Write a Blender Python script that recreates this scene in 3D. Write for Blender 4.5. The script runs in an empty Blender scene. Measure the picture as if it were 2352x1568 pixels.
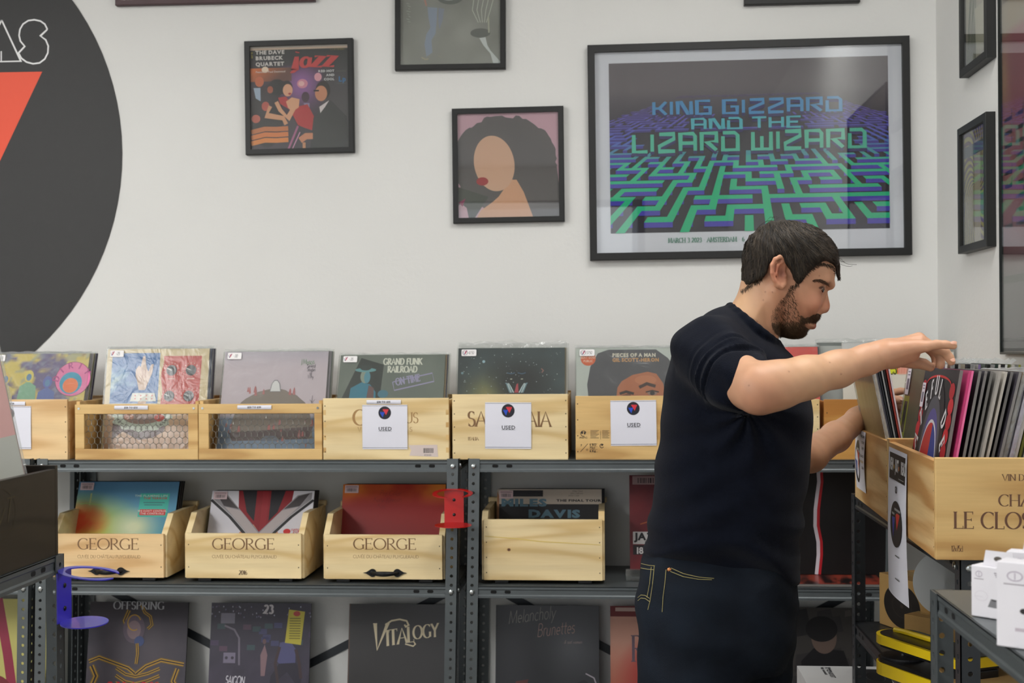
import bpy, bmesh, math, random
import numpy as np
from mathutils import Vector, Matrix

random.seed(7)
RNG = np.random.default_rng(7)
SC = bpy.context.scene
COL = SC.collection
PI = math.pi

# ------------------------------------------------------------------ camera
F_PX = 3000.0
CAM = Vector((0.0, 0.0, 1.47))
YAW, ROLL = math.radians(4.29), -0.0066
HORIZON = 800.0
_fw = Vector((-math.sin(YAW), math.cos(YAW), 0))
_rt = Vector((math.cos(YAW), math.sin(YAW), 0))
_up = Vector((0, 0, 1))
RT = _rt * math.cos(ROLL) + _up * math.sin(ROLL)
UP = _up * math.cos(ROLL) - _rt * math.sin(ROLL)
RT = _rt * math.cos(ROLL) - _up * math.sin(ROLL) * -1 if False else RT
cam_data = bpy.data.cameras.new('camera')
cam = bpy.data.objects.new('camera', cam_data)
COL.objects.link(cam)
cam_data.sensor_width = 36.0
cam_data.lens = 36.0 * F_PX / 2352.0
cam_data.shift_y = (HORIZON - 784.0) / 2352.0
cam_data.clip_start = 0.05
cam_data.dof.use_dof = True
cam_data.dof.focus_distance = 2.75
cam_data.dof.aperture_fstop = 6.8
M = Matrix((( RT.x, UP.x, -_fw.x), (RT.y, UP.y, -_fw.y), (RT.z, UP.z, -_fw.z))).to_4x4()
M.translation = CAM
cam.matrix_world = M
SC.camera = cam

# ------------------------------------------------------------------ view, world, lights
SC.view_settings.view_transform = 'Standard'
SC.view_settings.look = 'None'
SC.view_settings.gamma = 1.0
SC.view_settings.use_curve_mapping = False
SC.view_settings.exposure = -0.2
world = bpy.data.worlds.new('world')
SC.world = world
world.use_nodes = True
world.node_tree.nodes['Background'].inputs[0].default_value = (0.75, 0.85, 1.0, 1)
world.node_tree.nodes['Background'].inputs[1].default_value = 0.6

def area_light(name, loc, target, sx, sy, power, color):
    d = bpy.data.lights.new(name, 'AREA')
    d.shape = 'RECTANGLE'; d.size = sx; d.size_y = sy
    d.energy = power; d.color = color
    o = bpy.data.objects.new(name, d)
    COL.objects.link(o)
    o.location = loc
    o.rotation_euler = (Vector(target) - Vector(loc)).to_track_quat('-Z', 'Y').to_euler()
    return o
area_light('ceiling_panel_light_left', (-2.25, 2.35, 2.98), (-2.25, 2.35, 0), 1.4, 0.9, 25, (1.0, 0.99, 0.97))
area_light('right_wall_fill_light', (0.45, 2.35, 2.98), (0.45, 2.35, 0), 0.8, 0.7, 27, (1.0, 0.99, 0.97))  # unseen panel added to brighten the right wall and corner
area_light('ceiling_panel_light_rear', (-3.18, -0.4, 2.98), (-3.18, -0.4, 0), 0.7, 2.4, 185, (1.0, 0.99, 0.975))
area_light('shop_window_daylight', (-1.4, -2.9, 1.75), (-0.9, 2.0, 1.6), 3.2, 1.9, 25, (0.98, 0.99, 1.0))

# ------------------------------------------------------------------ pixel <-> world
def ray(px, py):
    return _fw + RT * ((px - 1176.0) / F_PX) + UP * ((HORIZON - py) / F_PX)
def at(px, py, Y):
    d = ray(px, py); return CAM + d * ((Y - CAM.y) / d.y)
def atx(px, py, X):
    d = ray(px, py); return CAM + d * ((X - CAM.x) / d.x)
def atz(px, py, Z):
    d = ray(px, py); return CAM + d * ((Z - CAM.z) / d.z)

WALL_Y, WALL_X = 4.05, 0.993

# ------------------------------------------------------------------ materials
def s2l(c):
    c = c / 255.0
    return c / 12.92 if c <= 0.04045 else ((c + 0.055) / 1.055) ** 2.4
def rgb(*c):
    if len(c) == 1: c = c[0]
    return tuple(s2l(v) for v in c[:3])

MATS = {}
def mat(name, col=(128, 128, 128), rough=0.6, metal=0.0, noise=0.0, nscale=20.0, bump=0.0, bscale=200.0, spec=0.5, coat=0.0, sheen=0.0):
    if name in MATS: return MATS[name]
    m = bpy.data.materials.new(name); m.use_nodes = True
    nt = m.node_tree; b = nt.nodes['Principled BSDF']
    c = rgb(col)
    b.inputs['Base Color'].default_value = (*c, 1)
    b.inputs['Roughness'].default_value = rough
    b.inputs['Metallic'].default_value = metal
    b.inputs['Specular IOR Level'].default_value = spec
    b.inputs['Coat Weight'].default_value = coat
    b.inputs['Sheen Weight'].default_value = sheen
    tc = nt.nodes.new('ShaderNodeTexCoord')
    if noise > 0:
        n = nt.nodes.new('ShaderNodeTexNoise'); n.inputs['Scale'].default_value = nscale; n.inputs['Detail'].default_value = 4
        nt.links.new(tc.outputs['Object'], n.inputs['Vector'])
        r = nt.nodes.new('ShaderNodeMapRange'); r.inputs[1].default_value = 0.3; r.inputs[2].default_value = 0.7
        r.inputs[3].default_value = 1 - noise; r.inputs[4].default_value = 1 + noise
        nt.links.new(n.outputs['Fac'], r.inputs[0])
        mx = nt.nodes.new('ShaderNodeVectorMath'); mx.operation = 'SCALE'
        mx.inputs[0].default_value = c
        nt.links.new(r.outputs[0], mx.inputs['Scale'])
        nt.links.new(mx.outputs[0], b.inputs['Base Color'])
    if bump > 0:
        n = nt.nodes.new('ShaderNodeTexNoise'); n.inputs['Scale'].default_value = bscale; n.inputs['Detail'].default_value = 3
        nt.links.new(tc.outputs['Object'], n.inputs['Vector'])
        bp = nt.nodes.new('ShaderNodeBump'); bp.inputs['Strength'].default_value = bump; bp.inputs['Distance'].default_value = 0.002
        nt.links.new(n.outputs['Fac'], bp.inputs['Height']); nt.links.new(bp.outputs[0], b.inputs['Normal'])
    MATS[name] = m
    return m

def ink_mat(name, rough=0.5, coat=0.0, bump=0.0, spec=0.5, sub=0.0, bscale=60, bdist=0.002):
    """printed colour: base colour read from the mesh's colour attribute"""
    if name in MATS: return MATS[name]
    m = bpy.data.materials.new(name); m.use_nodes = True
    nt = m.node_tree; b = nt.nodes['Principled BSDF']
    a = nt.nodes.new('ShaderNodeVertexColor'); a.layer_name = 'ink'
    nt.links.new(a.outputs['Color'], b.inputs['Base Color'])
    b.inputs['Roughness'].default_value = rough
    b.inputs['Coat Weight'].default_value = coat
    b.inputs['Coat Roughness'].default_value = 0.12
    b.inputs['Specular IOR Level'].default_value = spec
    if sub > 0:
        b.inputs['Subsurface Weight'].default_value = sub
        b.inputs['Subsurface Radius'].default_value = (1.0, 0.35, 0.2)
        b.inputs['Subsurface Scale'].default_value = 0.008
    if bump > 0:
        tc = nt.nodes.new('ShaderNodeTexCoord')
        n = nt.nodes.new('ShaderNodeTexNoise'); n.inputs['Scale'].default_value = bscale; n.inputs['Detail'].default_value = 4
        nt.links.new(tc.outputs['Object'], n.inputs['Vector'])
        bp = nt.nodes.new('ShaderNodeBump'); bp.inputs['Strength'].default_value = bump; bp.inputs['Distance'].default_value = bdist
        nt.links.new(n.outputs['Fac'], bp.inputs['Height']); nt.links.new(bp.outputs[0], b.inputs['Normal'])
    MATS[name] = m
    return m

def wood_mat(name, c1, c2, scale=1.0, axis='X', rough=0.55, seed=0.0, dist=3.0, knots=False):
    """pine: stretched rings along the plank"""
    if name in MATS: return MATS[name]
    m = bpy.data.materials.new(name); m.use_nodes = True
    nt = m.node_tree; b = nt.nodes['Principled BSDF']; L = nt.links.new
    tc = nt.nodes.new('ShaderNodeTexCoord')
    mp = nt.nodes.new('ShaderNodeMapping')
    s = {'X': (0.9, 5.0, 7.0), 'Y': (5.0, 0.9, 7.0), 'Z': (7.0, 5.0, 0.9)}[axis]
    mp.inputs['Scale'].default_value = tuple(v * scale for v in s)
    mp.inputs['Location'].default_value = (seed * 3.1, seed * 1.7, seed * 2.3)
    L(tc.outputs['Object'], mp.inputs['Vector'])
    n1 = nt.nodes.new('ShaderNodeTexNoise'); n1.inputs['Scale'].default_value = 1.1; n1.inputs['Detail'].default_value = 2; n1.inputs['Distortion'].default_value = 0.6
    L(mp.outputs[0], n1.inputs['Vector'])
    mu = nt.nodes.new('ShaderNodeMath'); mu.operation = 'MULTIPLY'; mu.inputs[1].default_value = 26.0
    L(n1.outputs['Fac'], mu.inputs[0])
    si = nt.nodes.new('ShaderNodeMath'); si.operation = 'SINE'; L(mu.outputs[0], si.inputs[0])
    mr = nt.nodes.new('ShaderNodeMapRange'); mr.inputs[1].default_value = -1; mr.inputs[2].default_value = 1; L(si.outputs[0], mr.inputs[0])
    pw = nt.nodes.new('ShaderNodeMath'); pw.operation = 'POWER'; pw.inputs[1].default_value = dist; L(mr.outputs[0], pw.inputs[0])
    n2 = nt.nodes.new('ShaderNodeTexNoise'); n2.inputs['Scale'].default_value = 9.0; n2.inputs['Detail'].default_value = 5
    mp2 = nt.nodes.new('ShaderNodeMapping')
    s2 = {'X': (1.0, 22, 22), 'Y': (22, 1.0, 22), 'Z': (22, 22, 1.0)}[axis]
    mp2.inputs['Scale'].default_value = s2; L(tc.outputs['Object'], mp2.inputs['Vector']); L(mp2.outputs[0], n2.inputs['Vector'])
    r2 = nt.nodes.new('ShaderNodeMath'); r2.operation = 'MULTIPLY_ADD'; r2.inputs[1].default_value = 0.55; r2.inputs[2].default_value = -0.2; L(n2.outputs['Fac'], r2.inputs[0])
    ad = nt.nodes.new('ShaderNodeMath'); ad.operation = 'ADD'; ad.use_clamp = True; L(pw.outputs[0], ad.inputs[0]); L(r2.outputs[0], ad.inputs[1])
    mx = nt.nodes.new('ShaderNodeMix'); mx.data_type = 'RGBA'
    mx.inputs[6].default_value = (*rgb(c1), 1); mx.inputs[7].default_value = (*rgb(c2), 1)
    L(ad.outputs[0], mx.inputs[0])
    n3 = nt.nodes.new('ShaderNodeTexNoise'); n3.inputs['Scale'].default_value = 5.0; n3.inputs['Detail'].default_value = 2; L(mp.outputs[0], n3.inputs['Vector'])
    mr3 = nt.nodes.new('ShaderNodeMapRange'); mr3.inputs[1].default_value = 0.3; mr3.inputs[2].default_value = 0.7; mr3.inputs[3].default_value = 0.93; mr3.inputs[4].default_value = 1.06
    L(n3.outputs['Fac'], mr3.inputs[0])
    vm = nt.nodes.new('ShaderNodeVectorMath'); vm.operation = 'SCALE'; L(mx.outputs[2], vm.inputs[0]); L(mr3.outputs[0], vm.inputs['Scale'])
    L(vm.outputs[0], b.inputs['Base Color'])
    b.inputs['Roughness'].default_value = rough
    bp = nt.nodes.new('ShaderNodeBump'); bp.inputs['Strength'].default_value = 0.25; bp.inputs['Distance'].default_value = 0.0008
    L(ad.outputs[0], bp.inputs['Height']); L(bp.outputs[0], b.inputs['Normal'])
    MATS[name] = m
    return m

def film_mat(name, gloss=0.12, fres=0.5, tint=(235, 238, 235), haze=0.04, rough=0.08, bump=0.6, bscale=35.0, bdist=0.003):
    """thin clear film or glass: see-through with a reflecting, slightly hazy face"""
    if name in MATS: return MATS[name]
    m = bpy.data.materials.new(name); m.use_nodes = True
    nt = m.node_tree; nt.nodes.clear(); L = nt.links.new
    out = nt.nodes.new('ShaderNodeOutputMaterial')
    tr = nt.nodes.new('ShaderNodeBsdfTransparent'); tr.inputs[0].default_value = (*rgb(tint), 1)
    df = nt.nodes.new('ShaderNodeBsdfDiffuse'); df.inputs[0].default_value = (0.8, 0.8, 0.8, 1)
    gl = nt.nodes.new('ShaderNodeBsdfGlossy'); gl.inputs['Roughness'].default_value = rough
    m1 = nt.nodes.new('ShaderNodeMixShader'); m1.inputs[0].default_value = haze
    L(tr.outputs[0], m1.inputs[1]); L(df.outputs[0], m1.inputs[2])
    m2 = nt.nodes.new('ShaderNodeMixShader')
    lw = nt.nodes.new('ShaderNodeLayerWeight'); lw.inputs[0].default_value = 0.3
    ma = nt.nodes.new('ShaderNodeMath'); ma.operation = 'MULTIPLY_ADD'; ma.inputs[1].default_value = fres; ma.inputs[2].default_value = gloss; ma.use_clamp = True
    L(lw.outputs['Fresnel'], ma.inputs[0]); L(ma.outputs[0], m2.inputs[0])
    L(m1.outputs[0], m2.inputs[1]); L(gl.outputs[0], m2.inputs[2]); L(m2.outputs[0], out.inputs[0])
    if bump > 0:
        tc = nt.nodes.new('ShaderNodeTexCoord')
        n = nt.nodes.new('ShaderNodeTexNoise'); n.inputs['Scale'].default_value = bscale; n.inputs['Detail'].default_value = 3; n.inputs['Distortion'].default_value = 1.5
        L(tc.outputs['Object'], n.inputs['Vector'])
        bp = nt.nodes.new('ShaderNodeBump'); bp.inputs['Strength'].default_value = bump; bp.inputs['Distance'].default_value = bdist
        L(n.outputs['Fac'], bp.inputs['Height']); L(bp.outputs[0], gl.inputs['Normal'])
    MATS[name] = m
    return m

INK = ink_mat('printed_card', 0.55)
GLOSSY = ink_mat('glossy_print', 0.4, coat=0.12, spec=.4)
PLASTIC = film_mat('clear_plastic_sleeve', gloss=0.02, fres=0.25, haze=0.03, rough=0.2, bump=0.35, bscale=16, bdist=0.006)
FLAP = film_mat('cloudy_plastic_flap', gloss=0.12, haze=0.28, rough=0.18, bump=0.9, bscale=45, bdist=0.006)
GLASS = film_mat('picture_glass', gloss=0.045, tint=(250, 251, 250), haze=0.0, rough=0.01, bump=0.0)
STEEL = mat('grey_painted_steel', (92, 98, 100), 0.38, 0.35, noise=0.05, nscale=12, bump=0.05)
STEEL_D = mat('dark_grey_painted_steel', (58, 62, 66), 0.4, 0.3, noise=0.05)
ZINC = mat('zinc_bolt', (200, 205, 205), 0.22, 1.0)
BLACK = mat('black_frame_wood', (15, 16, 15), 0.5, noise=0.1)
HOLE = mat('dark_hole', (8, 8, 9), 0.9)
PAPER = mat('white_paper', (226, 226, 236), 0.7, noise=0.015, nscale=6)
CARDEDGE = mat('white_card_edge', (214, 208, 200), 0.7, noise=0.05, nscale=60)
PINE = [wood_mat('pine_wood_pale', (233, 207, 158), (214, 180, 124), seed=1, dist=2.5),
        wood_mat('pine_wood_warm', (232, 200, 150), (212, 170, 116), seed=5, dist=2.4),
        wood_mat('pine_wood_cream', (236, 214, 166), (214, 184, 128), seed=9, dist=3.5),
        wood_mat('pine_wood_honey', (222, 186, 124), (192, 150, 90), seed=13, dist=2.0),
        wood_mat('pine_wood_orange', (202, 150, 78), (176, 118, 52), seed=17, dist=2.0)]
PINE_Y = wood_mat('pine_wood_lengthwise', (226, 192, 136), (190, 142, 84), seed=3, axis='Y', dist=2.2, scale=1.1)
PINE_END = wood_mat('pine_end_grain', (196, 160, 104), (160, 122, 72), seed=4, axis='Z', dist=1.5, scale=3)
PINE_DARK = wood_mat('dark_stained_wood', (44, 39, 30), (30, 26, 20), seed=6, axis='Y', rough=0.45)
BURNT = rgb(120, 84, 58)
# ------------------------------------------------------------------ object helpers
def tag(o, label=None, cat=None, group=None, kind=None):
    if label: o['label'] = label
    if cat: o['category'] = cat
    if group: o['group'] = group
    if kind: o['kind'] = kind
    return o
def empty(name, loc=(0, 0, 0), rz=0.0, label=None, cat=None, group=None):
    o = bpy.data.objects.new(name, None); COL.objects.link(o)
    o.location = loc; o.rotation_euler = (0, 0, rz); o.empty_display_size = 0.05
    return tag(o, label, cat, group)

class MB:
    """collects faces with material slots and per-corner ink colours; builds ONE mesh object"""
    def __init__(s): s.v = []; s.f = []; s.m = []; s.c = []; s.mats = []; s.M = Matrix()
    def slot(s, m):
        if m not in s.mats: s.mats.append(m)
        return s.mats.index(m)
    def add(s, vs, fs, m, col=(1, 1, 1)):
        k = len(s.v); i = s.slot(m); T = s.M
        s.v.extend(tuple(T @ Vector(p)) for p in vs)
        for f in fs:
            s.f.append([k + a for a in f]); s.m.append(i)
            if isinstance(col, list): s.c.append([col[a] for a in f])
            else: s.c.append(col)
    def box(s, a, b, m, col=(1, 1, 1)):
        x0, y0, z0 = a; x1, y1, z1 = b
        s.add([(x0, y0, z0), (x1, y0, z0), (x1, y1, z0), (x0, y1, z0), (x0, y0, z1), (x1, y0, z1), (x1, y1, z1), (x0, y1, z1)],
              [(3, 2, 1, 0), (4, 5, 6, 7), (0, 1, 5, 4), (1, 2, 6, 5), (2, 3, 7, 6), (3, 0, 4, 7)], m, col)
    def bbox(s, a, b, m, r=0.001, col=(1, 1, 1)):
        """box with chamfered edges"""
        bm = bmesh.new(); bmesh.ops.create_cube(bm, size=1)
        for v in bm.verts:
            v.co = Vector([(a[i] + b[i]) / 2 + v.co[i] * (b[i] - a[i]) for i in range(3)])
        r = min(r, 0.45 * min(abs(b[i] - a[i]) for i in range(3)))
        bmesh.ops.bevel(bm, geom=list(bm.edges), offset=r, segments=2, affect='EDGES', profile=0.5)
        bm.verts.index_update()
        s.add([v.co[:] for v in bm.verts], [[v.index for v in f.verts] for f in bm.faces], m, col); bm.free()
    def prism(s, poly, d0, d1, m, axis='Y', col=(1, 1, 1)):
        """polygon extruded along an axis; poly in the other two (XZ, YZ or XY)"""
        def P(u, w, d): return {'Y': (u, d, w), 'X': (d, u, w), 'Z': (u, w, d)}[axis]
        n = len(poly)
        vs = [P(u, w, d0) for u, w in poly] + [P(u, w, d1) for u, w in poly]
        fs = [list(range(n)), list(range(2 * n - 1, n - 1, -1))] + [(i, i + n, (i + 1) % n + n, (i + 1) % n) for i in range(n)]
        s.add(vs, fs, m, col)
    def tube(s, pts, r, m, seg=8, col=(1, 1, 1), cap=True):
        pts = [Vector(p) for p in pts]; n = len(pts)
        rr = r if isinstance(r, (list, tuple)) else [r] * n
        vs = []; up = Vector((0.13, 0.27, 0.95))
        for i, p in enumerate(pts):
            t = (pts[min(i + 1, n - 1)] - pts[max(i - 1, 0)]).normalized()
            a = t.cross(up)
            if a.length < 1e-4: a = t.cross(Vector((1, 0, 0)))
            a.normalize(); b = t.cross(a)
            for k in range(seg):
                w = 2 * PI * k / seg
                vs.append(p + (a * math.cos(w) + b * math.sin(w)) * rr[i])
        fs = [(i * seg + k, i * seg + (k + 1) % seg, (i + 1) * seg + (k + 1) % seg, (i + 1) * seg + k) for i in range(n - 1) for k in range(seg)]
        if cap: fs += [list(range(seg))[::-1], [(n - 1) * seg + k for k in range(seg)]]
        s.add(vs, fs, m, col)
    def cyl(s, c, ax, r, h, m, seg=16, col=(1, 1, 1), dome=0.0):
        """disc or bolt head starting at c, along unit axis ax"""
        c = Vector(c); ax = Vector(ax).normalized()
        rings = [(r, 0), (r, h)] if dome <= 0 else [(r, 0), (r, h * (1 - dome)), (r * 0.85, h * (1 - dome * .45)), (r * 0.5, h * (1 - dome * .1)), (r * 0.05, h)]
        a = ax.orthogonal().normalized(); b = ax.cross(a)
        vs = []
        for q, t in rings:
            for k in range(seg):
                w = 2 * PI * k / seg
                vs.append(c + ax * t + (a * math.cos(w) + b * math.sin(w)) * q)
        n = len(rings)
        fs = [(i * seg + k, i * seg + (k + 1) % seg, (i + 1) * seg + (k + 1) % seg, (i + 1) * seg + k) for i in range(n - 1) for k in range(seg)]
        fs += [list(range(seg))[::-1], [(n - 1) * seg + k for k in range(seg)]]
        s.add(vs, fs, m, col)
    def build(s, name, parent=None, loc=None, smooth=False, rot=None):
        me = bpy.data.meshes.new(name)
        me.from_pydata([tuple(v) for v in s.v], [], s.f)
        for m in s.mats: me.materials.append(m)
        me.polygons.foreach_set('material_index', s.m)
        if any(c != (1, 1, 1) for c in s.c):
            at_ = me.color_attributes.new('ink', 'FLOAT_COLOR', 'CORNER')
            buf = np.ones((len(me.loops), 4), np.float32); k = 0
            for f, c in zip(s.f, s.c):
                n = len(f)
                if isinstance(c, list):
                    for j in range(n): buf[k + j, :3] = c[j]
                else: buf[k:k + n, :3] = c
                k += n
            at_.data.foreach_set('color', buf.ravel())
        if smooth: me.polygons.foreach_set('use_smooth', [True] * len(me.polygons))
        me.update()
        o = bpy.data.objects.new(name, me); COL.objects.link(o)
        if parent: o.parent = parent
        if loc is not None: o.location = loc
        if rot is not None: o.rotation_euler = rot
        return o

# ------------------------------------------------------------------ lettering
def arc(cx, cy, rx, ry, a0, a1, n=10):
    return [(cx + rx * math.cos(math.radians(a0 + (a1 - a0) * i / n)), cy + ry * math.sin(math.radians(a0 + (a1 - a0) * i / n))) for i in range(n + 1)]
# glyphs in a box 1 high; (advance width, strokes, serif points)
G = {
 'A': (.78, [[(.02, 0), (.38, 1), (.74, 0)], [(.17, .36), (.6, .36)]], [(.02, 0), (.74, 0)]),
 'B': (.62, [[(.1, 0), (.1, 1)], [(.1, 1)] + arc(.3, .76, .2, .24, 90, -90) + [(.1, .52)], [(.1, .52)] + arc(.32, .26, .24, .26, 90, -90) + [(.1, 0)]], [(.1, 0), (.1, 1)]),
 'C': (.76, [arc(.44, .5, .38, .5, 48, 312, 18)], [(.69, .87, 1)]),
 'D': (.78, [[(.1, 0), (.1, 1)], [(.1, 1)] + arc(.3, .5, .4, .5, 90, -90, 14) + [(.1, 0)]], [(.1, 0), (.1, 1)]),
 'E': (.58, [[(.1, 0), (.1, 1)], [(.1, 1), (.5, 1)], [(.1, .53), (.42, .53)], [(.1, 0), (.53, 0)]], [(.1, 0), (.1, 1), (.5, .94, 1), (.53, .06, 1), (.42, .53, 1)]),
 'F': (.54, [[(.1, 0), (.1, 1)], [(.1, 1), (.5, 1)], [(.1, .53), (.42, .53)]], [(.1, 0), (.5, .94, 1), (.42, .53, 1)]),
 'G': (.82, [arc(.44, .5, .38, .5, 48, 300, 18) + [(.7, .1)], [(.7, .05), (.7, .42)]], [(.7, .42), (.69, .87, 1)]),
 'H': (.8, [[(.1, 0), (.1, 1)], [(.68, 0), (.68, 1)], [(.1, .5), (.68, .5)]], [(.1, 0), (.1, 1), (.68, 0), (.68, 1)]),
 'I': (.24, [[(.12, 0), (.12, 1)]], [(.12, 0), (.12, 1)]),
 'J': (.4, [[(.26, 1), (.26, .1)] + arc(.12, .05, .14, .2, 0, -110, 6)], [(.26, 1)]),
 'K': (.7, [[(.1, 0), (.1, 1)], [(.62, 1), (.12, .48)], [(.24, .6), (.68, 0)]], [(.1, 0), (.1, 1), (.62, 1), (.68, 0)]),
 'L': (.56, [[(.1, 1), (.1, 0)], [(.1, 0), (.52, 0)]], [(.1, 1), (.1, 0), (.52, .07, 1)]),
 'M': (.95, [[(.1, 0), (.14, 1)], [(.14, 1), (.46, .05), (.78, 1)], [(.78, 1), (.84, 0)]], [(.1, 0), (.84, 0), (.14, 1), (.78, 1)]),
 'N': (.82, [[(.1, 0), (.1, 1)], [(.1, 1), (.7, 0)], [(.7, 0), (.7, 1)]], [(.1, 0), (.1, 1), (.7, 1)]),
 'O': (.92, [arc(.46, .5, .4, .5, 90, 450, 24)], []),
 'P': (.6, [[(.1, 0), (.1, 1)], [(.1, 1)] + arc(.28, .74, .24, .26, 90, -90) + [(.1, .48)]], [(.1, 0), (.1, 1)]),
 'Q': (.92, [arc(.46, .5, .4, .5, 90, 450, 24), [(.5, .2), (.86, -.15)]], []),
 'R': (.66, [[(.1, 0), (.1, 1)], [(.1, 1)] + arc(.28, .75, .22, .25, 90, -90) + [(.1, .5)], [(.26, .5), (.64, 0)]], [(.1, 0), (.1, 1), (.64, 0)]),
 'S': (.56, [arc(.28, .75, .2, .25, 35, 250, 10)[:-1] + arc(.28, .26, .22, .26, 80, -150, 12)], [(.46, .87, 1), (.08, .13, 1)]),
 'T': (.66, [[(.33, 0), (.33, 1)], [(.02, 1), (.64, 1)]], [(.33, 0), (.02, .94, 1), (.64, .94, 1)]),
 'U': (.78, [[(.1, 1), (.1, .3)] + arc(.38, .28, .28, .28, 180, 360) + [(.66, 1)]], [(.1, 1), (.66, 1)]),
 'V': (.74, [[(.02, 1), (.36, 0), (.7, 1)]], [(.02, 1), (.7, 1)]),
 'W': (1.05, [[(.02, 1), (.28, 0), (.52, .9), (.76, 0), (1.02, 1)]], [(.02, 1), (1.02, 1)]),
 'X': (.7, [[(.04, 1), (.64, 0)], [(.62, 1), (.06, 0)]], [(.04, 1), (.64, 0), (.62, 1), (.06, 0)]),
 'Y': (.68, [[(.02, 1), (.33, .5), (.33, 0)], [(.33, .5), (.64, 1)]], [(.02, 1), (.64, 1), (.33, 0)]),
 'Z': (.64, [[(.06, 1), (.58, 1), (.04, 0), (.6, 0)]], [(.06, .94, 1), (.6, .06, 1)]),
 '0': (.58, [arc(.28, .5, .22, .5, 90, 450, 18)], []),
 '1': (.4, [[(.1, .85), (.22, 1), (.22, 0)]], [(.22, 0)]),
 '2': (.56, [arc(.27, .72, .2, .28, 160, -30, 8) + [(.05, 0), (.5, 0)]], []),
 '3': (.54, [arc(.25, .76, .18, .24, 150, -90, 8), arc(.25, .26, .22, .26, 90, -150, 9)], []),
 '4': (.56, [[(.4, 0), (.4, 1), (.04, .3), (.52, .3)]], []),
 '5': (.54, [[(.45, 1), (.12, 1), (.09, .58)] + arc(.25, .3, .22, .3, 100, -150, 9)], []),
 '6': (.56, [arc(.5, .42, .42, .56, 100, 180, 6) + arc(.29, .28, .21, .28, 180, 540, 14)], []),
 '7': (.5, [[(.05, 1), (.46, 1), (.18, 0)]], []),
 '8': (.56, [arc(.28, .76, .18, .24, 90, 450, 12), arc(.28, .27, .22, .27, 90, 450, 12)], []),
 '9': (.56, [arc(.27, .72, .2, .28, 0, 360, 14), [(.47, .72), (.4, .1), (.2, 0)]], []),
 '$': (.56, [arc(.28, .75, .2, .25, 35, 250, 10)[:-1] + arc(.28, .26, .22, .26, 80, -150, 12), [(.28, 1.1), (.28, -.1)]], []),
 '.': (.2, [[(.08, 0), (.1, .06)]], []), '-': (.4, [[(.06, .42), (.34, .42)]], []), ',': (.2, [[(.12, .08), (.06, -.1)]], []),
 '/': (.5, [[(.05, -.05), (.45, 1.05)]], []), '·': (.3, [[(.12, .45), (.16, .5)]], []), "'": (.2, [[(.1, 1), (.1, .8)]], []),
 '&': (.7, [[(.66, 0), (.2, .7)] + arc(.32, .82, .14, .16, 160, -20, 6) + [(.1, .3)] + arc(.28, .2, .2, .2, 160, 300, 6) + [(.6, .45)]], []),
 'a': (.5, [arc(.24, .28, .19, .28, 60, 330, 12), [(.42, .55), (.42, 0)]], []),
 'e': (.48, [[(.06, .3), (.42, .3)] + arc(.24, .3, .18, .28, 0, 300, 12)], []),
 'j': (.3, [[(.16, .62), (.16, -.15)] + arc(.04, -.12, .12, .16, 0, -120, 5), [(.15, .84), (.17, .9)]], []),
 'l': (.24, [[(.12, 0), (.12, 1)]], [(.12, 0)]), 'c': (.46, [arc(.26, .3, .2, .3, 50, 310, 12)], []), 'd': (.54, [arc(.24, .3, .18, .3, 40, 320, 12), [(.42, 0), (.42, 1)]], []),
 'x': (.46, [[(.04, .6), (.42, 0)], [(.4, .6), (.06, 0)]], []), 'z': (.5, [[(.06, .6), (.44, .6), (.04, 0), (.46, 0)]], []),
 'h': (.54, [[(.1, 0), (.1, 1)], [(.1, .45)] + arc(.26, .42, .16, .2, 150, 0, 6) + [(.42, 0)]], []),
 'm': (.74, [[(.08, 0), (.08, .6)], [(.08, .42)] + arc(.21, .42, .13, .18, 150, 0, 5) + [(.34, 0)], [(.34, .42)] + arc(.48, .42, .13, .18, 150, 0, 5) + [(.62, 0)]], []),
 'n': (.54, [[(.1, 0), (.1, .6)], [(.1, .42)] + arc(.26, .42, .16, .2, 150, 0, 6) + [(.42, 0)]], []),
 'r': (.36, [[(.1, 0), (.1, .6)], [(.1, .42)] + arc(.26, .42, .16, .2, 150, 60, 4)], []),
 's': (.4, [arc(.2, .46, .13, .14, 30, 250, 7)[:-1] + arc(.2, .16, .15, .16, 80, -150, 8)], []),
 't': (.36, [[(.16, .9), (.16, .1), (.28, 0)], [(.02, .6), (.32, .6)]], []),
 'u': (.54, [[(.08, .6), (.08, .2)] + arc(.24, .2, .16, .2, 180, 340, 6) + [(.42, .6), (.42, 0)]], []),
 'y': (.5, [[(.04, .6), (.25, 0)], [(.46, .6), (.1, -.35)]], []), 'i': (.2, [[(.1, 0), (.1, .6)], [(.1, .78), (.11, .84)]], []),
 'o': (.52, [arc(.26, .3, .2, .3, 90, 450, 14)], []), 'v': (.48, [[(.04, .6), (.24, 0), (.44, .6)]], []), 'w': (.7, [[(.04, .6), (.2, 0), (.35, .5), (.5, 0), (.66, .6)]], []),
 'f': (.36, [arc(.28, .8, .14, .2, 80, 180, 5) + [(.14, 0)], [(.02, .6), (.3, .6)]], []), 'b': (.54, [[(.1, 1), (.1, 0)], arc(.28, .3, .18, .3, 140, -140, 12)], []),
 'p': (.54, [[(.1, .6), (.1, -.35)], arc(.28, .3, .18, .3, 140, -140, 12)], []), 'g': (.52, [arc(.24, .3, .18, .3, 40, 320, 12), [(.42, .6), (.42, -.15)] + arc(.26, -.15, .16, .2, 0, -140, 5)], []), 'k': (.48, [[(.1, 0), (.1, 1)], [(.4, .6), (.12, .25)], [(.2, .34), (.44, 0)]], []),
}
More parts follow.
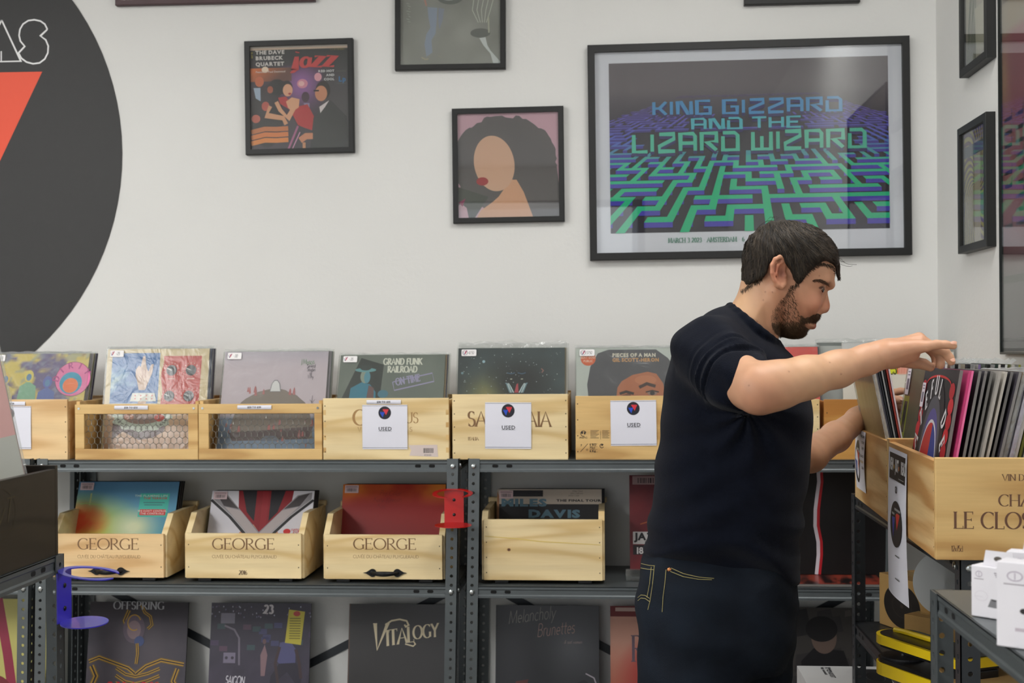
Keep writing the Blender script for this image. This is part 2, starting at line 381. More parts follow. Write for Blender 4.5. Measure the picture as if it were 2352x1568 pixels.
GSQ = {'K': (.85, [[(.1, 0), (.1, 1)], [(.75, 1), (.4, .5), (.1, .5)], [(.4, .5), (.75, 0)]], []), 'I': (.3, [[(.12, 0), (.12, 1)]], []), 'N': (.95, [[(.1, 0), (.1, 1), (.25, 1), (.65, 0), (.8, 0), (.8, 1)]], []),
 'G': (.95, [[(.8, 1), (.1, 1), (.1, 0), (.8, 0), (.8, .5), (.45, .5)]], []), 'Z': (.95, [[(.1, 1), (.8, 1), (.8, .72), (.1, .3), (.1, 0), (.85, 0)]], []), 'A': (.95, [[(.1, 0), (.1, 1), (.7, 1), (.8, .85), (.8, 0)], [(.1, .45), (.8, .45)]], []),
 'R': (.95, [[(.1, 0), (.1, 1), (.8, 1), (.8, .5), (.35, .5), (.8, 0)]], []), 'D': (.95, [[(.1, 1), (.65, 1), (.8, .85), (.8, 0), (.1, 0), (.1, .8)]], []), 'T': (.85, [[(.0, 1), (.8, 1)], [(.4, 1), (.4, 0)]], []), 'H': (.95, [[(.1, 0), (.1, 1)], [(.8, 0), (.8, 1)], [(.1, .5), (.8, .5)]], []),
 'E': (.85, [[(.8, 1), (.1, 1), (.1, 0), (.8, 0)], [(.1, .5), (.65, .5)]], []), 'L': (.8, [[(.1, 1), (.1, 0), (.75, 0)]], []), 'W': (1.1, [[(.1, 1), (.1, 0), (.95, 0), (.95, 1)], [(.52, 0), (.52, .75)]], [])}
_FC = {}
def font_geo(ch, bold):
    k = (ch, bold)
    if k not in _FC:
        cu = bpy.data.curves.new('t', 'FONT'); cu.body = ch; cu.size = 1.0; cu.resolution_u = 2; cu.offset = bold
        ob = bpy.data.objects.new('t', cu); COL.objects.link(ob)
        dg = bpy.context.evaluated_depsgraph_get()
        me = bpy.data.meshes.new_from_object(ob.evaluated_get(dg))
        vs = [(v.co.x, v.co.y) for v in me.vertices]; fs = [tuple(p.vertices) for p in me.polygons]
        bpy.data.objects.remove(ob); bpy.data.curves.remove(cu); bpy.data.meshes.remove(me)
        _FC[k] = (vs, fs, (max(v[0] for v in vs) if vs else 0.25))
    return _FC[k]

class Art:
    """flat print laid in thin layers on a face; u right, w up, metres, face looks along -Y"""
    STEP = 0.00004
    def __init__(s, w, h): s.w, s.h = w, h; s.items = []; s.n = 0
    def _put(s, vs, fs, col, flat=False):
        if not flat: s.n += 1
        s.items.append((vs, fs, col if isinstance(col, list) else tuple(rgb(col)), s.n))
    def poly(s, pts, col, flat=False): s._put(list(pts), [list(range(len(pts)))], col, flat)
    def rect(s, x0, y0, x1, y1, col, flat=False): s.poly([(x0, y0), (x1, y0), (x1, y1), (x0, y1)], col, flat)
    def ell(s, cx, cy, rx, ry, col, n=28, a=0.0, flat=False):
        ca, sa = math.cos(a), math.sin(a)
        s.poly([(cx + rx * math.cos(t) * ca - ry * math.sin(t) * sa, cy + rx * math.cos(t) * sa + ry * math.sin(t) * ca) for t in [2 * PI * i / n for i in range(n)]], col, flat)
    def ring(s, cx, cy, rx, ry, t, col, n=32, a0=0, a1=360, flat=False):
        vs = []; m = n + 1
        for i in range(m):
            w = math.radians(a0 + (a1 - a0) * i / n)
            vs += [(cx + rx * math.cos(w), cy + ry * math.sin(w)), (cx + (rx - t) * math.cos(w), cy + (ry - t) * math.sin(w))]
        s._put(vs, [(2 * i, 2 * i + 2, 2 * i + 3, 2 * i + 1) for i in range(n)], col, flat)
    def grad(s, x0, y0, x1, y1, fn, nx=24, ny=24):
        """fn(u,v) -> sRGB, u v in 0..1"""
        vs = [(x0 + (x1 - x0) * i / nx, y0 + (y1 - y0) * j / ny) for j in range(ny + 1) for i in range(nx + 1)]
        cs = [tuple(rgb([max(0, min(255, q)) for q in fn(i / nx, j / ny)])) for j in range(ny + 1) for i in range(nx + 1)]
        fs = [(j * (nx + 1) + i, j * (nx + 1) + i + 1, (j + 1) * (nx + 1) + i + 1, (j + 1) * (nx + 1) + i) for j in range(ny) for i in range(nx)]
        s.n += 1; s.items.append((vs, fs, cs, s.n))
    def line(s, pts, t, col, nib=None, flat=False, taper=False):
        """nib=(thick, thin): broad strokes where the line runs upright"""
        n = len(pts)
        if n < 2: return
        vs = []
        for i, (x, y) in enumerate(pts):
            a = pts[max(i - 1, 0)]; b = pts[min(i + 1, n - 1)]
            dx, dy = b[0] - a[0], b[1] - a[1]; l = math.hypot(dx, dy) or 1; dx /= l; dy /= l
            w = t
            if nib: w = nib[1] + (nib[0] - nib[1]) * abs(dy) ** 1.3
            k = 1.0
            if 0 < i < n - 1:
                d1 = (x - a[0], y - a[1]); d2 = (b[0] - x, b[1] - y)
                q = math.hypot(*d1) * math.hypot(*d2) or 1
                c = max(-1, min(1, (d1[0] * d2[0] + d1[1] * d2[1]) / q)); k = min(1.8, 1 / max(.3, math.cos(math.acos(c) / 2)))
            if taper: k *= math.sin(PI * (i + .5) / n) ** .5
            w *= .5 * k
            vs += [(x - dy * w, y + dx * w), (x + dy * w, y - dx * w)]
        s._put(vs, [(2 * i, 2 * i + 1, 2 * i + 3, 2 * i + 2) for i in range(n - 1)], col, flat)
    def text(s, txt, x, y, size, col, style='sans', bold=None, sx=1.0, gap=0.0, align='l', shear=0.0, rot=0.0, jit=0.0, path=None):
        """style: sans (built-in font), serif, slab, block, hand"""
        first = True; s.n += 1
        if style == 'sans':
            b = 0.02 if bold is None else bold
            adv = []
            for ch in txt:
                if ch == ' ': adv.append(.28)
                else: adv.append(font_geo(ch, b)[2] + .07)
            sc = size / 0.73
            tot = sum(a + gap for a in adv) * sc * sx
            ox = {'l': 0, 'c': -tot / 2, 'r': -tot}[align]
            for ch, a in zip(txt, adv):
                if ch != ' ':
                    vs, fs, _ = font_geo(ch, b)
                    s._txt(vs, fs, ox, sc, sx, x, y, shear, rot, col, 0)
                ox += (a + gap) * sc * sx
            return
        th, tn = {'serif': (.12, .045), 'slab': (.2, .1), 'block': (.2, .2), 'hand': (.07, .07), 'fat': (.2, .12), 'thin': (.06, .06), 'square': (.17, .2)}[style]
        G_ = GSQ if style == 'square' else G
        if bold: th, tn = th * bold, tn * (bold if style != 'serif' else 1)
        acc = {'É': 'E', 'Â': 'A', 'é': 'e'}
        txt = ''.join(c for c in txt if c == ' ' or acc.get(c, c) in G_)
        adv = [(G_[acc.get(c, c)][0] if c != ' ' else .35) + gap + (.06 if style in ('slab', 'block', 'fat') else 0) for c in txt]
        tot = sum(adv) * size * sx; ox = {'l': 0, 'c': -tot / 2, 'r': -tot}[align]
        for c, a in zip(txt, adv):
            if c != ' ':
                _, strokes, ser = G_[acc.get(c, c)]
                ext = list(strokes)
                if c == 'É': ext.append([(.25, 1.12), (.38, 1.26)])
                if c == 'Â': ext.append([(.26, 1.1), (.38, 1.22), (.5, 1.1)])
                dy = random.uniform(-jit, jit)
                for si_, st in enumerate(ext):
                    tmp = Art(1, 1); tmp.line([(p[0], p[1] + dy) for p in st], th, (0, 0, 0), nib=(th, tn))
                    for vs, fs, _, _ in tmp.items: s._txt(vs, fs, ox, size, sx, x, y, shear, rot, col, si_ * .8)
                if style in ('serif', 'slab'):
                    L_ = .11 if style == 'serif' else .15; hh = .02 if style == 'serif' else .05
                    for q in ser:
                        if len(q) == 2: v = [(q[0] - L_, q[1] - hh), (q[0] + L_, q[1] - hh), (q[0] + L_, q[1] + hh), (q[0] - L_, q[1] + hh)]
                        else: v = [(q[0] - hh, q[1] - L_ * .8), (q[0] + hh, q[1] - L_ * .8), (q[0] + hh, q[1] + L_ * .8), (q[0] - hh, q[1] + L_ * .8)]
                        s._txt(v, [(0, 1, 2, 3)], ox, size, sx, x, y, shear, rot, col, 3)
            ox += a * size * sx
    def _txt(s, vs, fs, ox, sc, sx, x, y, shear, rot, col, lift):
        ca, sa = math.cos(rot), math.sin(rot); out = []
        for a, b in vs:
            u = ox + (a + shear * b) * sc * sx; w = b * sc
            out.append((x + u * ca - w * sa, y + u * sa + w * ca))
        s.items.append((out, fs, tuple(rgb(col)), s.n + lift * .3))
    def barcode(s, x, y, w, h, rot=0, col=(40, 36, 40)):
        s.n += 1; ca, sa = math.cos(rot), math.sin(rot)
        k = 0.0; R = random.Random(int(x * 9999 + w * 777))
        while k < w:
            b = w * R.choice((.02, .03, .05)); b = min(b, w - k)
            pts = [(k, 0), (k + b, 0), (k + b, h), (k, h)]
            s.items.append(([(x + p * ca - q * sa, y + p * sa + q * ca) for p, q in pts], [(0, 1, 2, 3)], rgb(col), s.n))
            k += b + w * R.choice((.02, .03, .045))
    def sticker(s, x, y, w, h, rot=0.0):
        """price label with a bar code, upper left corner at x,y"""
        ca, sa = math.cos(rot), math.sin(rot)
        q = lambda a, b: (x + a * ca - b * sa, y + a * sa + b * ca)
        s.poly([q(0, 0), q(w, 0), q(w, -h), q(0, -h)], (226, 214, 218))
        X, Y = q(w * .14, -h * .8); s.barcode(X, Y, w * .72, h * .42, rot)
        for k in (.14, .24): s.line([q(w * .1, -h * k), q(w * .9, -h * k)], h * .045, (120, 100, 110), flat=True)
    def into(s, mb, T=None, m=None, lift=0.0003, base=None):
        """emit on an MB; T maps (u,0,w) to object space, the art looks along T's -Y"""
        m = m or INK; T = T or Matrix(); old = mb.M
        mb.M = old @ T
        for vs, fs, col, n in s.items:
            y = -(lift + n * s.STEP)
            w = [(a, y, b) for a, b in vs]
            fl = []
            for f in fs:
                ar = sum(vs[f[i]][0] * vs[f[(i + 1) % len(f)]][1] - vs[f[(i + 1) % len(f)]][0] * vs[f[i]][1] for i in range(len(f)))
                fl.append(list(f) if ar > 0 else list(f)[::-1])
            mb.add(w, fl, m, list(col) if isinstance(col, list) else (col if col != (1, 1, 1) else (.999, .999, .999)))
        mb.M = old

def mix(a, b, t): return tuple(a[i] + (b[i] - a[i]) * t for i in range(3))
def clamp(x, a=0.0, b=1.0): return max(a, min(b, x))
def vnoise(x, y, s=0):
    def h(i, j):
        q = math.sin(i * 127.1 + j * 311.7 + s * 74.7) * 43758.5453
        return q - math.floor(q)
    i, j = math.floor(x), math.floor(y); fx, fy = x - i, y - j
    fx = fx * fx * (3 - 2 * fx); fy = fy * fy * (3 - 2 * fy)
    return (h(i, j) * (1 - fx) + h(i + 1, j) * fx) * (1 - fy) + (h(i, j + 1) * (1 - fx) + h(i + 1, j + 1) * fx) * fy
def fbm(x, y, s=0): return .55 * vnoise(x, y, s) + .3 * vnoise(2.1 * x, 2.1 * y, s + 5) + .15 * vnoise(4.3 * x, 4.3 * y, s + 9)
# ------------------------------------------------------------------ the room
WALLM = mat('white_wall_paint', (224, 224, 221), 0.75, noise=0.012, nscale=2.5, bump=0.25, bscale=90)
CEILM = mat('white_ceiling_paint', (222, 222, 220), 0.8)
FLOORM = mat('grey_concrete_floor', (120, 114, 108), 0.6, noise=0.12, nscale=4)
X0, X1, Y0, Y1, ZC = -3.6, WALL_X, -3.0, WALL_Y, 3.0
def struct(name, a, b, m):
    q = MB(); q.box(a, b, m); return tag(q.build(name), kind='structure')
struct('floor', (X0 - .1, Y0 - .1, -.1), (X1 + .1, Y1 + .1, 0), FLOORM)
struct('ceiling', (X0 - .1, Y0 - .1, ZC), (X1 + .1, Y1 + .1, ZC + .1), CEILM)
struct('wall_back', (X0 - .1, Y1, 0), (X1 + .1, Y1 + .1, ZC), WALLM)
struct('wall_right', (X1, Y0, 0), (X1 + .1, Y1, ZC), WALLM)
struct('wall_left', (X0 - .1, Y0, 0), (X0, Y1, ZC), WALLM)
q = MB()
wx0, wx1, wz0, wz1 = -3.1, 0.3, .75, 2.72
for a, b in (((X0, Y0 - .1, 0), (X1, Y0, wz0)), ((X0, Y0 - .1, wz1), (X1, Y0, ZC)), ((X0, Y0 - .1, wz0), (wx0, Y0, wz1)), ((wx1, Y0 - .1, wz0), (X1, Y0, wz1))):
    q.box(a, b, WALLM)
tag(q.build('wall_front'), kind='structure')
w = empty('window_1', ((wx0 + wx1) / 2, Y0, wz0)); w['kind'] = 'structure'
q = MB()
for a, b in (((wx0, -.08, 0), (wx0 + .06, 0, wz1 - wz0)), ((wx1 - .06, -.08, 0), (wx1, 0, wz1 - wz0)), ((wx0, -.08, 0), (wx1, 0, .06)), ((wx0, -.08, wz1 - wz0 - .06), (wx1, 0, wz1 - wz0)),
             ((-1.5, -.08, 0), (-1.44, 0, wz1 - wz0))):
    q.box((a[0] - (wx0 + wx1) / 2, a[1], a[2]), (b[0] - (wx0 + wx1) / 2, b[1], b[2]), BLACK)
q.build('window_frame', w)

# painted round shop sign on the wall
def P2(px, py): p = at(px, py, WALL_Y); return (p.x, p.z)
c = P2(-293, 361); e = P2(281, 361); R = e[0] - c[0]
q = MB(); ARTW = Art(1, 1)
SIGNB = mat('matt_black_wall_vinyl', (46, 46, 46), 0.6, noise=0.03, nscale=30)
n = 96
q.add([(c[0] + R * math.cos(2 * PI * i / n), WALL_Y - .003, c[1] + R * math.sin(2 * PI * i / n)) for i in range(n)] + [(c[0] + R * math.cos(2 * PI * i / n), WALL_Y - .0002, c[1] + R * math.sin(2 * PI * i / n)) for i in range(n)],
      [list(range(n))] + [(i, (i + 1) % n, (i + 1) % n + n, i + n) for i in range(n)], SIGNB)
a = Art(1, 1)
a.poly([P2(-330, 170), P2(-60, 560), (c[0] - .1, c[1] - .35)], (44, 62, 170))
a.poly([P2(-148, 169), P2(98, 165), P2(-24, 423)], (236, 82, 50))
# outlined letters A and S
ao = [(0, 45), (49, 140), (0, 141)]
S_ = [(48 + 62, 68), (104, 56), (94, 49), (80, 46), (66, 48), (54, 56), (47, 68), (45, 82), (48, 95), (58, 107), (44, 122), (50, 134), (62, 143), (77, 147), (92, 145), (104, 136), (111, 122), (112, 106), (106, 92), (94, 83), (110, 68)]
a.line([P2(x - 3, y) for x, y in [(8, 47), (52, 141), (-40, 143), (8, 47)]], .005, (236, 236, 236))
a.line([P2(x, y) for x, y in [(4, 118), (4, 141)]], .004, (236, 236, 236))
a.line([P2(x, y) for x, y in S_], .005, (236, 236, 236))
for vs, fs, col, nn in a.items:
    fl = []
    for f in fs:
        ar = sum(vs[f[i]][0] * vs[f[(i + 1) % len(f)]][1] - vs[f[(i + 1) % len(f)]][0] * vs[f[i]][1] for i in range(len(f)))
        fl.append(list(f) if ar > 0 else list(f)[::-1])
    q.add([(u, WALL_Y - .0032 - nn * .0001, v) for u, v in vs], fl, INK, col)
tag(q.build('wall_sign'), 'large round black shop sign on the white wall with red triangle and outlined letters', 'sign')

# ------------------------------------------------------------------ pictures
def picture(label, TL, BR, Yf, border, art, name='picture_frame', group=None, wallx=None, depth=.022, tiltdeg=0.0, fm=None, inset=0.0, matcol=None, glossy=True):
    """TL, BR: pixel corners of the frame's face. Back wall, or the right wall when wallx is given (TL far, BR near)"""
    fm = fm or BLACK
    if wallx is None:
        a = at(*TL, Yf); b = at(*BR, Yf); W = b.x - a.x; H = a.z - b.z
        root = empty(name, (a.x + W / 2, WALL_Y, b.z), 0, label, 'picture', group)
        root.rotation_euler = (0, math.radians(tiltdeg), 0)
    else:
        a = atx(*TL, wallx); b = atx(*BR, wallx); W = a.y - b.y; H = a.z - b.z
        root = empty(name, (WALL_X, (a.y + b.y) / 2, b.z), -PI / 2, label, 'picture', group)
    d = depth
    q = MB(); h = W / 2; t = border
    # mitred moulding
    o = [(-h, 0), (h, 0), (h, H), (-h, H)]; i_ = [(-h + t, t), (h - t, t), (h - t, H - t), (-h + t, H - t)]
    ch = .0015
    oc = [(-h + ch, ch), (h - ch, ch), (h - ch, H - ch), (-h + ch, H - ch)]
    vs = [(x, -.0005, z) for x, z in o] + [(x, -d + ch, z) for x, z in o] + [(x, -d, z) for x, z in oc] + [(x, -d, z) for x, z in i_] + [(x, -.0005, z) for x, z in i_]
    fs = []
    for k in range(4):
        l = (k + 1) % 4
        for r in range(4): fs.append((r * 4 + k, r * 4 + l, (r + 1) * 4 + l, (r + 1) * 4 + k))
        fs.append((16 + k, 16 + l, l, k))
    q.add(vs, fs, fm); q.build('frame_border', root)
    q = MB(); g = t + inset; iw, ih = W - 2 * t, H - 2 * t
    if matcol: q.box((-h + t, -d * .45, t), (h - t, -.001, H - t), PAPER)
    else: q.box((-h + t, -d * .45, t), (h - t, -.001, H - t), CARDEDGE)
    T = Matrix.Translation((-h + t + inset, -d * .45, t + inset)) @ Matrix.Diagonal((iw - 2 * inset, 1, ih - 2 * inset, 1))
    art.into(q, T, INK); q.build('print', root)
    q = MB(); q.box((-h + t - .001, -d * .75 - .0015, t - .001), (h - t + .001, -d * .75, H - t + .001), GLASS); q.build('glass', root)
    return root

def clip_rect(p, x0=0, y0=0, x1=1, y1=1):
    for ax, lim, sg in ((0, x0, 1), (0, x1, -1), (1, y0, 1), (1, y1, -1)):
        out = []; n = len(p)
        for i in range(n):
            a, b = p[i], p[(i + 1) % n]
            ia, ib = (a[ax] - lim) * sg >= 0, (b[ax] - lim) * sg >= 0
            if ia: out.append(a)
            if ia != ib:
                t = (lim - a[ax]) / (b[ax] - a[ax]); out.append((a[0] + (b[0] - a[0]) * t, a[1] + (b[1] - a[1]) * t))
        p = out
        if len(p) < 3: return []
    return p

# jazz record cover (figures reduced to plain shapes)
def art_jazz():
    a = Art(1, 1)
    a.grad(0, 0, 1, 1, lambda u, v: mix(mix((62, 46, 62), (74, 70, 74), u), (44, 46, 50), clamp((v - .7) * 4)) if not (.3 < v < .8 and .3 < u < .75) else
           mix((62, 46, 62), (150, 96, 160), clamp(1.3 - 4.5 * math.hypot(u - .52, (v - .62)))), 28, 28)
    a.rect(0, .965, 1, .985, (206, 180, 160)); a.rect(0, .985, 1, 1, (186, 176, 168))
    a.grad(0, .66, .42, .79, lambda u, v: mix((224, 116, 52), (110, 70, 60), clamp(u * 1.2 - .2 + (1 - v) * .5)), 10, 5)
    a.ell(.15, .775, .035, .03, (246, 222, 200))
    for c, (x, y, rx, ry) in (((40, 30, 36), (.16, .32, .17, .3)), ((52, 40, 48), (.2, .52, .1, .12)), ((34, 26, 32), (.27, .6, .09, .08))): a.ell(x, y, rx, ry, c)
    a.ell(.09, .66, .045, .05, (208, 108, 66)); a.poly([(.03, .6), (.1, .6), (.1, .47), (.05, .5)], (170, 186, 210)); a.ell(.2, .58, .03, .035, (176, 88, 60))
    a.ell(.15, .42, .04, .045, (196, 86, 72)); a.ell(.05, .3, .045, .04, (200, 100, 84))
    a.ell(.53, .63, .055, .045, (218, 140, 160)); a.ell(.52, .63, .03, .025, (240, 190, 190)); a.ell(.69, .69, .038, .04, (226, 158, 172))
    a.ell(.56, .5, .04, .05, (70, 40, 60)); a.poly([(.54, .44), (.6, .44), (.6, .32), (.57, .38)], (150, 140, 176))
    # woman in red leaning on her arms
    a.poly([(.28, .5), (.36, .51), (.44, .4), (.58, .43), (.66, .28), (.64, .17), (.55, .2), (.48, .23), (.4, .38), (.3, .44)], (190, 38, 44))
    a.line([(.2, .42), (.16, .33), (.33, .3), (.36, .24)], .04, (222, 160, 120)); a.line([(.26, .46), (.3, .38), (.38, .3), (.48, .46)], .04, (226, 166, 128))
    a.poly([(.36, .46), (.42, .5), (.5, .48), (.49, .4), (.42, .36), (.38, .4)], (228, 168, 130))
    a.ell(.37, .59, .06, .075, (42, 28, 32)); a.ell(.38, .57, .05, .06, (230, 168, 134)); a.ell(.4, .535, .016, .01, (176, 40, 50))
    # man in dark suit
    a.poly([(.6, .0), (.64, .3), (.76, .42), (.82, .46), (.98, .3), (1, 0)], (44, 44, 46)); a.ell(.74, .56, .075, .09, (36, 26, 26)); a.ell(.72, .53, .062, .075, (206, 136, 100))
    a.poly([(.7, .4), (.8, .46), (.76, .4), (.71, .34)], (226, 214, 216)); a.rect(.645, .55, .7, .565, (24, 20, 22))
    # hands and keyboard
    for y, c in ((.2, (206, 118, 62)), (.145, (226, 128, 58)), (.09, (236, 142, 60))):
        a.line([(.0, y - .03), (.14, y), (.26, y - .005), (.38, y)], .045, c)
    a.line([(.38, .0), (.48, .22)], .02, (178, 96, 140)); a.line([(.42, .0), (.5, .16)], .01, (220, 150, 190))
    a.line([(.5, .08), (.56, .12), (.63, .12)], .06, (214, 140, 104)); a.line([(.54, .0), (.54, .06)], .03, (214, 150, 110))
    a.text('THE DAVE', .055, .925, .036, (222, 214, 212), bold=.045, sx=1.15); a.text('BRUBECK', .055, .87, .036, (222, 214, 212), bold=.045, sx=1.15); a.text('QUARTET', .055, .812, .036, (222, 214, 212), bold=.045, sx=1.15)
    a.text('Featuring Paul Desmond', .055, .745, .018, (222, 200, 190), bold=.03, sx=1.1)
    a.text('jazz', .425, .79, .165, (206, 64, 66), style='fat', sx=1.35, shear=.12)
    a.text('COLUMBIA', .97, .945, .018, (150, 132, 80), style='serif', align='r', sx=1.5)
    a.text('CL 699', .012, .95, .014, (196, 180, 60), rot=-PI / 2, bold=.03)
    for i, t in enumerate(('RED HOT', 'AND', 'COOL')): a.text(t, .86, .735 - i * .04, .022, (222, 220, 222), align='r', bold=.04, sx=1.15)
    for b in ((.875, .74, .98, .743), (.875, .62, .98, .623)): a.rect(*b, (110, 110, 100))
    a.text('Lp', .9, .64, .05, (48, 118, 176), bold=.03)
    return a
picture('small black framed jazz record cover with woman in red dress, left on the back wall', (562, 93.5), (813, 350), 4.028, .0165, art_jazz(), tiltdeg=-.4, group='framed record covers')

def art_greyjeans():
    a = Art(1, 1)
    a.grad(0, 0, 1, 1, lambda u, v: tuple(148 + 22 * (fbm(u * 3, v * 3, 4) - .5) * 2 + k for k in (0, 0, -6)), 16, 16)
    a.ell(.5, .66, .14, .08, (106, 110, 106)); a.ell(.49, .68, .11, .06, (214, 220, 214))
    a.poly([(.27, .56), (.37, .55), (.36, .4), (.35, .3), (.31, .24), (.32, .12), (.26, .08), (.24, .2), (.26, .3), (.3, .36), (.28, .46)], (150, 160, 180))
    a.poly([(.38, .55), (.44, .54), (.42, .42), (.39, .34), (.38, .42)], (144, 150, 166)); a.line([(.24, .64), (.26, .57)], .018, (190, 140, 126))
    a.line([(.21, .075), (.25, .055), (.28, .06)], .012, (180, 168, 146)); a.line([(.37, .09), (.42, .07)], .008, (160, 156, 146))
    a.ell(.8, .3, .1, .045, (108, 110, 106)); a.poly([(.79, .25), (.85, .26), (.87, .18), (.9, .13), (1, .02), (1, 0), (.93, 0), (.9, .1), (.83, .18)], (208, 212, 212))
    for i in range(5): a.line([(.74 + i * .05, .66), (.72 + i * .045, .52), (.78 + i * .02, .4)], .008, (196, 198, 188))
    a.line([(.88, .45), (.885, .3)], .014, (186, 184, 166))
    for i in range(8): a.line([(.06 + .01 * (i % 3), .6 - i * .025), (.09 + .012 * (i % 2), .59 - i * .025)], .006, (172, 174, 166))
    return a
picture('black framed grey record cover with pale blue jeans figure, cut off at top', (905, -101), (1161, 156), 4.028, .0165, art_greyjeans(), tiltdeg=.35, group='framed record covers')

def art_pinkportrait():
    # plain generic stand-in: dark mass of hair, peach shape and red accent on pink
    a = Art(1, 1)
    a.rect(0, 0, 1, 1, (206, 164, 178))
    def blob(cx, cy, rx, ry, col, amp, k, seed, a0=0):
        a.poly([(clamp(cx + (rx + amp * (vnoise(i * .9, 2, seed) - .5)) * math.cos(2 * PI * i / k)), clamp(cy + (ry + amp * (vnoise(i * 1.1, 7, seed) - .5)) * math.sin(2 * PI * i / k))) for i in range(k)], col)
    blob(.46, .52, .52, .46, (92, 86, 86), .05, 90, 3)
    a.poly([(.55, .9), (.75, .72), (.98, .48), (1, .3), (1, 0), (.7, 0), (.5, .3)], (90, 84, 84))
    a.poly([(0, 0), (.16, .0), (.3, .2), (.0, .3)], (70, 74, 66))
    a.poly([(.18, 0), (.22, .07), (.34, .15), (.4, .2), (.52, .36), (.58, .36), (.65, .24), (.74, .0)], (218, 164, 128))
    a.ell(.36, .52, .2, .27, (216, 172, 144), n=40, a=.2)
    a.ell(.24, .35, .06, .04, (170, 44, 48), n=20)
    a.poly([(0, .0), (.1, .0), (.08, .1), (.02, .14), (0, .12)], (206, 164, 178)); a.poly([(0, .15), (.07, .19), (.04, .11)], (140, 30, 80))
    return a
picture('small black framed cover with dark curly hair shape on pink', (1039, 248.5), (1297, 508.5), 4.028, .0165, art_pinkportrait(), tiltdeg=-.35, group='framed record covers')

def art_maze():
    a = Art(1, 1)
    hz = .93
    def grad_col(v, kind):
        f = clamp((.97 - v) / .3)
        top = {'w': ((100, 90, 100), (98, 82, 178), (84, 96, 196), (60, 196, 152), (16, 190, 134)), 's': ((84, 76, 86), (60, 48, 110), (62, 54, 140), (76, 66, 186), (70, 60, 180)), 'l': ((110, 110, 140), (70, 130, 200), (74, 176, 200), (84, 190, 170), (70, 190, 150))}[kind]
        p = clamp((.84 - v) / .6) * 3.99 if kind != 'l' else clamp((.85 - v) / .42) * 3.99
        i = int(p); return mix(top[i], top[i + 1], p - i)
    a.grad(0, 0, 1, 1, lambda u, v: mix((44, 38, 52), (104, 96, 102), clamp((v - .62) * 4.5)), 6, 24)  # upper print greyed: wash of room reflections put into its colour
    def pr(x, z): return (.5 + x / z * .42, hz - .93 / z)
    R = random.Random(5); nx, nz = 46, 44
    zs = [1 + .088 * j * (1 + j * .014) for j in range(nz + 1)]
    xs = [(i - nx / 2) * .185 for i in range(nx + 1)]
    segs = []
    # spanning-tree maze
    seen = {(nx // 2, 0)}; st = [(nx // 2, 0)]; open_ = set()
    while st:
        x, y = st[-1]; nb = [(x + dx, y + dy) for dx, dy in ((1, 0), (-1, 0), (0, 1), (0, -1)) if 0 <= x + dx < nx and 0 <= y + dy < nz and (x + dx, y + dy) not in seen]
        if not nb: st.pop(); continue
        q_ = R.choice(nb); open_.add(((x, y), q_)); open_.add((q_, (x, y))); seen.add(q_); st.append(q_)
    for j in range(nz):
        for i in range(nx):
            if j + 1 < nz and ((i, j), (i, j + 1)) not in open_: segs.append((xs[i], zs[j + 1], xs[i + 1], zs[j + 1]))
            if i + 1 < nx and ((i, j), (i + 1, j)) not in open_: segs.append((xs[i + 1], zs[j], xs[i + 1], zs[j + 1]))
    segs.sort(key=lambda q_: -(q_[1] + q_[3]))
    # text keep-out
    L = [('KING GIZZARD', .5, .69, .075, .69), ('AND THE', .495, .60, .06, .40), ('LIZARD WIZARD', .505, .475, .10, .85)]
    for x0, z0, x1, z1 in segs:
        w = .040
        if z0 == z1: P = [(x0 - w, z0 - w * .5), (x1 + w, z0 - w * .5), (x1 + w, z0 + w * .5), (x0 - w, z0 + w * .5)]
        else: P = [(x0 - w, z0 - w * .5), (x0 + w, z0 - w * .5), (x1 + w, z1 + w * .5), (x1 - w, z1 + w * .5)]
        P = [pr(x, max(z, .9)) for x, z in P]
        cy = sum(p[1] for p in P) / 4; cx = sum(p[0] for p in P) / 4
        if (.1 < cx < .9 and .455 < cy < .60) or (.16 < cx < .84 and .685 < cy < .79) or (.28 < cx < .7 and .605 < cy < .68): continue
        dz = .034 / ((z0 + z1) / 2)
        S = [P[0], P[1], (P[1][0], P[1][1] - dz), (P[0][0], P[0][1] - dz)]
        s1 = clip_rect(S); p1 = clip_rect(P)
        if s1: a.n += .35; a.poly(s1, grad_col(cy, 's'), flat=True)
        if len(p1) > 2: a.n += .35; a.poly(p1, grad_col(cy, 'w'), flat=True)
    for t, cx, y, sz, wd in L:
        tot = sum((GSQ[c][0] if c != ' ' else .35) + .06 for c in t)
        for dy, c in ((-.018, 0), (0, 1)):
            a.n += 60
            a.text(t, cx - wd / 2, y + dy, sz, grad_col(y + .02, 'l') if c else (48, 42, 104), style='square', sx=wd / (tot * sz), gap=.06)
    return a
def art_poster():
    a = Art(1, 1); z = art_maze()
    x0, y0, x1, y1 = .046, .098, .956, .945
    for vs, fs, col, n in z.items: a.items.append(([(x0 + u * (x1 - x0), y0 + v * (y1 - y0)) for u, v in vs], fs, col, n * .14))
    a.n = 60
    a.text('MARCH 3 2023 · AMSTERDAM · 6', .235, .047, .022, (20, 130, 96), style='slab', sx=.62, bold=.8)
    a.text('EK', .735, .047, .022, (20, 130, 96), style='slab', sx=.62, bold=.8)
    return a
ap = art_poster()
picture('large black framed blue and green maze concert poster behind the man', (1352, 101), (2096, 587), 4.022, .022, ap, depth=.028, tiltdeg=-.35, matcol=True)

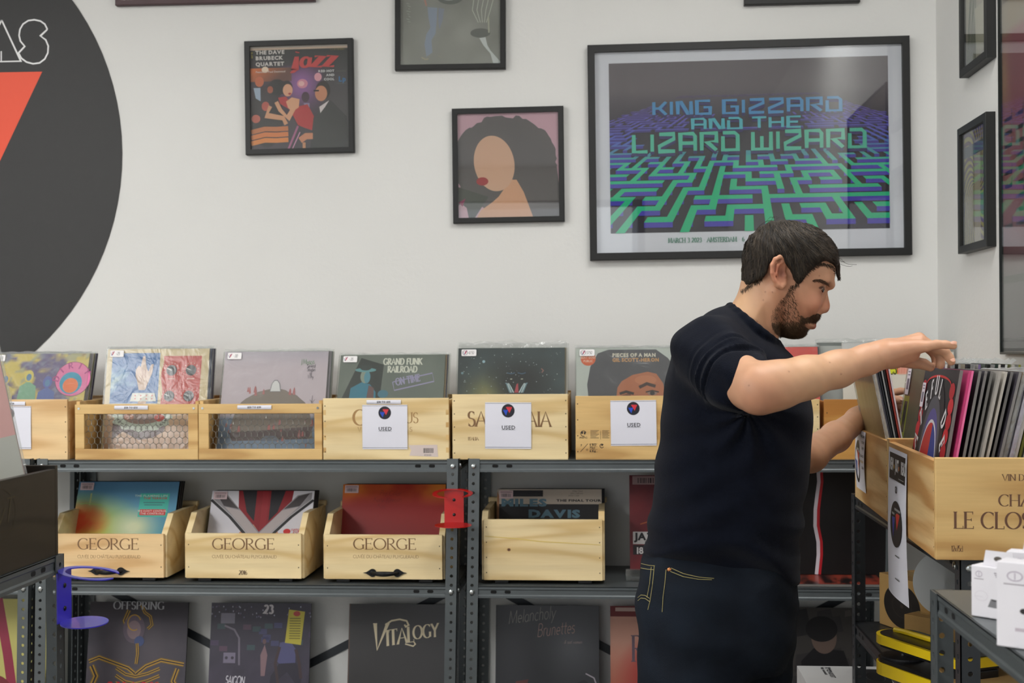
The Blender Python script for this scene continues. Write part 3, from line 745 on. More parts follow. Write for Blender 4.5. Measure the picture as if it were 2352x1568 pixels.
pl = Art(1, 1); pl.rect(0, 0, 1, 1, (176, 166, 160))
picture('black frame above the maze poster, only its lower edge showing', (1708, -250), (1976, 4), 4.028, .0165, pl, tiltdeg=0)
pl2 = Art(1, 1); pl2.rect(0, 0, 1, 1, (120, 50, 60))
picture('dark reddish frame cut off by the top edge above the jazz cover', (262, -300), (722, 0.5), 4.028, .0165, pl2, fm=mat('dark_red_frame', (70, 44, 48), .5), tiltdeg=.2)

def art_spiral():
    a = Art(1, 1); a.rect(0, 0, 1, 1, (108, 78, 96)); cx, cy = .5, .5
    n = 30
    for k in range(n):
        pts = []; 
        for side in (0, 1):
            row = []
            for i in range(15):
                r = .04 + .72 * i / 14; th = 2 * PI * (k + .5 * side) / n + 1.25 * r * 1.6
                row.append((cx + r * math.cos(th), cy + r * math.sin(th)))
            pts.append(row)
        for i in range(14):
            p = clip_rect([pts[0][i], pts[0][i + 1], pts[1][i + 1], pts[1][i]])
            if p: a.poly(p, (196, 184, 74), flat=(k + i) > 0)
    a.rect(.42, .0, .66, .9, (214, 200, 176)); a.rect(.0, .78, 1, .88, (90, 104, 110)); a.rect(.66, .25, .95, .42, (110, 150, 116))
    return a
picture('black framed yellow and purple swirl print on the right wall above the hand', (2199, 297), (2266, 566), .968, .02, art_spiral(), wallx=.968, depth=.026)
def art_green():
    a = Art(1, 1); a.grad(0, 0, 1, 1, lambda u, v: mix((190, 186, 150), (206, 196, 190), fbm(u * 3, v * 5, 2)), 8, 16)
    a.rect(0, .42, 1, .5, (120, 112, 70))
    for i in range(7): a.line([(.05 + i * .06, .0), (.1 + .05 * i, .2 + .04 * (i % 3)), (.22 + .04 * i, .42)], .03, (66, 92, 52))
    a.poly([(.45, .02), (.95, .06), (.9, .3), (.4, .3)], (222, 218, 196)); return a
picture('black framed green foliage print on the right wall, cut off at the top', (2201, -250), (2266, 132), .968, .02, art_green(), wallx=.968, depth=.026)
def art_bigpink():
    a = Art(1, 1)
    a.grad(0, 0, 1, 1, lambda u, v: mix(mix((118, 108, 112), (166, 88, 100), clamp((v - .18) * 6)), (196, 148, 110), clamp((fbm(u * 4, v * 4, 8) - .45) * 3) * clamp((v - .3) * 3)) if v < .85 else mix((178, 150, 110), (170, 160, 150), fbm(u * 5, v * 5)), 30, 40)
    for i in range(9):  # reflection of the maze poster painted into the print as strokes
        y = .33 + i * .035
        for j in range(8):
            if vnoise(i * 3, j * 5, 2) > .35: a.line([(.02 + j * .12, y), (.1 + j * .12, y), (.1 + j * .12, y + .022)], .009, (124, 130, 128) if i % 2 else (110, 80, 130), flat=True)
    a.rect(0, .18, 1, .2, (80, 82, 76)); a.rect(0, .92, 1, .935, (116, 96, 70))
    return a
picture('tall pink and teal poster in thin black metal frame at the right edge', (2290, -60), (2560, 818), .975, .006, art_bigpink(), wallx=.975, depth=.018, fm=mat('thin_black_metal', (40, 44, 42), .3, .5))

# ------------------------------------------------------------------ slotted steel shelving
def flange(q, w, H, th, m, T, pitch=.0262, hr=.0047, z0=.018):
    """perforated strip w wide (u), H high, th thick, real holes"""
    old = q.M; q.M = old @ T
    n = int((H - .012) / pitch); k = 8
    def octa(cx, cz, r): return [(cx + r * math.cos(PI / 4 * i + PI / 8), cz + r * math.sin(PI / 4 * i + PI / 8)) for i in range(k)]
    zt = 0.0
    cx = w / 2; hs = w / 2
    for i in range(n):
        zc = H - z0 - i * pitch; a, b = zc - pitch / 2, zc + pitch / 2
        if i == 0: b = H
        if i == n - 1: a = 0
        hole = octa(cx, zc, hr)
        sq = []
        for (x, z) in hole:
            dx, dz = x - cx, z - zc
            s_ = min(hs / abs(dx), ((b - zc) if dz > 0 else (zc - a)) / abs(dz))
            sq.append((cx + dx * s_, zc + dz * s_))
        cor = [(w, b), (0, b), (0, a), (w, a)]
        for y, fl in ((0, 1), (th, 0)):
            vs = [(x, y, z) for x, z in hole] + [(x, y, z) for x, z in sq] + [(x, y, z) for x, z in cor]
            fs = [(j, 8 + j, 8 + (j + 1) % 8, (j + 1) % 8) for j in range(8)]
            fs += [(8 + 1 - 1, 16, 8 + 1), ]
            # corner fills between square points 0-1,2-3,4-5,6-7
            fs = fs[:8] + [(8 + 0, 16 + 0, 8 + 1), (8 + 2, 16 + 1, 8 + 3), (8 + 4, 16 + 2, 8 + 5), (8 + 6, 16 + 3, 8 + 7)]
            fs = [f for f in fs if True]
            q.add(vs, [f if fl else f[::-1] for f in fs], m)
        q.add([(x, 0, z) for x, z in hole] + [(x, th, z) for x, z in hole], [(j, (j + 1) % 8, 8 + (j + 1) % 8, 8 + j) for j in range(8)], m)
    q.add([(0, 0, 0), (w, 0, 0), (w, 0, H), (0, 0, H), (0, th, 0), (w, th, 0), (w, th, H), (0, th, H)], [(0, 4, 7, 3), (1, 2, 6, 5), (0, 1, 5, 4), (3, 7, 6, 2)], m)
    q.M = old

def post_obj(root, x, y, H, sx, sy, lean=0.0, m=None, wx=.034, wy=.05):
    """L angle: corner at x,y; flange along sx*X at the outer face, flange along sy*Y"""
    m = m or STEEL; q = MB(); th = .0022
    S = Matrix.Identity(4); S[0][2] = lean
    S[0][3] = x - lean * .95; S[1][3] = y
    T1 = S @ Matrix.Diagonal((sx, sy, 1, 1))
    flange(q, wx, H, th, m, T1)
    T2 = S @ Matrix.Diagonal((sx, sy, 1, 1)) @ Matrix(((0, 1, 0, 0), (1, 0, 0, 0), (0, 0, 1, 0), (0, 0, 0, 1)))
    flange(q, wy, H, th, m, T2)
    return q.build('post', root)

def shelf_obj(root, x0, x1, y0, y1, z, lip=.034, m=None, slots=True):
    m = m or STEEL; q = MB(); t = .0025; e = .0035
    q.bbox((x0, y0, z - .004), (x1, y1, z), m, .001)
    prof = [(0, 0), (0, -lip * .28), (e * .6, -lip * .36), (e * .6, -lip * .72), (0, -lip * .82), (0, -lip), (t, -lip), (t, 0)]
    q.prism([(y0 + a, z + b) for a, b in prof], x0, x1, m, 'X'); q.prism([(y1 - a, z + b) for a, b in prof], x0, x1, m, 'X')
    q.prism([(x0 + a, z + b) for a, b in prof], y0, y1, m, 'Y'); q.prism([(x1 - a, z + b) for a, b in prof], y0, y1, m, 'Y')
    if slots:
        def oval(cx, cz, f):
            pts = [(cx + .0062 * math.copysign(1, math.cos(w)) * .7 + .0045 * math.cos(w), cz + .0045 * math.sin(w)) for w in [2 * PI * i / 16 + .01 for i in range(16)]]
            q.add([f(u, v) for u, v in pts], [list(range(16))], HOLE)
        for cx in (x0 + .075, x0 + .115, x1 - .075, x1 - .115):
            oval(cx, z - lip * .5, lambda u, v: (u, y0 + e * .6 - .0004 * 1 - .0002, v)); oval(cx, z - lip * .5, lambda u, v: (u, y1 - e * .6 + .0006, v))
        for cy in (y0 + .075, y0 + .115, y1 - .075, y1 - .115):
            oval(cy, z - lip * .5, lambda u, v: (x0 + e * .6 - .0006, u, v)); oval(cy, z - lip * .5, lambda u, v: (x1 - e * .6 + .0006, u, v))
    return q.build('shelf_panel', root)

def shelving(label, x0, x1, y0, y1, H, levels, lean=0.0, brace=False, group='grey steel shelving units', bolts='front', wy=.05, m=None):
    root = empty('shelving_unit', ((x0 + x1) / 2, (y0 + y1) / 2, 0), 0, label, 'shelving', group)
    cx, cy = (x0 + x1) / 2, (y0 + y1) / 2
    X0, X1, Y0, Y1 = x0 - cx, x1 - cx, y0 - cy, y1 - cy
    for x, sx in ((X0, 1), (X1, -1)):
        for y, sy in ((Y0, 1), (Y1, -1)): post_obj(root, x, y, H, sx, sy, lean, m, wy=wy)
    for z in levels:
        dx = lean * (z - .95)
        shelf_obj(root, X0 + dx + .0028, X1 + dx - .0028, Y0 + .0028, Y1 - .0028, z, m=m)
        for x, sx in ((X0, 1), (X1, -1)):
            for k, (p, ax) in enumerate((((x + dx + sx * .017, Y0, z - .017), (0, -1, 0)), ((x + dx, Y0 + .03, z - .017), (-sx, 0, 0)))):
                q = MB(); q.cyl(p, ax, .0075, .005, ZINC, 12, dome=.6); q.cyl(Vector(p) - Vector(ax) * .004, ax, .006, .004, ZINC, 6); q.build('bolt', root)
    if brace:
        for s_ in (-1, 1):
            q = MB(); a = Vector((X0 * s_ + .02 * s_, Y1 + .001 + .002 * (s_ > 0), .12)); b = Vector((X1 * s_ - .02 * s_, Y1 + .001 + .002 * (s_ > 0), .74))
            d = (b - a).normalized(); nrm = Vector((-d.z, 0, d.x)) * .0125
            q.add([a - nrm, b - nrm, b + nrm, a + nrm] + [v + Vector((0, .0015, 0)) for v in (a - nrm, b - nrm, b + nrm, a + nrm)], [(0, 1, 2, 3), (7, 6, 5, 4), (0, 4, 5, 1), (1, 5, 6, 2), (2, 6, 7, 3), (3, 7, 4, 0)], STEEL_D)
            q.build('cross_brace', root)
    return root
ZT, ZM, ZL = 1.1545, .798, .372
SY0, SY1 = 3.68, 4.043
shelving('grey steel shelving unit in the middle with crates at three levels', -1.668, -.433, SY0, SY1, ZT + .004, (ZT, ZM, ZL), lean=.02, brace=True)
shelving('grey steel shelving unit behind the man', -.408, .792, SY0, SY1, ZT + .004, (ZT, ZM, ZL), lean=.02, brace=True)
shelving('grey steel shelving unit at far left, mostly hidden by the dark crate', -2.92, -1.685, SY0, SY1, ZT + .004, (ZT, ZM, ZL), lean=.02)
ZR = 1.0985
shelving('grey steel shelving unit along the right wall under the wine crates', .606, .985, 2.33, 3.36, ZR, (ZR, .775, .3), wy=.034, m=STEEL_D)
shelving('low grey steel shelving in the lower right corner holding white boxes', .487, .93, 1.05, 2.045, 1.0965, (1.0965, .66, .2), wy=.034, m=STEEL)
shelving('grey steel shelving unit in the left foreground under the dark crate', -1.42, -1.0, 1.28, 2.325, 1.1, (1.1, .66, .2), wy=.034, m=STEEL)
# ------------------------------------------------------------------ wine crates
def nail(q, x, z, y=0.0, r=.0016):
    q.add([(x + r * math.cos(t), y - .00025, z + r * 1.2 * math.sin(t)) for t in [2 * PI * i / 8 for i in range(8)]], [list(range(8))], mat('dark_nail_hole', (70, 52, 36), .8))

def crate(label, x0, Y, z0, W, D, H, wood, art=None, side='flat', rz=0.0, fronth=None, nails=None, t=.009, sidew=None, feet=False, handle=None, bar=False, front='panel', papers=(), group='wooden wine crates', extra=None, finger=False, topback=None):
    """open crate; x0,Y,z0 front lower left corner. local frame: x right, y back"""
    root = empty('wine_crate', (x0, Y, z0), rz, label, 'crate', group)
    fh = fronth or H; sw = sidew or wood
    a = Art(W, fh) if art is None else art
    if front == 'panel':
        q = MB(); q.bbox((0, 0, 0), (W, t, fh), wood, .0012)
        for (nx, nz) in (nails or []): nail(q, nx, nz)
        if finger:
            k = int(fh / .018)
            for i in range(k):
                for xx in (0.0005, W - .0085):
                    if i % 2: q.box((xx, -.0002, i * .018 + .002), (xx + .008, 0, i * .018 + .0165), PINE[3])
        a.into(q, None, INK); q.build('front_panel', root)
    else:   # frame with wire mesh
        q = MB(); l, r_, bo, to = front
        q.bbox((0, 0, 0), (W, t, bo), wood, .001); q.bbox((0, 0, to), (W, t, fh), wood, .001)
        q.bbox((0, .0005, bo), (l, t, to), sw, .001); q.bbox((r_, .0005, bo), (W, t, to), sw, .001)
        for p in ((.012, fh - .012), (W - .012, fh - .012)): q.cyl((p[0], -.0008, p[1]), (0, -1, 0), .0035, .0006, ZINC, 10)
        q.build('front_frame', root)
        q = MB(); cw, chh = .0175, .0235; y = t + .001
        nx = int((r_ - l) / cw) + 2; nz = int((to - bo) / (chh * .75)) + 2
        wr = mat('galvanised_wire', (150, 150, 145), .35, .9)
        R = random.Random(int(W * 1000))
        def pt(x, z): return (min(max(x, l), r_), y + R.uniform(-.0005, .0005), min(max(z, bo), to))
        for j in range(nz):
            zz = bo + j * chh * .75; off = cw / 2 * (j % 2)
            for i in range(nx):
                xx = l + i * cw + off + R.uniform(-.0006, .0006)
                if xx > r_ - .002: continue
                z1 = zz + chh * .5
                if zz < to and xx > l: q.tube([pt(xx, zz), pt(xx + .0004, (zz + z1) / 2), pt(xx, z1)], .00095, wr, 5)
                for s_ in (-1, 1):
                    if l < xx + s_ * cw / 4 < r_ and z1 < to: q.tube([pt(xx, z1), pt(xx + s_ * cw / 2, z1 + chh * .25)], .0008, wr, 4)
        q.build('wire_mesh', root)
    for sx in (0, W - t):
        q = MB()
        if side == 'flat': q.bbox((sx, t, 0), (sx + t, D - t, H - .006), sw, .001)
        else:
            q.prism([(t, .0), (D - t, .0), (D - t, H), (t + (H - fh) * 1.15, H), (t, fh - .004)], sx - (.006 if sx == 0 else -.0), sx + t + (.006 if sx else 0), sw, 'X')
        for k in range(5): q.cyl((W if sx else 0, t + .004 + 0 * k, .02 + k * (fh - .03) / 4.5), (1 if sx else -1, 0, 0), .0013, .0002, mat('dark_nail_hole', (70, 52, 36), .8), 6)
        q.build('side_panel', root)
    q = MB(); q.bbox((0, D - t, 0), (W, D, topback or H), sw, .001); q.build('back_panel', root)
    q = MB(); q.box((t, t, .002), (W - t, D - t, .002 + t), sw); q.build('base_panel', root)
    if bar:
        q = MB(); q.bbox((-.012, D - t - .02, H - .004), (W + .012, D - t - .004, H + .012), sw, .002); q.build('cross_bar', root)
    if feet:
        for fx in (.05, W - .05):
            for fy in (.03, D - .04):
                q = MB(); q.bbox((fx - .02, fy - .015, -.0117), (fx + .02, fy + .015, -.0002), mat('black_rubber', (18, 18, 20), .5), .002); q.build('foot', root)
    if handle:
        hx, hz = handle; q = MB(); mm = mat('black_cast_iron', (20, 20, 22), .45, .4, bump=.2, bscale=300)
        for s_ in (-1, 1):
            pts = [(hx + s_ * (.036 + .0115 * math.cos(w_)), hz + .0115 * math.sin(w_)) for w_ in [PI * .25 + 2 * PI * i / 20 for i in range(0, 16)]] if s_ > 0 else None
            ring = [(.036 + .0115 * math.cos(math.radians(w_)), .0115 * math.sin(math.radians(w_))) for w_ in range(40, 321, 20)] 
            leaf = [(.0475, .008)] + [(.054, .003), (.061, 0.0), (.054, -.003)] + [(.0475, -.008)]
            ring = [(.036 + .0115 * math.cos(math.radians(w_)), .0115 * math.sin(math.radians(w_))) for w_ in range(45, 316, 18)]
            poly = [(hx + s_ * u, hz + v) for u, v in ring + [(.0475, -.006), (.054, -.002), (.063, 0), (.054, .002), (.0475, .006)]]
            if s_ < 0: poly = poly[::-1]
            q.prism(poly[::-1], -.0035, -.0003, mm, 'Y')
            q.cyl((hx + s_ * .036, -.0035, hz), (0, -1, 0), .006, .003, mm, 14, dome=.8)
        n = 12; pts = []
        for i in range(n + 1):
            u = i / n; pts.append((hx - .036 + .072 * u, -.004 - .019 * math.sin(PI * u) ** .7, hz))
        q.tube(pts, [.0045 + .003 * math.sin(PI * i / n) for i in range(n + 1)], mm, 10)
        q.build('handle', root, smooth=False)
    for (px0, pz0, pw, ph, pa, nm, rot) in papers:
        q = MB(); n = 8
        # sheet slightly bowed off the wood
        old = q.M; q.M = Matrix.Translation((px0, -.0012, pz0)) @ Matrix.Rotation(rot, 4, 'Y')
        def Yb(u, v): return -.0022 * math.sin(PI * v) - .0015 * (1 - v) ** 3 * (u - .2)
        vs = [(pw * i / n, Yb(i / n, j / n), ph * j / n) for j in range(n + 1) for i in range(n + 1)]
        q.add(vs, [(j * (n + 1) + i, j * (n + 1) + i + 1, (j + 1) * (n + 1) + i + 1, (j + 1) * (n + 1) + i) for j in range(n) for i in range(n)], PAPER)
        for vs2, fs2, col, k in pa.items:
            out = []
            fl = []
            for f in fs2:
                ar = sum(vs2[f[i]][0] * vs2[f[(i + 1) % len(f)]][1] - vs2[f[(i + 1) % len(f)]][0] * vs2[f[i]][1] for i in range(len(f)))
                fl.append(list(f) if ar > 0 else list(f)[::-1])
            q.add([(u * pw, Yb(u, v) - .0003 - .00005 * k, v * ph) for u, v in vs2], fl, INK, col)
        q.M = old
        q.build(nm, root)
    return root

def art_used(word=True):
    a = Art(1, 1)
    a.rect(0, .028, 1, .036, (60, 60, 90)); a.rect(0, .975, 1, .982, (60, 60, 70), flat=True)
    a.ell(.5, .82, .14, .145, (18, 20, 34), n=36)
    a.poly([(.45, .9), (.59, .9), (.53, .77)], (206, 44, 56)); a.poly([(.39, .835), (.47, .835), (.5, .84), (.455, .715)], (24, 72, 190))
    a.rect(.47, .91, .57, .915, (120, 60, 70)); a.rect(.39, .85, .455, .855, (90, 90, 130), flat=True)
    if word: a.text('USED', .36, .42, .085, (34, 34, 44), bold=.012, sx=1.0); a.rect(.36, .405, .655, .41, (50, 60, 70))
    return a
def art_price(t):
    a = Art(1, 1); a.text(t, .5, .32, .42, (36, 34, 36), bold=.04, align='c', sx=.125, style='sans'); return a
def strip(txt, xc, z, w=.078, h=.0115): return (xc - w / 2, z, w, h, art_price(txt), 'price_strip', 0.0)

YC = 3.70            # crate fronts on the top shelf
def X(px, py=980, Y=YC): return at(px, py, Y).x
def Zp(py, px=1000, Y=YC): return at(px, py, Y).z
zt = ZT
hT = lambda py, px=1000: at(px, py, YC).z - zt
CW = .335
nl = lambda W, H, n=4, e=.006: [(e, H * (i + .5) / n) for i in range(n)] + [(W - e, H * (i + .5) / n) for i in range(n)]
# C1 used crate, left
x1 = X(155); W_ = .355
crate('pale wine crate with USED paper at the far left of the top shelf', x1 - W_, YC, zt, W_, .32, hT(917, 80), PINE[1], nails=nl(W_, hT(917, 80)),
      papers=[(X(-33) - (x1 - W_), hT(1031, 20), X(72) - X(-33), Zp(930) - Zp(1031), art_used(), 'paper_sign', 0), strip('$10 TO $20', X(18) - (x1 - W_), hT(931, 20), X(60) - X(-22))])
# C2, C3 wire fronts
for (a_, b_, l_, r_, lab, pr_, pc, wd) in ((172, 454.5, 193, 432, 'rustic chicken-wire crate with knob-cover record behind the wire', '$20 TO $25', 302, PINE[3]),
                               (456, 739.5, 479, 722, 'rustic chicken-wire crate with pale hill-cover record behind the wire', '$25 TO $30', 585, PINE[3])):
    xa, xb = X(a_), X(b_); hf = hT(928, 400)
    crate(lab, xa, YC, zt, xb - xa, .32, hT(917, 200), wd, fronth=hf, front=(X(l_) - xa, X(r_) - xa, hT(1031, 400), hT(950, 400)), sidew=PINE[3], side='flat',
          papers=[strip(pr_, X(pc) - xa, hT(940, 400), X(340) - X(263))], t=.011)
# C4
xa, xb = X(742), X(1031); hf = hT(914, 900); W_ = xb - xa
a = Art(W_, hf); L_ = lambda px: X(px) - xa
bc = (166, 128, 78)
a.text('C', L_(810), Zp(976) - zt, Zp(940) - Zp(976), bc, 'serif', sx=1.1, bold=1.3); a.text('US', L_(931), Zp(971) - zt, Zp(947) - Zp(971), bc, 'serif', sx=.95)
a.text('V', L_(822), Zp(991) - zt, .013, bc, 'serif'); a.text('S', L_(941), Zp(991) - zt, .013, bc, 'serif')
a.poly([(L_(940), Zp(1046) - zt), (L_(1006), Zp(1049) - zt), (L_(1004), Zp(1021) - zt), (L_(938), Zp(1022) - zt), (L_(944), Zp(1034) - zt)], (214, 198, 192))
a.barcode(L_(972), Zp(1040) - zt, .03, .014); a.text('4720102', L_(974), Zp(1046) - zt, .004, (90, 80, 84), bold=.02)
crate('pale wine crate with USED paper and torn bar code label', xa, YC, zt, W_, .32, hf, PINE[2], art=a, nails=[(.006, hf * (i + .5) / 4) for i in range(4)], finger=True,
      papers=[(L_(832.5), Zp(1031) - zt, X(936) - X(832.5), Zp(929) - Zp(1031), art_used(), 'paper_sign', 0), strip('$30 TO $35', L_(882), Zp(927) - zt, X(922) - X(843))])
# C5
xa, xb = X(1039), X(1304.5); hf = hT(905, 1170); W_ = xb - xa
a = Art(W_, hf); bc = (128, 94, 60)
a.text('SA', L_(1074), Zp(979) - zt, Zp(945) - Zp(979), bc, 'serif', sx=.98, bold=1.3); a.text('AIA', L_(1266), Zp(980) - zt, Zp(946) - Zp(980), bc, 'serif', sx=.92, align='r', bold=1.3)
a.text('ITALIA', L_(1075), Zp(1011) - zt, .0092, bc, 'serif', bold=1.5)
crate('tallest pale wine crate with USED paper, middle of the top shelf', xa, YC, zt, W_, .32, hf, PINE[2], art=a, nails=nl(W_, hf, 5), sidew=PINE[3],
      papers=[(L_(1114), Zp(1030) - zt, X(1220) - X(1114), Zp(924) - Zp(1030), art_used(), 'paper_sign', .006)])
# C6
xa = X(1322); hf = hT(909, 1400); W_ = .345
a = Art(W_, hf); bk = (52, 44, 36)
a.ring(L_(1340), Zp(996) - zt, .0085, .0085, .0018, bk, a0=20, a1=290); a.ell(L_(1337), Zp(994) - zt, .003, .0035, bk); a.ell(L_(1343), Zp(995) - zt, .0025, .004, bk); a.text('PEFC', L_(1331), Zp(1007) - zt, .0045, bk, sx=1.5)
for i in range(7):
    a.rect(L_(1356), Zp(989.5 + i * 2.8) - zt, L_(1356) + .024 - .004 * (i % 3), Zp(989.5 + i * 2.8) - zt + .0011, bk, flat=True); a.rect(L_(1383), Zp(989.5 + i * 2.8) - zt, L_(1383) + .02 - .003 * (i % 2), Zp(989.5 + i * 2.8) - zt + .0011, bk, flat=True)
a.line([(L_(1379.5), Zp(989) - zt), (L_(1379.5), Zp(1009) - zt)], .0007, bk)
a.line([(L_(1333), Zp(1037) - zt), (L_(1350), Zp(1019) - zt)], .0012, bk); a.text('7', L_(1333), Zp(1025) - zt, .006, bk); a.text('11', L_(1345), Zp(1035) - zt, .006, bk)
for i, t_ in enumerate(('6 BO', '75cl', '6 Kg')): a.text(t_, L_(1354), Zp(1023.5 + i * 7) - zt, .006, bk); a.rect(L_(1354), Zp(1024.5 + i * 7) - zt, L_(1372), Zp(1024) + (Zp(1031) - Zp(1024)) * i - zt, bk, flat=True) if False else None
for yy in (1019, 1026, 1032, 1038): a.rect(L_(1354), Zp(yy) - zt, L_(1372), Zp(yy) - zt + .0006, bk, flat=True)
a.ring(L_(1382), Zp(1024) - zt, .0062, .0062, .0016, bk, a0=40, a1=330); a.poly([(L_(1380), Zp(1019) - zt), (L_(1386), Zp(1021) - zt), (L_(1382), Zp(1025) - zt)], bk)
crate('warm brown wine crate with printed recycling marks and USED paper, beside the man', xa, YC, zt, W_, .32, hf, PINE[3], art=a, nails=nl(W_, hf, 4), sidew=PINE[2],
      papers=[(L_(1403), Zp(1024) - zt, X(1508) - X(1403), Zp(921) - Zp(1024), art_used(), 'paper_sign', -.008)])
# C7, C8 behind the man
crate('pale wine crate right behind the man, mostly covered by his arm', X(1624), YC, zt, X(1883) - X(1624), .32, hT(917, 1700), PINE[2], nails=nl(X(1883) - X(1624), .17, 5), sidew=PINE[4])
crate('orange-brown wine crate at the right end of the top shelf', X(1893), YC, zt, .335, .32, hT(917, 1900), PINE[4], nails=[(.008, .13), (.008, .05)])

# ------------------------------------------------------------------ display crates on the middle shelf
YM = 3.71; zm = ZM + .012
def Xm(px, py=1280): return at(px, py, YM).x
def zz(py, px): return at(px, py, YM).z - zm
def george(px0, px1, fh_py, label, year=None, handle=None, wood=PINE[0], lw=None, D=.31, top=.052, art=None, lx=None, nailn=2, sidew=None):
    xa, xb = Xm(px0), Xm(px1); W = xb - xa; fh = zz(fh_py, (px0 + px1) / 2)
    a = art or Art(W, fh)
    if lx is not None:
        l = lambda px: Xm(px) - xa
        a.text('GEORGE', l(lx[0]), zz(1261, lx[0]), zz(1236, lx[0]) - zz(1261, lx[0]), (120, 86, 54), 'serif', sx=(Xm(lx[1]) - Xm(lx[0])) / .0307 / 4.42 * 1.0, bold=.85)
        a.text('CUVÉE DU CHÂTEAU PUYGUERAUD', l(lx[0]), zz(1281, lx[0]), .0088, (140, 106, 72), 'thin', sx=(Xm(lx[1]) - Xm(lx[0])) / .0088 / 17.6, bold=1.4)
        if year: a.text(year, l((lx[0] + lx[1]) / 2), zz(1319, lx[0]), .0125, (90, 66, 46), 'serif', align='c', sx=.92, bold=1.5)
    return crate(label, xa, YM, zm, W, D, fh + top, wood, art=a, side='display', fronth=fh, feet=True, bar=True, t=.011,
                 handle=(Xm(handle[0]) - xa, zz(handle[1], handle[0])) if handle else None, nails=nl(W, fh, nailn, .008), group='display crates on the middle shelf', sidew=sidew or PINE[2])
george(119, 376, 1226, 'display crate with black handle and the blue holder in front, leftmost on the middle shelf', lx=(178, 316), handle=(250, 1311), wood=PINE[1])
george(427, 692, 1225, 'display crate printed with year 2016, second on the middle shelf', year='2016', lx=(487, 629), wood=PINE[2])
george(746, 1016, 1228, 'display crate with black handle, left of the red holder', lx=(811, 955), handle=(884, 1315), wood=PINE[2])
xa = Xm(1111); a = Art(1, 1); a.ell(Xm(1169) - xa, zz(1262, 1169), .0055, .0045, (150, 108, 66)); a.ell(Xm(1169) - xa, zz(1262, 1169), .003, .003, (84, 54, 34))
a.line([(Xm(1114) - xa, zz(1231, 1114)), (Xm(1180) - xa, zz(1236, 1180)), (Xm(1240) - xa, zz(1243, 1240)), (Xm(1380) - xa, zz(1251, 1380))], .003, (222, 194, 112), taper=True)
george(1111, 1384, 1193, 'plain display crate without lettering, right of the red holder', wood=PINE[2], art=a, nailn=4, top=.02)

# ------------------------------------------------------------------ right crates
d_ = Vector((.0407, .969, 0)).normalized(); rzr = -math.atan2(d_.x, d_.y)
p0 = Vector((.5615, 2.315, ZR)); HR = .177
def art_clos():
    a = Art(.36, HR); c = (106, 72, 52)
    a.text('LE CLOS', .030, .055, .0285, c, 'serif', sx=1.07, bold=1.15); a.text('CHÂTEAU', .105, .094, .020, c, 'serif', sx=1.2, bold=1.1); a.text('VIN DE', .112, .138, .011, c, 'serif', sx=1.15, bold=1.1)
    a.text('12x75cl', .026, .015, .010, c, 'serif', sx=.62)
    return a
def art_oval(kind):
    a = Art(1, 1)
    if kind == 0:
        a.ell(.3, .47, .26, .36, (30, 28, 32), n=40); a.poly([(.28, .68), (.5, .62), (.4, .3)], (196, 66, 44)); a.poly([(.1, .5), (.27, .47), (.22, .22)], (40, 66, 150)); a.rect(.2, .66, .46, .7, (160, 160, 160))
        for i, t in enumerate(('RECORD', 'STORE', 'DAY!', 'BLACK', 'FRIDAY', '2024')): a.text(t, .98, .9 - i * .095 - (.035 if i > 2 else 0), .04, (40, 38, 44) if i != 4 else (196, 160, 90), align='r', bold=.04, sx=1.6)
    else:
        a.rect(.07, .79, .93, .97, (20, 18, 20))
        for i, t in enumerate(('NEW', 'JUST', 'READY')): a.text(t, .1 + (0, .30, .62)[i], .855, .08, (224, 224, 224), sx=.74, bold=.05)
        a.ell(.345, .88, .022, .016, (200, 160, 60)); a.ell(.61, .88, .022, .016, (200, 120, 60)); a.rect(.6, .81, .88, .815, (150, 150, 150))
        a.ring(.48, .73, .06, .025, .012, (40, 36, 44)); a.ell(.48, .73, .02, .012, (40, 36, 44))
        a.ell(.5, .5, .31, .155, (28, 26, 30), n=44); a.poly([(.47, .58), (.7, .575), (.56, .46)], (190, 52, 38)); a.poly([(.28, .545), (.45, .54), (.38, .40)], (50, 62, 150)); a.rect(.42, .59, .72, .606, (150, 150, 150)); a.rect(.28, .555, .42, .57, (150, 150, 150))
        a.rect(.5, .285, .68, .295, (110, 110, 110)); a.rect(.5, .13, .68, .14, (110, 110, 110))
    return a
def side_sign(root, L, z0, w, h, art, y0, hang=0.0, nm='paper_sign'):
    """paper on the aisle side (local -X face) from y0 towards the viewer"""
    q = MB(); n = 14
    def Pf(u, v):
        out = .0015 + (.004 * math.sin(PI * v) if hang == 0 else (.010 * max(0, (.55 - v)) * math.sin(u * 3 + .5) + .003 * math.sin(PI * v)))
        return (-out, y0 - w * u, z0 + h * v)
    vs = [Pf(i / n, j / n) for j in range(n + 1) for i in range(n + 1)]
    q.add(vs, [(j * (n + 1) + i, j * (n + 1) + i + 1, (j + 1) * (n + 1) + i + 1, (j + 1) * (n + 1) + i) for j in range(n) for i in range(n)], PAPER)
    for vs2, fs2, col, k in art.items:
        fl = []
        for f in fs2:
            ar = sum(vs2[f[i]][0] * vs2[f[(i + 1) % len(f)]][1] - vs2[f[(i + 1) % len(f)]][0] * vs2[f[i]][1] for i in range(len(f)))
            fl.append(list(f) if ar > 0 else list(f)[::-1])
        out = []
        for u, v in vs2: x, y, z = Pf(u, v); out.append((x - .0004 - .0001 * k, y, z))
        q.add(out, fl, INK, col)
    q.build(nm, root)
rn = crate('large wine crate nearest the right edge, printed dark brown lettering, hanging paper strip', p0.x, p0.y, ZR, .36, .483, HR, PINE_Y and PINE[3], art=art_clos(), rz=rzr, sidew=PINE_Y, t=.013, group='wine crates along the right wall')
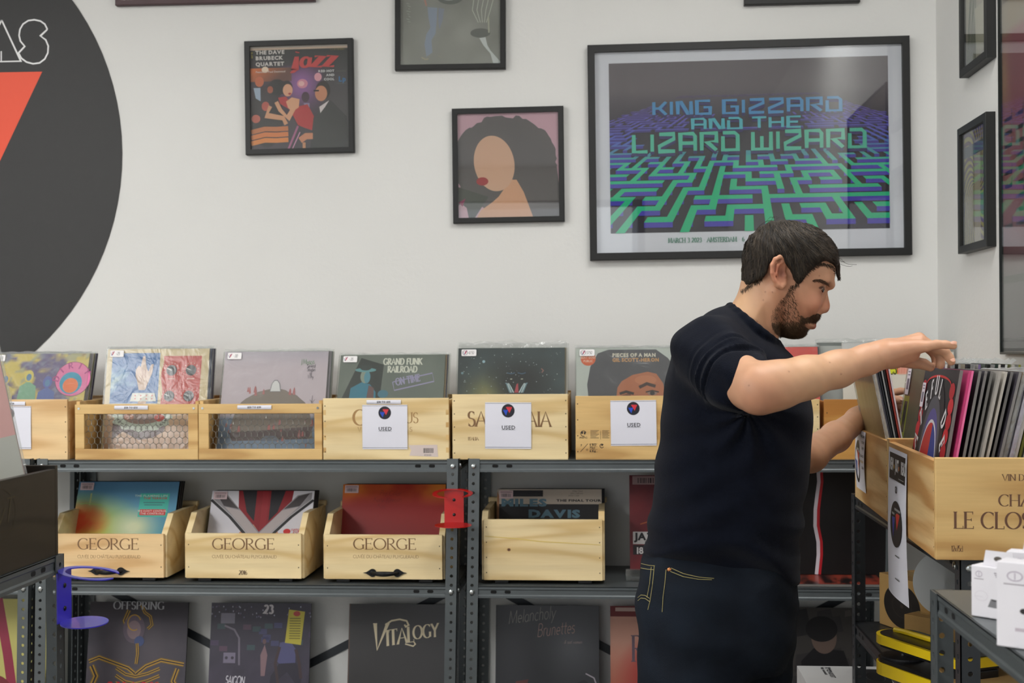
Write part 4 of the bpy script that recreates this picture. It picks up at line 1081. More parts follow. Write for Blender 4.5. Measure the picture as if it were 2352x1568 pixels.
rf_ = crate('wine crate behind the nearest one on the right, RECORD STORE DAY paper', p0.x + d_.x * .487, p0.y + d_.y * .487, ZR, .36, .483, HR, PINE[3], rz=rzr, sidew=PINE_Y, t=.013, group='wine crates along the right wall')
side_sign(rn, .48, -.135, .205, .297, art_oval(1), .462, hang=1)
side_sign(rf_, .48, .028, .15, .142, art_oval(0), .445)

# dark crate in the left foreground
pc = at(134, 1268, 2.315)
dk = Art(.48, .2)
dc = crate('dark brown stained wine crate in the left foreground', pc.x - .34, 2.315 - .49, 1.1, .34, .49, .163, PINE_DARK, sidew=PINE_DARK, t=.012, group=None)
side_art = Art(1, 1)
side_art.text('RemyT', .16, .085, .04, (70, 62, 44), 'hand', sx=1.2, shear=.25); side_art.ring(.25, .1, .07, .045, .0015, (56, 50, 38)); side_art.line([(.14, .075), (.34, .07)], .0015, (58, 52, 40))
q = MB(); T = Matrix.Translation((.3402, 0.0, 0)) @ Matrix.Rotation(PI / 2, 4, 'Z'); side_art.into(q, T, INK); q.build('burnt_lettering', dc)
# ------------------------------------------------------------------ records
SZ = .315
def record(label, P, W=SZ, H=SZ, th=.004, lean=8, rz=0.0, art=None, col=(120, 110, 110), sleeve=0.0, stick=None, group=None, ry=0.0, name='vinyl_record', m=None, cat='record', edge=None):
    """P: lower middle of the front cover; lean degrees backwards; local -Y is the front"""
    q = MB(); h = W / 2; c = tuple(rgb(col))
    e = tuple(rgb(edge)) if edge else mix(c, (.5, .48, .45), .35)
    mm = m or INK
    q.add([(-h, 0, 0), (h, 0, 0), (h, 0, H), (-h, 0, H)], [(0, 1, 2, 3)], mm, c)
    q.add([(-h, 0, 0), (h, 0, 0), (h, th, 0), (-h, th, 0), (-h, 0, H), (h, 0, H), (h, th, H), (-h, th, H)], [(3, 2, 1, 0), (4, 5, 6, 7), (1, 2, 6, 5), (2, 3, 7, 6), (3, 0, 4, 7)], mm, e)
    if art: art.into(q, Matrix.Diagonal((W, 1, H, 1)) @ Matrix.Translation((-.5, 0, 0)), mm)
    o = q.build(name)
    o.location = P; o.rotation_euler = (-math.radians(lean), math.radians(ry), rz); o.rotation_mode = 'XYZ'
    o.matrix_world = Matrix.Translation(P) @ Matrix.Rotation(rz, 4, 'Z') @ Matrix.Rotation(math.radians(ry), 4, 'Y') @ Matrix.Rotation(-math.radians(lean), 4, 'X')
    tag(o, label, cat, group)
    if sleeve:
        q = MB(); s_ = .004; top = H + sleeve; n = 10
        R = random.Random(int((P[0] + P[2]) * 9973))
        y = -.0035
        vs = [(-h - s_ + (2 * h + 2 * s_) * i / n, y, -.001 + (H + .001) * j / n) for j in range(n + 1) for i in range(n + 1)]
        q.add(vs, [(j * (n + 1) + i, j * (n + 1) + i + 1, (j + 1) * (n + 1) + i + 1, (j + 1) * (n + 1) + i) for j in range(n) for i in range(n)], PLASTIC)
        k = 14; vs = []
        tops = [top + R.uniform(-.25, .25) * sleeve for _ in range(k + 1)]
        for i in range(k + 1):
            x = -h - s_ + (2 * h + 2 * s_) * i / k
            vs += [(x, y, H), (x, y + .004 + R.uniform(0, .003), (H + tops[i]) / 2 + .001), (x, y + .009 + R.uniform(0, .004), tops[i])]
        q.add(vs, [(3 * i + r, 3 * i + 3 + r, 3 * i + 4 + r, 3 * i + 1 + r) for i in range(k) for r in (0, 1)], FLAP)
        for sx in (-1, 1):
            x = sx * (h + s_); q.add([(x, y, 0), (x, th + .001, 0), (x, th + .001, H), (x, y, H)], [(0, 1, 2, 3)], FLAP)
        q.build('plastic_sleeve', o)
    if stick:
        q = MB(); sa, su, sv, sw, sh = stick; y = -.0042 if sleeve else -.003
        T = Matrix.Translation((-h + su * W, y, sv * H - sh))
        q.M = T; r_ = .002
        q.prism([(r_, 0), (sw - r_, 0), (sw, r_), (sw, sh - r_), (sw - r_, sh), (r_, sh), (0, sh - r_), (0, r_)], -.0002, 0, mat('white_sticker', (236, 234, 234), .5))
        sa.into(q, Matrix.Diagonal((sw, 1, sh, 1)), INK, lift=.0003); q.M = Matrix()
        q.build('price_sticker', o)
    return o
def hand_price(t, circ=False):
    a = Art(1, 1)
    if circ: a.ring(.24, .5, .17, .4, .03, (40, 34, 44)); x = .45
    else: x = .42
    o = .1 if circ else .03
    a.line([(o + .03, .62), (o + .1, .22), (o + .24, .85)], .035, (52, 46, 130)); a.line([(o + .12, .8), (o + .17, .45), (o + .14, .3), (o + .28, .85)], .03, (200, 60, 60))
    a.text(t, x, .28, .45, (34, 32, 38), 'hand', sx=.44 if len(t) < 4 else .36, shear=.15, bold=1.3)
    return a

def place_front(px0, px1, ytop, Y, dz0=zt + .011, W=SZ):
    """x centre from the pixel span at height ytop"""
    a = at(px0, ytop, Y); b = at(px1, ytop, Y); return (a.x + b.x) / 2, b.x - a.x, (a.z + b.z) / 2

def clear(v): return v
# ---- covers
def cov_dirty():
    a = Art(1, 1)
    def f(u, v):
        n = fbm(u * 7, v * 7, 3); n2 = fbm(u * 13 + 3, v * 11, 8)
        c = mix((102, 88, 128), (210, 186, 96), clamp((n - .5) * 9 + (.5 if u > .85 else 0)))
        return mix(c, (140, 150, 160), .5 if n2 > .6 else 0)
    a.grad(0, 0, 1, 1, f, 44, 44)
    for x, y, c in ((.2, .7, (214, 182, 96)), (.43, .72, (216, 196, 100)), (.62, .66, (92, 100, 170))):
        a.poly([(x - .1, y - .3), (x - .08, y - .05), (x, y), (x + .08, y - .05), (x + .1, y - .3)], mix((90, 160, 160), c, .3 if x == .43 else .9)); a.ell(x, y + .05, .045, .06, c); a.ell(x, y + .04, .025, .035, (90, 130, 170))
    a.rect(.02, .72, .14, .96, (220, 190, 110)); a.rect(.02, .74, .12, .9, (96, 84, 160))
    a.ell(.865, .74, .175, .175, (110, 60, 80), n=40); a.ell(.865, .74, .17, .17, (228, 116, 168), n=40); a.ell(.85, .7, .11, .11, (40, 150, 184), n=36); a.ell(.85, .675, .075, .075, (236, 118, 52), n=30)
    for i, ch in enumerate('DIRTY'):
        w = math.radians(168 - i * 33); a.text(ch, .865 + .138 * math.cos(w), .74 + .138 * math.sin(w) - .03, .06, (176, 60, 130), 'fat', align='c', rot=w - PI / 2, sx=1.1)
    return a
def cov_knobs():
    a = Art(1, 1); a.rect(0, 0, 1, 1, (218, 196, 156))
    a.grad(.05, .47, .52, .96, lambda u, v: mix((50, 110, 176), (214, 226, 226), clamp((fbm(u * 4, v * 5, 1) - .52) * 5) * clamp(1.6 - abs(v - .4) * 4)), 22, 22)
    a.poly([(.55, .42)] + [(.55 + .012 * math.sin(i * 1.1), .5 + .43 * i / 8) for i in range(9)] + [(.93, .93), (.92, .42)], (198, 66, 58))
    for x, y in ((.64, .79), (.83, .79), (.63, .54), (.82, .54)):
        for k in range(11):
            w = math.radians(215 - k * 25); a.line([(x + .066 * math.cos(w), y + .066 * math.sin(w)), (x + .078 * math.cos(w), y + .078 * math.sin(w))], .005, (240, 214, 200), flat=k > 0)
        a.ell(x, y, .052, .052, (44, 46, 50)); a.ell(x - .01, y - .012, .03, .03, (70, 74, 78)); a.line([(x - .045, y + .02), (x, y)], .008, (226, 226, 226)); a.rect(x - .035, y - .086, x + .035, y - .078, (230, 190, 180))
    # raised hand
    a.poly([(.33, .6), (.31, .68), (.29, .74), (.29, .8), (.32, .84), (.335, .82), (.345, .88), (.355, .93), (.375, .93), (.385, .86), (.4, .8), (.415, .78), (.44, .85), (.462, .85), (.45, .76), (.42, .68), (.4, .62), (.39, .6)], (226, 196, 182))
    a.line([(.35, .82), (.36, .74), (.35, .68)], .006, (186, 140, 128)); a.line([(.385, .8), (.39, .72)], .006, (186, 140, 128))
    a.poly([(.25, .49), (.27, .57), (.49, .57), (.505, .49)], (226, 222, 216))
    for i in range(8): a.ell(.3 + (i % 4) * .055, .515 + .03 * (i // 4), .009, .009, (208, 60, 56), n=4)
    a.rect(.33, .41, .41, .49, (206, 170, 150)); a.rect(.05, .36, .97, .42, (196, 70, 56))
    a.grad(.02, 0, .98, .4, lambda u, v: mix((208, 166, 140), (214, 180, 150), v), 6, 6)
    a.poly([(.1, .12), (.2, .2), (.36, .12), (.5, .14), (.6, .2), (.62, .3), (.3, .36), (.1, .3)], (96, 66, 70))
    pts = []
    for i in range(44): r_ = .3 if i % 4 < 2 else .27; w = 2 * PI * i / 44; pts.append((.38 + r_ * math.cos(w), .33 + r_ * .45 * math.sin(w)))
    a.poly(pts, (198, 206, 192)); a.ell(.38, .345, .19, .075, (150, 120, 110)); a.ell(.55, .33, .05, .035, (200, 66, 50)); a.ell(.25, .34, .05, .03, (176, 110, 80))
    for i, ch in enumerate('ABCDEFGHIJKLM'):
        w = PI + PI * (i + .5) / 13; a.text(ch, .38 + .245 * math.cos(w), .325 + .112 * math.sin(w), .028, (80, 80, 76), align='c', rot=w + PI / 2)
    return a
def cov_hill():
    a = Art(1, 1); a.grad(0, 0, 1, 1, lambda u, v: mix((206, 190, 200), (188, 178, 192), clamp((v - .85) * 6)) if v > .34 else mix((140, 156, 184), (120, 140, 166), fbm(u * 8, v * 12)), 24, 24)
    hill = [(.12, .14)] + [(.12 + .76 * i / 20, .3 + .32 * math.sin(PI * i / 20) ** .45 + .012 * vnoise(i, 3)) for i in range(21)] + [(.9, .14)]
    a.poly(hill, (142, 128, 120)); a.poly([(.1, .2), (.9, .26), (.86, .14), (.14, .12)], (104, 86, 88))
    R = random.Random(3)
    for i in range(26):
        x = R.uniform(.06, .95); y = (.56 + .04 * R.random() if (.24 < x < .42 or .62 < x < .74) else None)
        if y is None: y = R.uniform(.04, .3)
        s_ = R.uniform(.02, .05); a.poly([(x - s_ * .3, y), (x + s_ * .3, y), (x + .2 * s_, y + s_), (x, y + s_ * 1.5), (x - .2 * s_, y + s_)], (188, 116, 116))
    a.poly([(.46, .6), (.475, .68), (.5, .715), (.53, .715), (.555, .68), (.57, .6)], (150, 144, 150)); a.poly([(.468, .603), (.482, .678), (.503, .706), (.527, .706), (.548, .678), (.562, .603)], (228, 224, 226))
    a.poly([(.4, .12), (.45, .17), (.55, .17), (.6, .12)], (120, 124, 140))
    a.text('J.Mascis', .74, .87, .05, (120, 160, 118), 'hand', sx=.75, jit=.1, bold=1.2)
    for i, t in enumerate(('Several', 'Shades', 'of', 'Why')): a.text(t, .845, .835 - i * .036, .036, (86, 78, 92), 'hand', sx=.75, align='c', jit=.1, bold=1.3)
    a.line([(.87, .45), (.875, .56)], .004, (110, 100, 110)); a.line([(.85, .52), (.875, .49), (.9, .52)], .003, (110, 100, 110))
    return a
def cov_funk():
    a = Art(1, 1); a.grad(0, 0, 1, 1, lambda u, v: mix((108, 114, 108), (128, 134, 126), fbm(u * 6, v * 6, 5)), 16, 16)
    a.poly([(.04, .55), (.2, .97), (.42, .9), (.4, .5)], (62, 66, 64)); a.poly([(.1, .4), (.12, .66), (.22, .72), (.3, .7), (.36, .62), (.37, .4)], (70, 132, 156)); a.poly([(.26, .4), (.29, .69), (.34, .66), (.35, .4)], (120, 92, 92))
    a.ell(.25, .78, .045, .07, (150, 160, 146)); a.ell(.27, .77, .03, .06, (96, 150, 168)); a.ell(.25, .845, .1, .022, (110, 160, 166)); a.ell(.25, .87, .055, .03, (66, 72, 70)); a.ell(.43, .6, .05, .04, (84, 130, 150))
    a.text('GRAND FUNK', .415, .9, .062, (228, 226, 214), 'slab', sx=.78, bold=1.35); a.text('RAILROAD', .46, .82, .062, (228, 226, 214), 'slab', sx=.78, bold=1.35)
    a.n += 1
    a.text('ON TIME', .55, .685, .07, (170, 162, 196), 'slab', sx=.68, rot=.2, bold=1.2)
    c = [(.52, .745), (.555, .64), (.9, .715), (.88, .83)]; c = [(.515, .72), (.535, .635), (.905, .725), (.885, .81), (.515, .72)]; a.line(c, .009, (166, 158, 194))
    return a
def cov_space():
    a = Art(1, 1)
    def f(u, v):
        n = fbm(u * 5, v * 5, 11); c = mix((46, 50, 52), (72, 88, 92), n)
        band = math.exp(-((u - .18 - .5 * v + .12) / .1) ** 2) * (1 - v) ; g = math.exp(-(((u - .3) / .2) ** 2 + ((v - .55) / .16) ** 2))
        c = mix(c, (110, 140, 140), clamp(band * .8)); c = mix(c, (170, 160, 96), clamp(g * .8)); return mix(c, (34, 36, 36), clamp(1.4 - 5 * math.hypot((u - .58) * .8, v - .68)))
    a.grad(0, 0, 1, 1, f, 34, 34); R = random.Random(9); a.n += 1
    for i in range(90):
        x, y, r_ = R.random() * .96 + .02, .5 + .46 * R.random(), R.choice((.002, .003, .004)); a.ell(x, y, r_, r_, (190, 204, 206), n=6, flat=True)
    a.ell(.24, .87, .014, .014, (160, 190, 206), n=10); a.ell(.04, .76, .012, .012, (120, 150, 160), n=10)
    a.poly([(.53, .57), (.55, .65), (.565, .66), (.57, .57)], (186, 76, 84))
    for s_ in (-1, 1):
        for k in range(4): a.line([(.55 + s_ * (.025 + .012 * k), .57), (.55 + s_ * (.05 + .015 * k), .62 + .014 * k), (.55 + s_ * (.075 + .01 * k), .66)], .009, (206, 216, 218) if k % 2 == 0 else (120, 150, 160))
    for x in (.5, .6): a.line([(x - .04, .76), (x, .75), (x + .035, .76)], .008, (72, 104, 128)); a.ell(x, .70, .012, .005, (190, 190, 170), n=8)
    a.line([(.78, .8), (.8, .78), (.785, .76)], .01, (150, 104, 96)); return a
def cov_man():
    a = Art(1, 1); a.rect(0, 0, 1, 1, (196, 200, 196))
    a.poly([(.12, .45), (.1, .65), (.13, .82), (.2, .95), (.3, .985), (.74, .985), (.85, .9), (.93, .78), (.96, .6), (.94, .45)], (84, 82, 88))
    a.poly([(.36, .45), (.38, .62), (.42, .68), (.52, .74), (.66, .77), (.74, .75), (.8, .66), (.82, .55), (.84, .45)], (184, 110, 74)); a.poly([(.38, .45), (.4, .54), (.5, .57), (.52, .45)], (120, 66, 44))
    a.ell(.64, .69, .1, .045, (196, 124, 86)); a.line([(.58, .62), (.65, .655), (.73, .63)], .03, (70, 46, 38)); a.line([(.4, .56), (.46, .58), (.53, .56)], .025, (58, 38, 32))
    a.ell(.7, .565, .045, .02, (150, 120, 106)); a.ell(.7, .565, .022, .02, (36, 26, 24)); a.line([(.64, .575), (.7, .59), (.76, .575)], .012, (46, 30, 26)); a.ell(.46, .53, .03, .012, (70, 50, 44))
    a.text('PIECES OF A MAN', .335, .915, .034, (222, 212, 196), bold=.05, sx=.96); a.text('GIL SCOTT-HERON', .335, .868, .034, (204, 150, 96), bold=.05, sx=.94)
    a.ell(.11, .9, .07, .07, (222, 106, 64)); a.text('BEAT GOES', .11, .9, .022, (240, 200, 180), align='c', sx=.8, bold=.03); a.text('PUBLIC', .11, .865, .022, (240, 200, 180), align='c', sx=.8, bold=.03)
    return a
def plain(c, top=None):
    a = Art(1, 1); a.rect(0, 0, 1, 1, c)
    if top: a.rect(0, 1 - top[1], 1, 1, top[0])
    return a

PAL = [(206, 200, 190), (150, 60, 58), (60, 70, 120), (190, 160, 120), (40, 42, 48), (120, 140, 130), (200, 190, 196), (90, 60, 80), (214, 206, 150), (70, 100, 90), (180, 90, 60), (226, 222, 214), (50, 46, 70), (160, 150, 160)]
def stack(n, P, gap, lean, group, labelfn, seed, sleeve=.006, dx=.004, dz=0.0, rz=0.0):
    R = random.Random(seed)
    for i in range(n):
        c = R.choice(PAL); off = R.uniform(-dx, dx) + .0035 * (i % 2)
        y = gap * (i + 1)
        record(labelfn, (P[0] + off, P[1] + y, P[2]), lean=lean, col=c, sleeve=sleeve if i % 2 == 0 else 0, group=group, rz=rz)

top_specs = [
  (cov_dirty, (-24, 207), 812, 3.86, ('20.00', True), 'record in plastic with pink DIRTY circle on purple and yellow cover', 'leftmost top-shelf crate', (176, 160, 100)),
  (cov_knobs, (248, 482), 801, 3.865, ('-25', False), 'record in plastic with blue sky panel and red panel of knobs', 'crate with the knob cover', (218, 196, 156)),
  (cov_hill, (516, 757), 807, 3.86, ('-30', False), 'record in plastic with pale pink sky and brown hill cover', 'crate with the hill cover', (206, 190, 200)),
  (cov_funk, (784, 1022), 815, 3.86, ('-35', False), 'record in plastic, grey-green cover with GRAND FUNK RAILROAD lettering', 'torn bar code crate', (120, 124, 118)),
  (cov_space, (1051, 1300), 799, 3.85, ('42.50', True), 'record in plastic with dark starry space cover', 'tallest top-shelf crate', (56, 60, 62)),
  (cov_man, (1327, 1568), 799, 3.85, ('57.50', True), 'record in plastic, PIECES OF A MAN cover with man in afro', 'crate beside the man', (196, 200, 196)),
  (lambda: plain((222, 66, 56)), (1640, 1864), 797, 3.86, None, 'bright red record cover standing behind the man\'s shoulder', 'crate behind the man', (222, 66, 56)),
]
for i, (fn, (pa, pb), yt, Yt, pr_, lab, where, ec) in enumerate(top_specs):
    # top edge at Yt; leans back from the crate
    cx = (at(pa, yt, Yt).x + at(pb, yt, Yt).x) / 2; ztop = at((pa + pb) / 2, yt, Yt).z
    zb = zt + .0125
    Hh = SZ; s_ = clamp((ztop - zb) / Hh, -1, 1); lean = math.degrees(math.acos(s_)) if s_ < 1 else 2
    yb = Yt - Hh * math.sin(math.radians(lean))
    st = None
    if pr_: st = (hand_price(*pr_), .03, .985, .042 if len(pr_[0]) < 4 else .044, .02)
    flap = .022 if i == 4 else .010
    record(lab, (cx, yb, zb), lean=lean, art=fn(), col=ec, sleeve=flap, stick=st, th=.004)
    stack(5, (cx + .004, yb, zb), .0088, lean, 'records stacked behind the front cover in the ' + where, 'thin record in the ' + where + ', only its edge showing', i, sleeve=.008 if i != 4 else .016)
# behind C8
cx = at(1960, 800, 3.86).x + .035
record('cream record cover with yellow and red lettering band, end of the top shelf', (cx + .085, 3.80, zt + .0125), lean=6, col=(206, 202, 190), art=(lambda a: (a.rect(0, .94, 1, 1, (188, 190, 188)), a.rect(0, .91, 1, .94, (132, 136, 132)), a.rect(0, .71, .49, .79, (206, 210, 40)), a.rect(.49, .71, 1, .79, (206, 84, 60)), a.text('MILES', .49, .71, .1, (60, 60, 20), 'slab', align='r', sx=.6), a.text('IIIIII', .5, .71, .08, (220, 170, 150), 'slab', sx=.6), a)[-1])(Art(1, 1)), edge=(206, 202, 190))
record('pale record in loose wrinkled plastic at the end of the top shelf', (cx + .02, 3.85, zt + .0125), lean=5, col=(176, 180, 180), sleeve=.012, art=plain((206, 206, 206), ((130, 134, 134), .03)))
stack(4, (cx + .03, 3.86, zt + .0125), .007, 5, 'records at the right end of the top shelf', 'thin record at the right end of the top shelf', 44)

# ---- middle shelf covers
def bcode(): 
    a = Art(1, 1); a.rect(0, 0, 1, 1, (228, 202, 206)); a.barcode(.15, .18, .7, .42)
    for k in (.7, .82): a.rect(.08, k, .92, k + .06, (150, 120, 130), flat=True)
    return a
def cov_sky():
    a = Art(1, 1)
    def f(u, v):
        c = mix((84, 178, 190), (90, 140, 180), v); g = clamp(1.5 - 1.9 * math.hypot(u * 1.0, (v - .42) * 1.6)); c = mix(c, (206, 206, 70), g)
        h = clamp(1.3 - 3.6 * math.hypot(u - .03, (v - .53) * 1.4)); c = mix(c, (226, 80, 40), clamp(h * (.6 + .8 * fbm(u * 16, v * 16)))); return mix(c, (226, 232, 190), clamp(1.2 - 5 * math.hypot((u - .6) * .8, v - .46)))
    a.grad(0, 0, 1, 1, f, 40, 40); a.rect(.13, .72, .145, .86, (180, 190, 130)); a.line([(.04, .73), (.1, .74), (.18, .73), (.26, .72)], .012, (150, 180, 110))
    a.rect(.63, .58, .92, .86, (70, 190, 172))
    a.text('THE FLAMING LIPS', .905, .82, .024, (190, 214, 206), align='r', bold=.03, sx=1.1); a.text('THE TERROR', .905, .79, .024, (190, 70, 60), align='r', bold=.03, sx=1.1)
    for i in range(4): a.rect(.67 + .01 * (i % 2), .745 - i * .028 - (.03 if i > 1 else 0), .88 - .02 * (i % 2), .754 - i * .028 - (.03 if i > 1 else 0), (70, 110, 120), flat=True)
    a.rect(.645, .6, .9, .67, (214, 42, 40)); a.text('WE DON\'T CONTROL', .77, .64, .022, (240, 214, 206), align='c', bold=.03, sx=.86); a.text('THE CONTROLS', .77, .61, .022, (240, 214, 206), align='c', bold=.03, sx=.95)
    return a
def cov_blades():
    a = Art(1, 1); a.rect(0, 0, 1, 1, (222, 220, 228))
    a.poly([(.26, 1), (.28, .72), (.4, .5), (.52, .45), (.62, .5), (.78, .75), (.8, 1)], (140, 24, 34)); a.poly([(.3, 1), (.36, .72), (.44, .6), (.44, 1)], (34, 32, 38)); a.poly([(.58, 1), (.58, .6), (.66, .72), (.72, 1)], (34, 32, 38))
    a.grad(.5, .47, .56, 1, lambda u, v: (150, 30, 40), 1, 1)
    a.poly([(.24, .36), (.36, .52), (.44, .56), (.5, .46), (.5, .36)], (206, 146, 112)); a.poly([(.72, .36), (.66, .52), (.58, .55), (.5, .46), (.5, .36)], (216, 158, 124))
    for s_ in (-1, 1):
        def m_(x): return x if s_ < 0 else 1 - x
        a.poly([(m_(.02), .98), (m_(.16), .94), (m_(.53), .42), (m_(.44), .36), (m_(.02), .86)], (150, 146, 150)); a.poly([(m_(.04), .97), (m_(.15), .93), (m_(.28), .76), (m_(.13), .8)], (70, 64, 66)); a.poly([(m_(.14), .79), (m_(.3), .74), (m_(.5), .44), (m_(.44), .38)], (184, 174, 174))
        a.line([(m_(.0), .88), (m_(.2), .66), (m_(.42), .36)], .03, (34, 32, 36)); a.line([(m_(.02), .885), (m_(.22), .665), (m_(.43), .38)], .008, (190, 186, 190))
    a.ell(.77, .47, .035, .035, (206, 40, 40)); a.ell(.95, .47, .035, .035, (230, 180, 60)); a.text('CUSTOM', .86, .48, .022, (206, 50, 44), 'block', align='c', sx=.9, bold=.9); a.text('2-LP', .86, .45, .026, (206, 50, 44), 'block', align='c', sx=1, bold=.9)
    return a
def cov_red():
    a = Art(1, 1)
    a.grad(0, 0, 1, 1, lambda u, v: mix(mix((128, 26, 30), (160, 34, 26), v), (232, 136, 50), clamp((v - .72) * 5) * clamp(fbm(u * 3.2, v * 2.4, 5) * 1.9 - .35)), 30, 30)
    for k, (t, x, y) in enumerate((('Pro Color', .36, .86), ('Kane Keenan', .3, .78), ('Kiss', .34, .7))): a.text(t, x, y, .06, (84, 24, 24), 'hand', sx=.8, shear=.25, jit=.12, bold=.5)
    return a
def cov_miles():
    a = Art(1, 1); a.rect(0, 0, 1, 1, (196, 184, 170)); a.rect(0, 0, 1, .8, (22, 20, 24))
    a.rect(.12, .9, .44, .985, (24, 22, 26)); 
    for i in range(4): a.rect(.15, .965 - i * .016, .41 - .02 * (i % 2), .97 - i * .016, (90, 90, 96), flat=True)
    a.text('MILES', .04, .775, .095, (92, 128, 146), bold=.06, sx=1.18); a.text('DAVIS', .3, .625, .1, (92, 128, 146), bold=.06, sx=1.12)
    a.text('THE FINAL TOUR', .57, .835, .03, (36, 32, 36), bold=.05, sx=1.18)
    for i, t in enumerate(('Miles Davis', 'John Coltrane', 'Jimmy Cobb')): a.text(t, .72 - .02 * i, .965 - i * .03, .022, (80, 72, 70), 'hand', sx=.9, shear=.2)
    a.poly([(.0, .6), (.0, .98), (.02, .9), (.02, .6)], (170, 120, 80)); return a
mid_specs = [
  (cov_sky, 178, 418, 1106, 3.92, 24, (20, 26, 32), 'record with turquoise sky cover and orange glow, first display crate', INK, .125),
  (cov_blades, 487, 724, 1127, 3.90, 25, (220, 216, 220), 'record with crossed silver blades on white and dark red cover', INK, .14),
  (cov_red, 783, 1030, 1112, 3.94, 20, (26, 12, 12), 'record with dark red and orange cover in third display crate', GLOSSY, .13),
  (cov_miles, 1140, 1384, 1123, 3.94, 12, (30, 26, 26), 'record with MILES DAVIS lettering standing in the plain display crate', INK, .03)]
for i, (fn, pa, pb, yt, Yt, lean, ec, lab, mm, _) in enumerate(mid_specs):
    tl, tr = at(pa, yt, Yt), at(pb, yt, Yt); W = SZ; cx = (tl.x + tr.x) / 2; ztop = (tl.z + tr.z) / 2
    zb = zm + .0145; Hh = min(SZ, (ztop - zb) / math.cos(math.radians(lean))); 
    H2 = (ztop - zb) / math.cos(math.radians(lean))
    yb = Yt - H2 * math.sin(math.radians(lean))
    # records stand on the crate base; keep them inside the front panel
    yb = max(yb, YM + .02)
    lean2 = math.degrees(math.atan2(Yt - yb, ztop - zb)); Hc = math.hypot(Yt - yb, ztop - zb)
    o = record(lab, (cx, yb, zb), W=W, H=Hc, lean=lean2, art=fn(), col=ec, th=.005, m=mm, stick=(bcode(), .02 if i < 3 else .02, .985 if i < 3 else .98, .042, .024), edge=ec)
    for k in range(3):
        record('dark record directly behind the front cover, ' + ['first', 'second', 'third', 'plain'][i] + ' display crate', (cx + .003 * (k + 1), yb + .008 * (k + 1), zb), W=W, H=Hc, lean=lean2, col=[(24, 24, 30), (30, 26, 34), (20, 22, 24)][k], group='records behind the front cover, ' + ['first', 'second', 'third', 'plain'][i] + ' display crate')
def cov_jazzc():
    a = Art(1, 1); a.grad(0, 0, 1, 1, lambda u, v: mix((134, 40, 44), (84, 30, 40), fbm(u * 4, v * 4, 3)), 16, 16)
    a.poly([(.3, .35), (.34, .5), (.3, .6), (.45, .68), (.7, .6), (.8, .4), (.6, .25)], (206, 150, 50)); a.ell(.5, .72, .12, .14, (190, 120, 60)); a.line([(.1, .48), (.3, .55), (.55, .7), (.7, .68)], .012, (170, 90, 50)); a.ell(.5, .85, .22, .04, (110, 50, 50))
    a.rect(.03, .9, .4, .99, (160, 130, 130)); a.barcode(.08, .915, .28, .055, col=(50, 40, 44))
    a.rect(.03, .27, .45, .4, (226, 222, 222)); a.text('JAZZ', .05, .315, .075, (40, 36, 40), bold=.05, sx=.98); a.text('CLASSICS', .14, .28, .024, (40, 36, 40), bold=.04, sx=.95)
    a.rect(.03, .16, .45, .26, (40, 30, 32)); a.text('180', .05, .17, .07, (226, 222, 222), bold=.03, sx=.9); a.text('Sonny', .2, .43, .035, (206, 170, 150), 'serif'); return a
tl = at(1445, 1090, 3.93); zs_ = ZM + .018
record('red and orange record cover with JAZZ CLASSICS label beside the man\'s hip', (tl.x + SZ / 2, 3.86, zs_), lean=12, H=min(.345, (tl.z - zs_) / math.cos(math.radians(12))), art=cov_jazzc(), col=(110, 36, 40), m=GLOSSY)
q = MB(); aa = at(1438, 1350, 3.78)
PL = film_mat('clear_acrylic', gloss=.1, haze=.05, rough=.05, bump=0)
q.box((0, 0, 0), (.28, .004, .035), PL); q.box((0, 0, 0), (.28, .12, .003), PL); q.box((0, .116, 0), (.28, .12, .014), PL)
tag(q.build('record_stand', loc=(aa.x, 3.77, ZM + .001)), 'clear acrylic stand under the JAZZ CLASSICS record', 'stand')
# dark box with ribbon and flat record, middle shelf right
a = Art(1, 1)
rb = [(.36, .99), (.365, .86), (.345, .72), (.33, .6), (.325, .45), (.35, .3), (.35, .18), (.33, 0)]
a.line([(x + .022, y) for x, y in rb], .035, (176, 30, 40)); a.line(rb, .03, (204, 196, 204)); a.poly([(.25, .945), (.34, .99), (.35, .95)], (160, 30, 40))
tl = at(1790, 1110, 3.88)
record('black record box with a red and white ribbon down its front', (at(1790, 1340, 3.82).x + .165, 3.84, ZM + .012), lean=4, H=.31, W=.33, th=.03, art=a, col=(20, 17, 18), m=GLOSSY, edge=(22, 18, 18))
a = Art(1, 1); a.grad(0, 0, 1, 1, lambda u, v: mix((30, 22, 22), (150, 60, 44), clamp((fbm(u * 14, v * 5, 2) - .42) * 5)), 40, 12)
aa = at(1750, 1350, 3.72)
record('flat dark record with red mottled cover lying under the ribboned box', (aa.x + .16, 3.70, ZM + .0085), lean=89.2, W=.36, H=.315, th=.007, art=a, col=(30, 20, 20), m=GLOSSY)

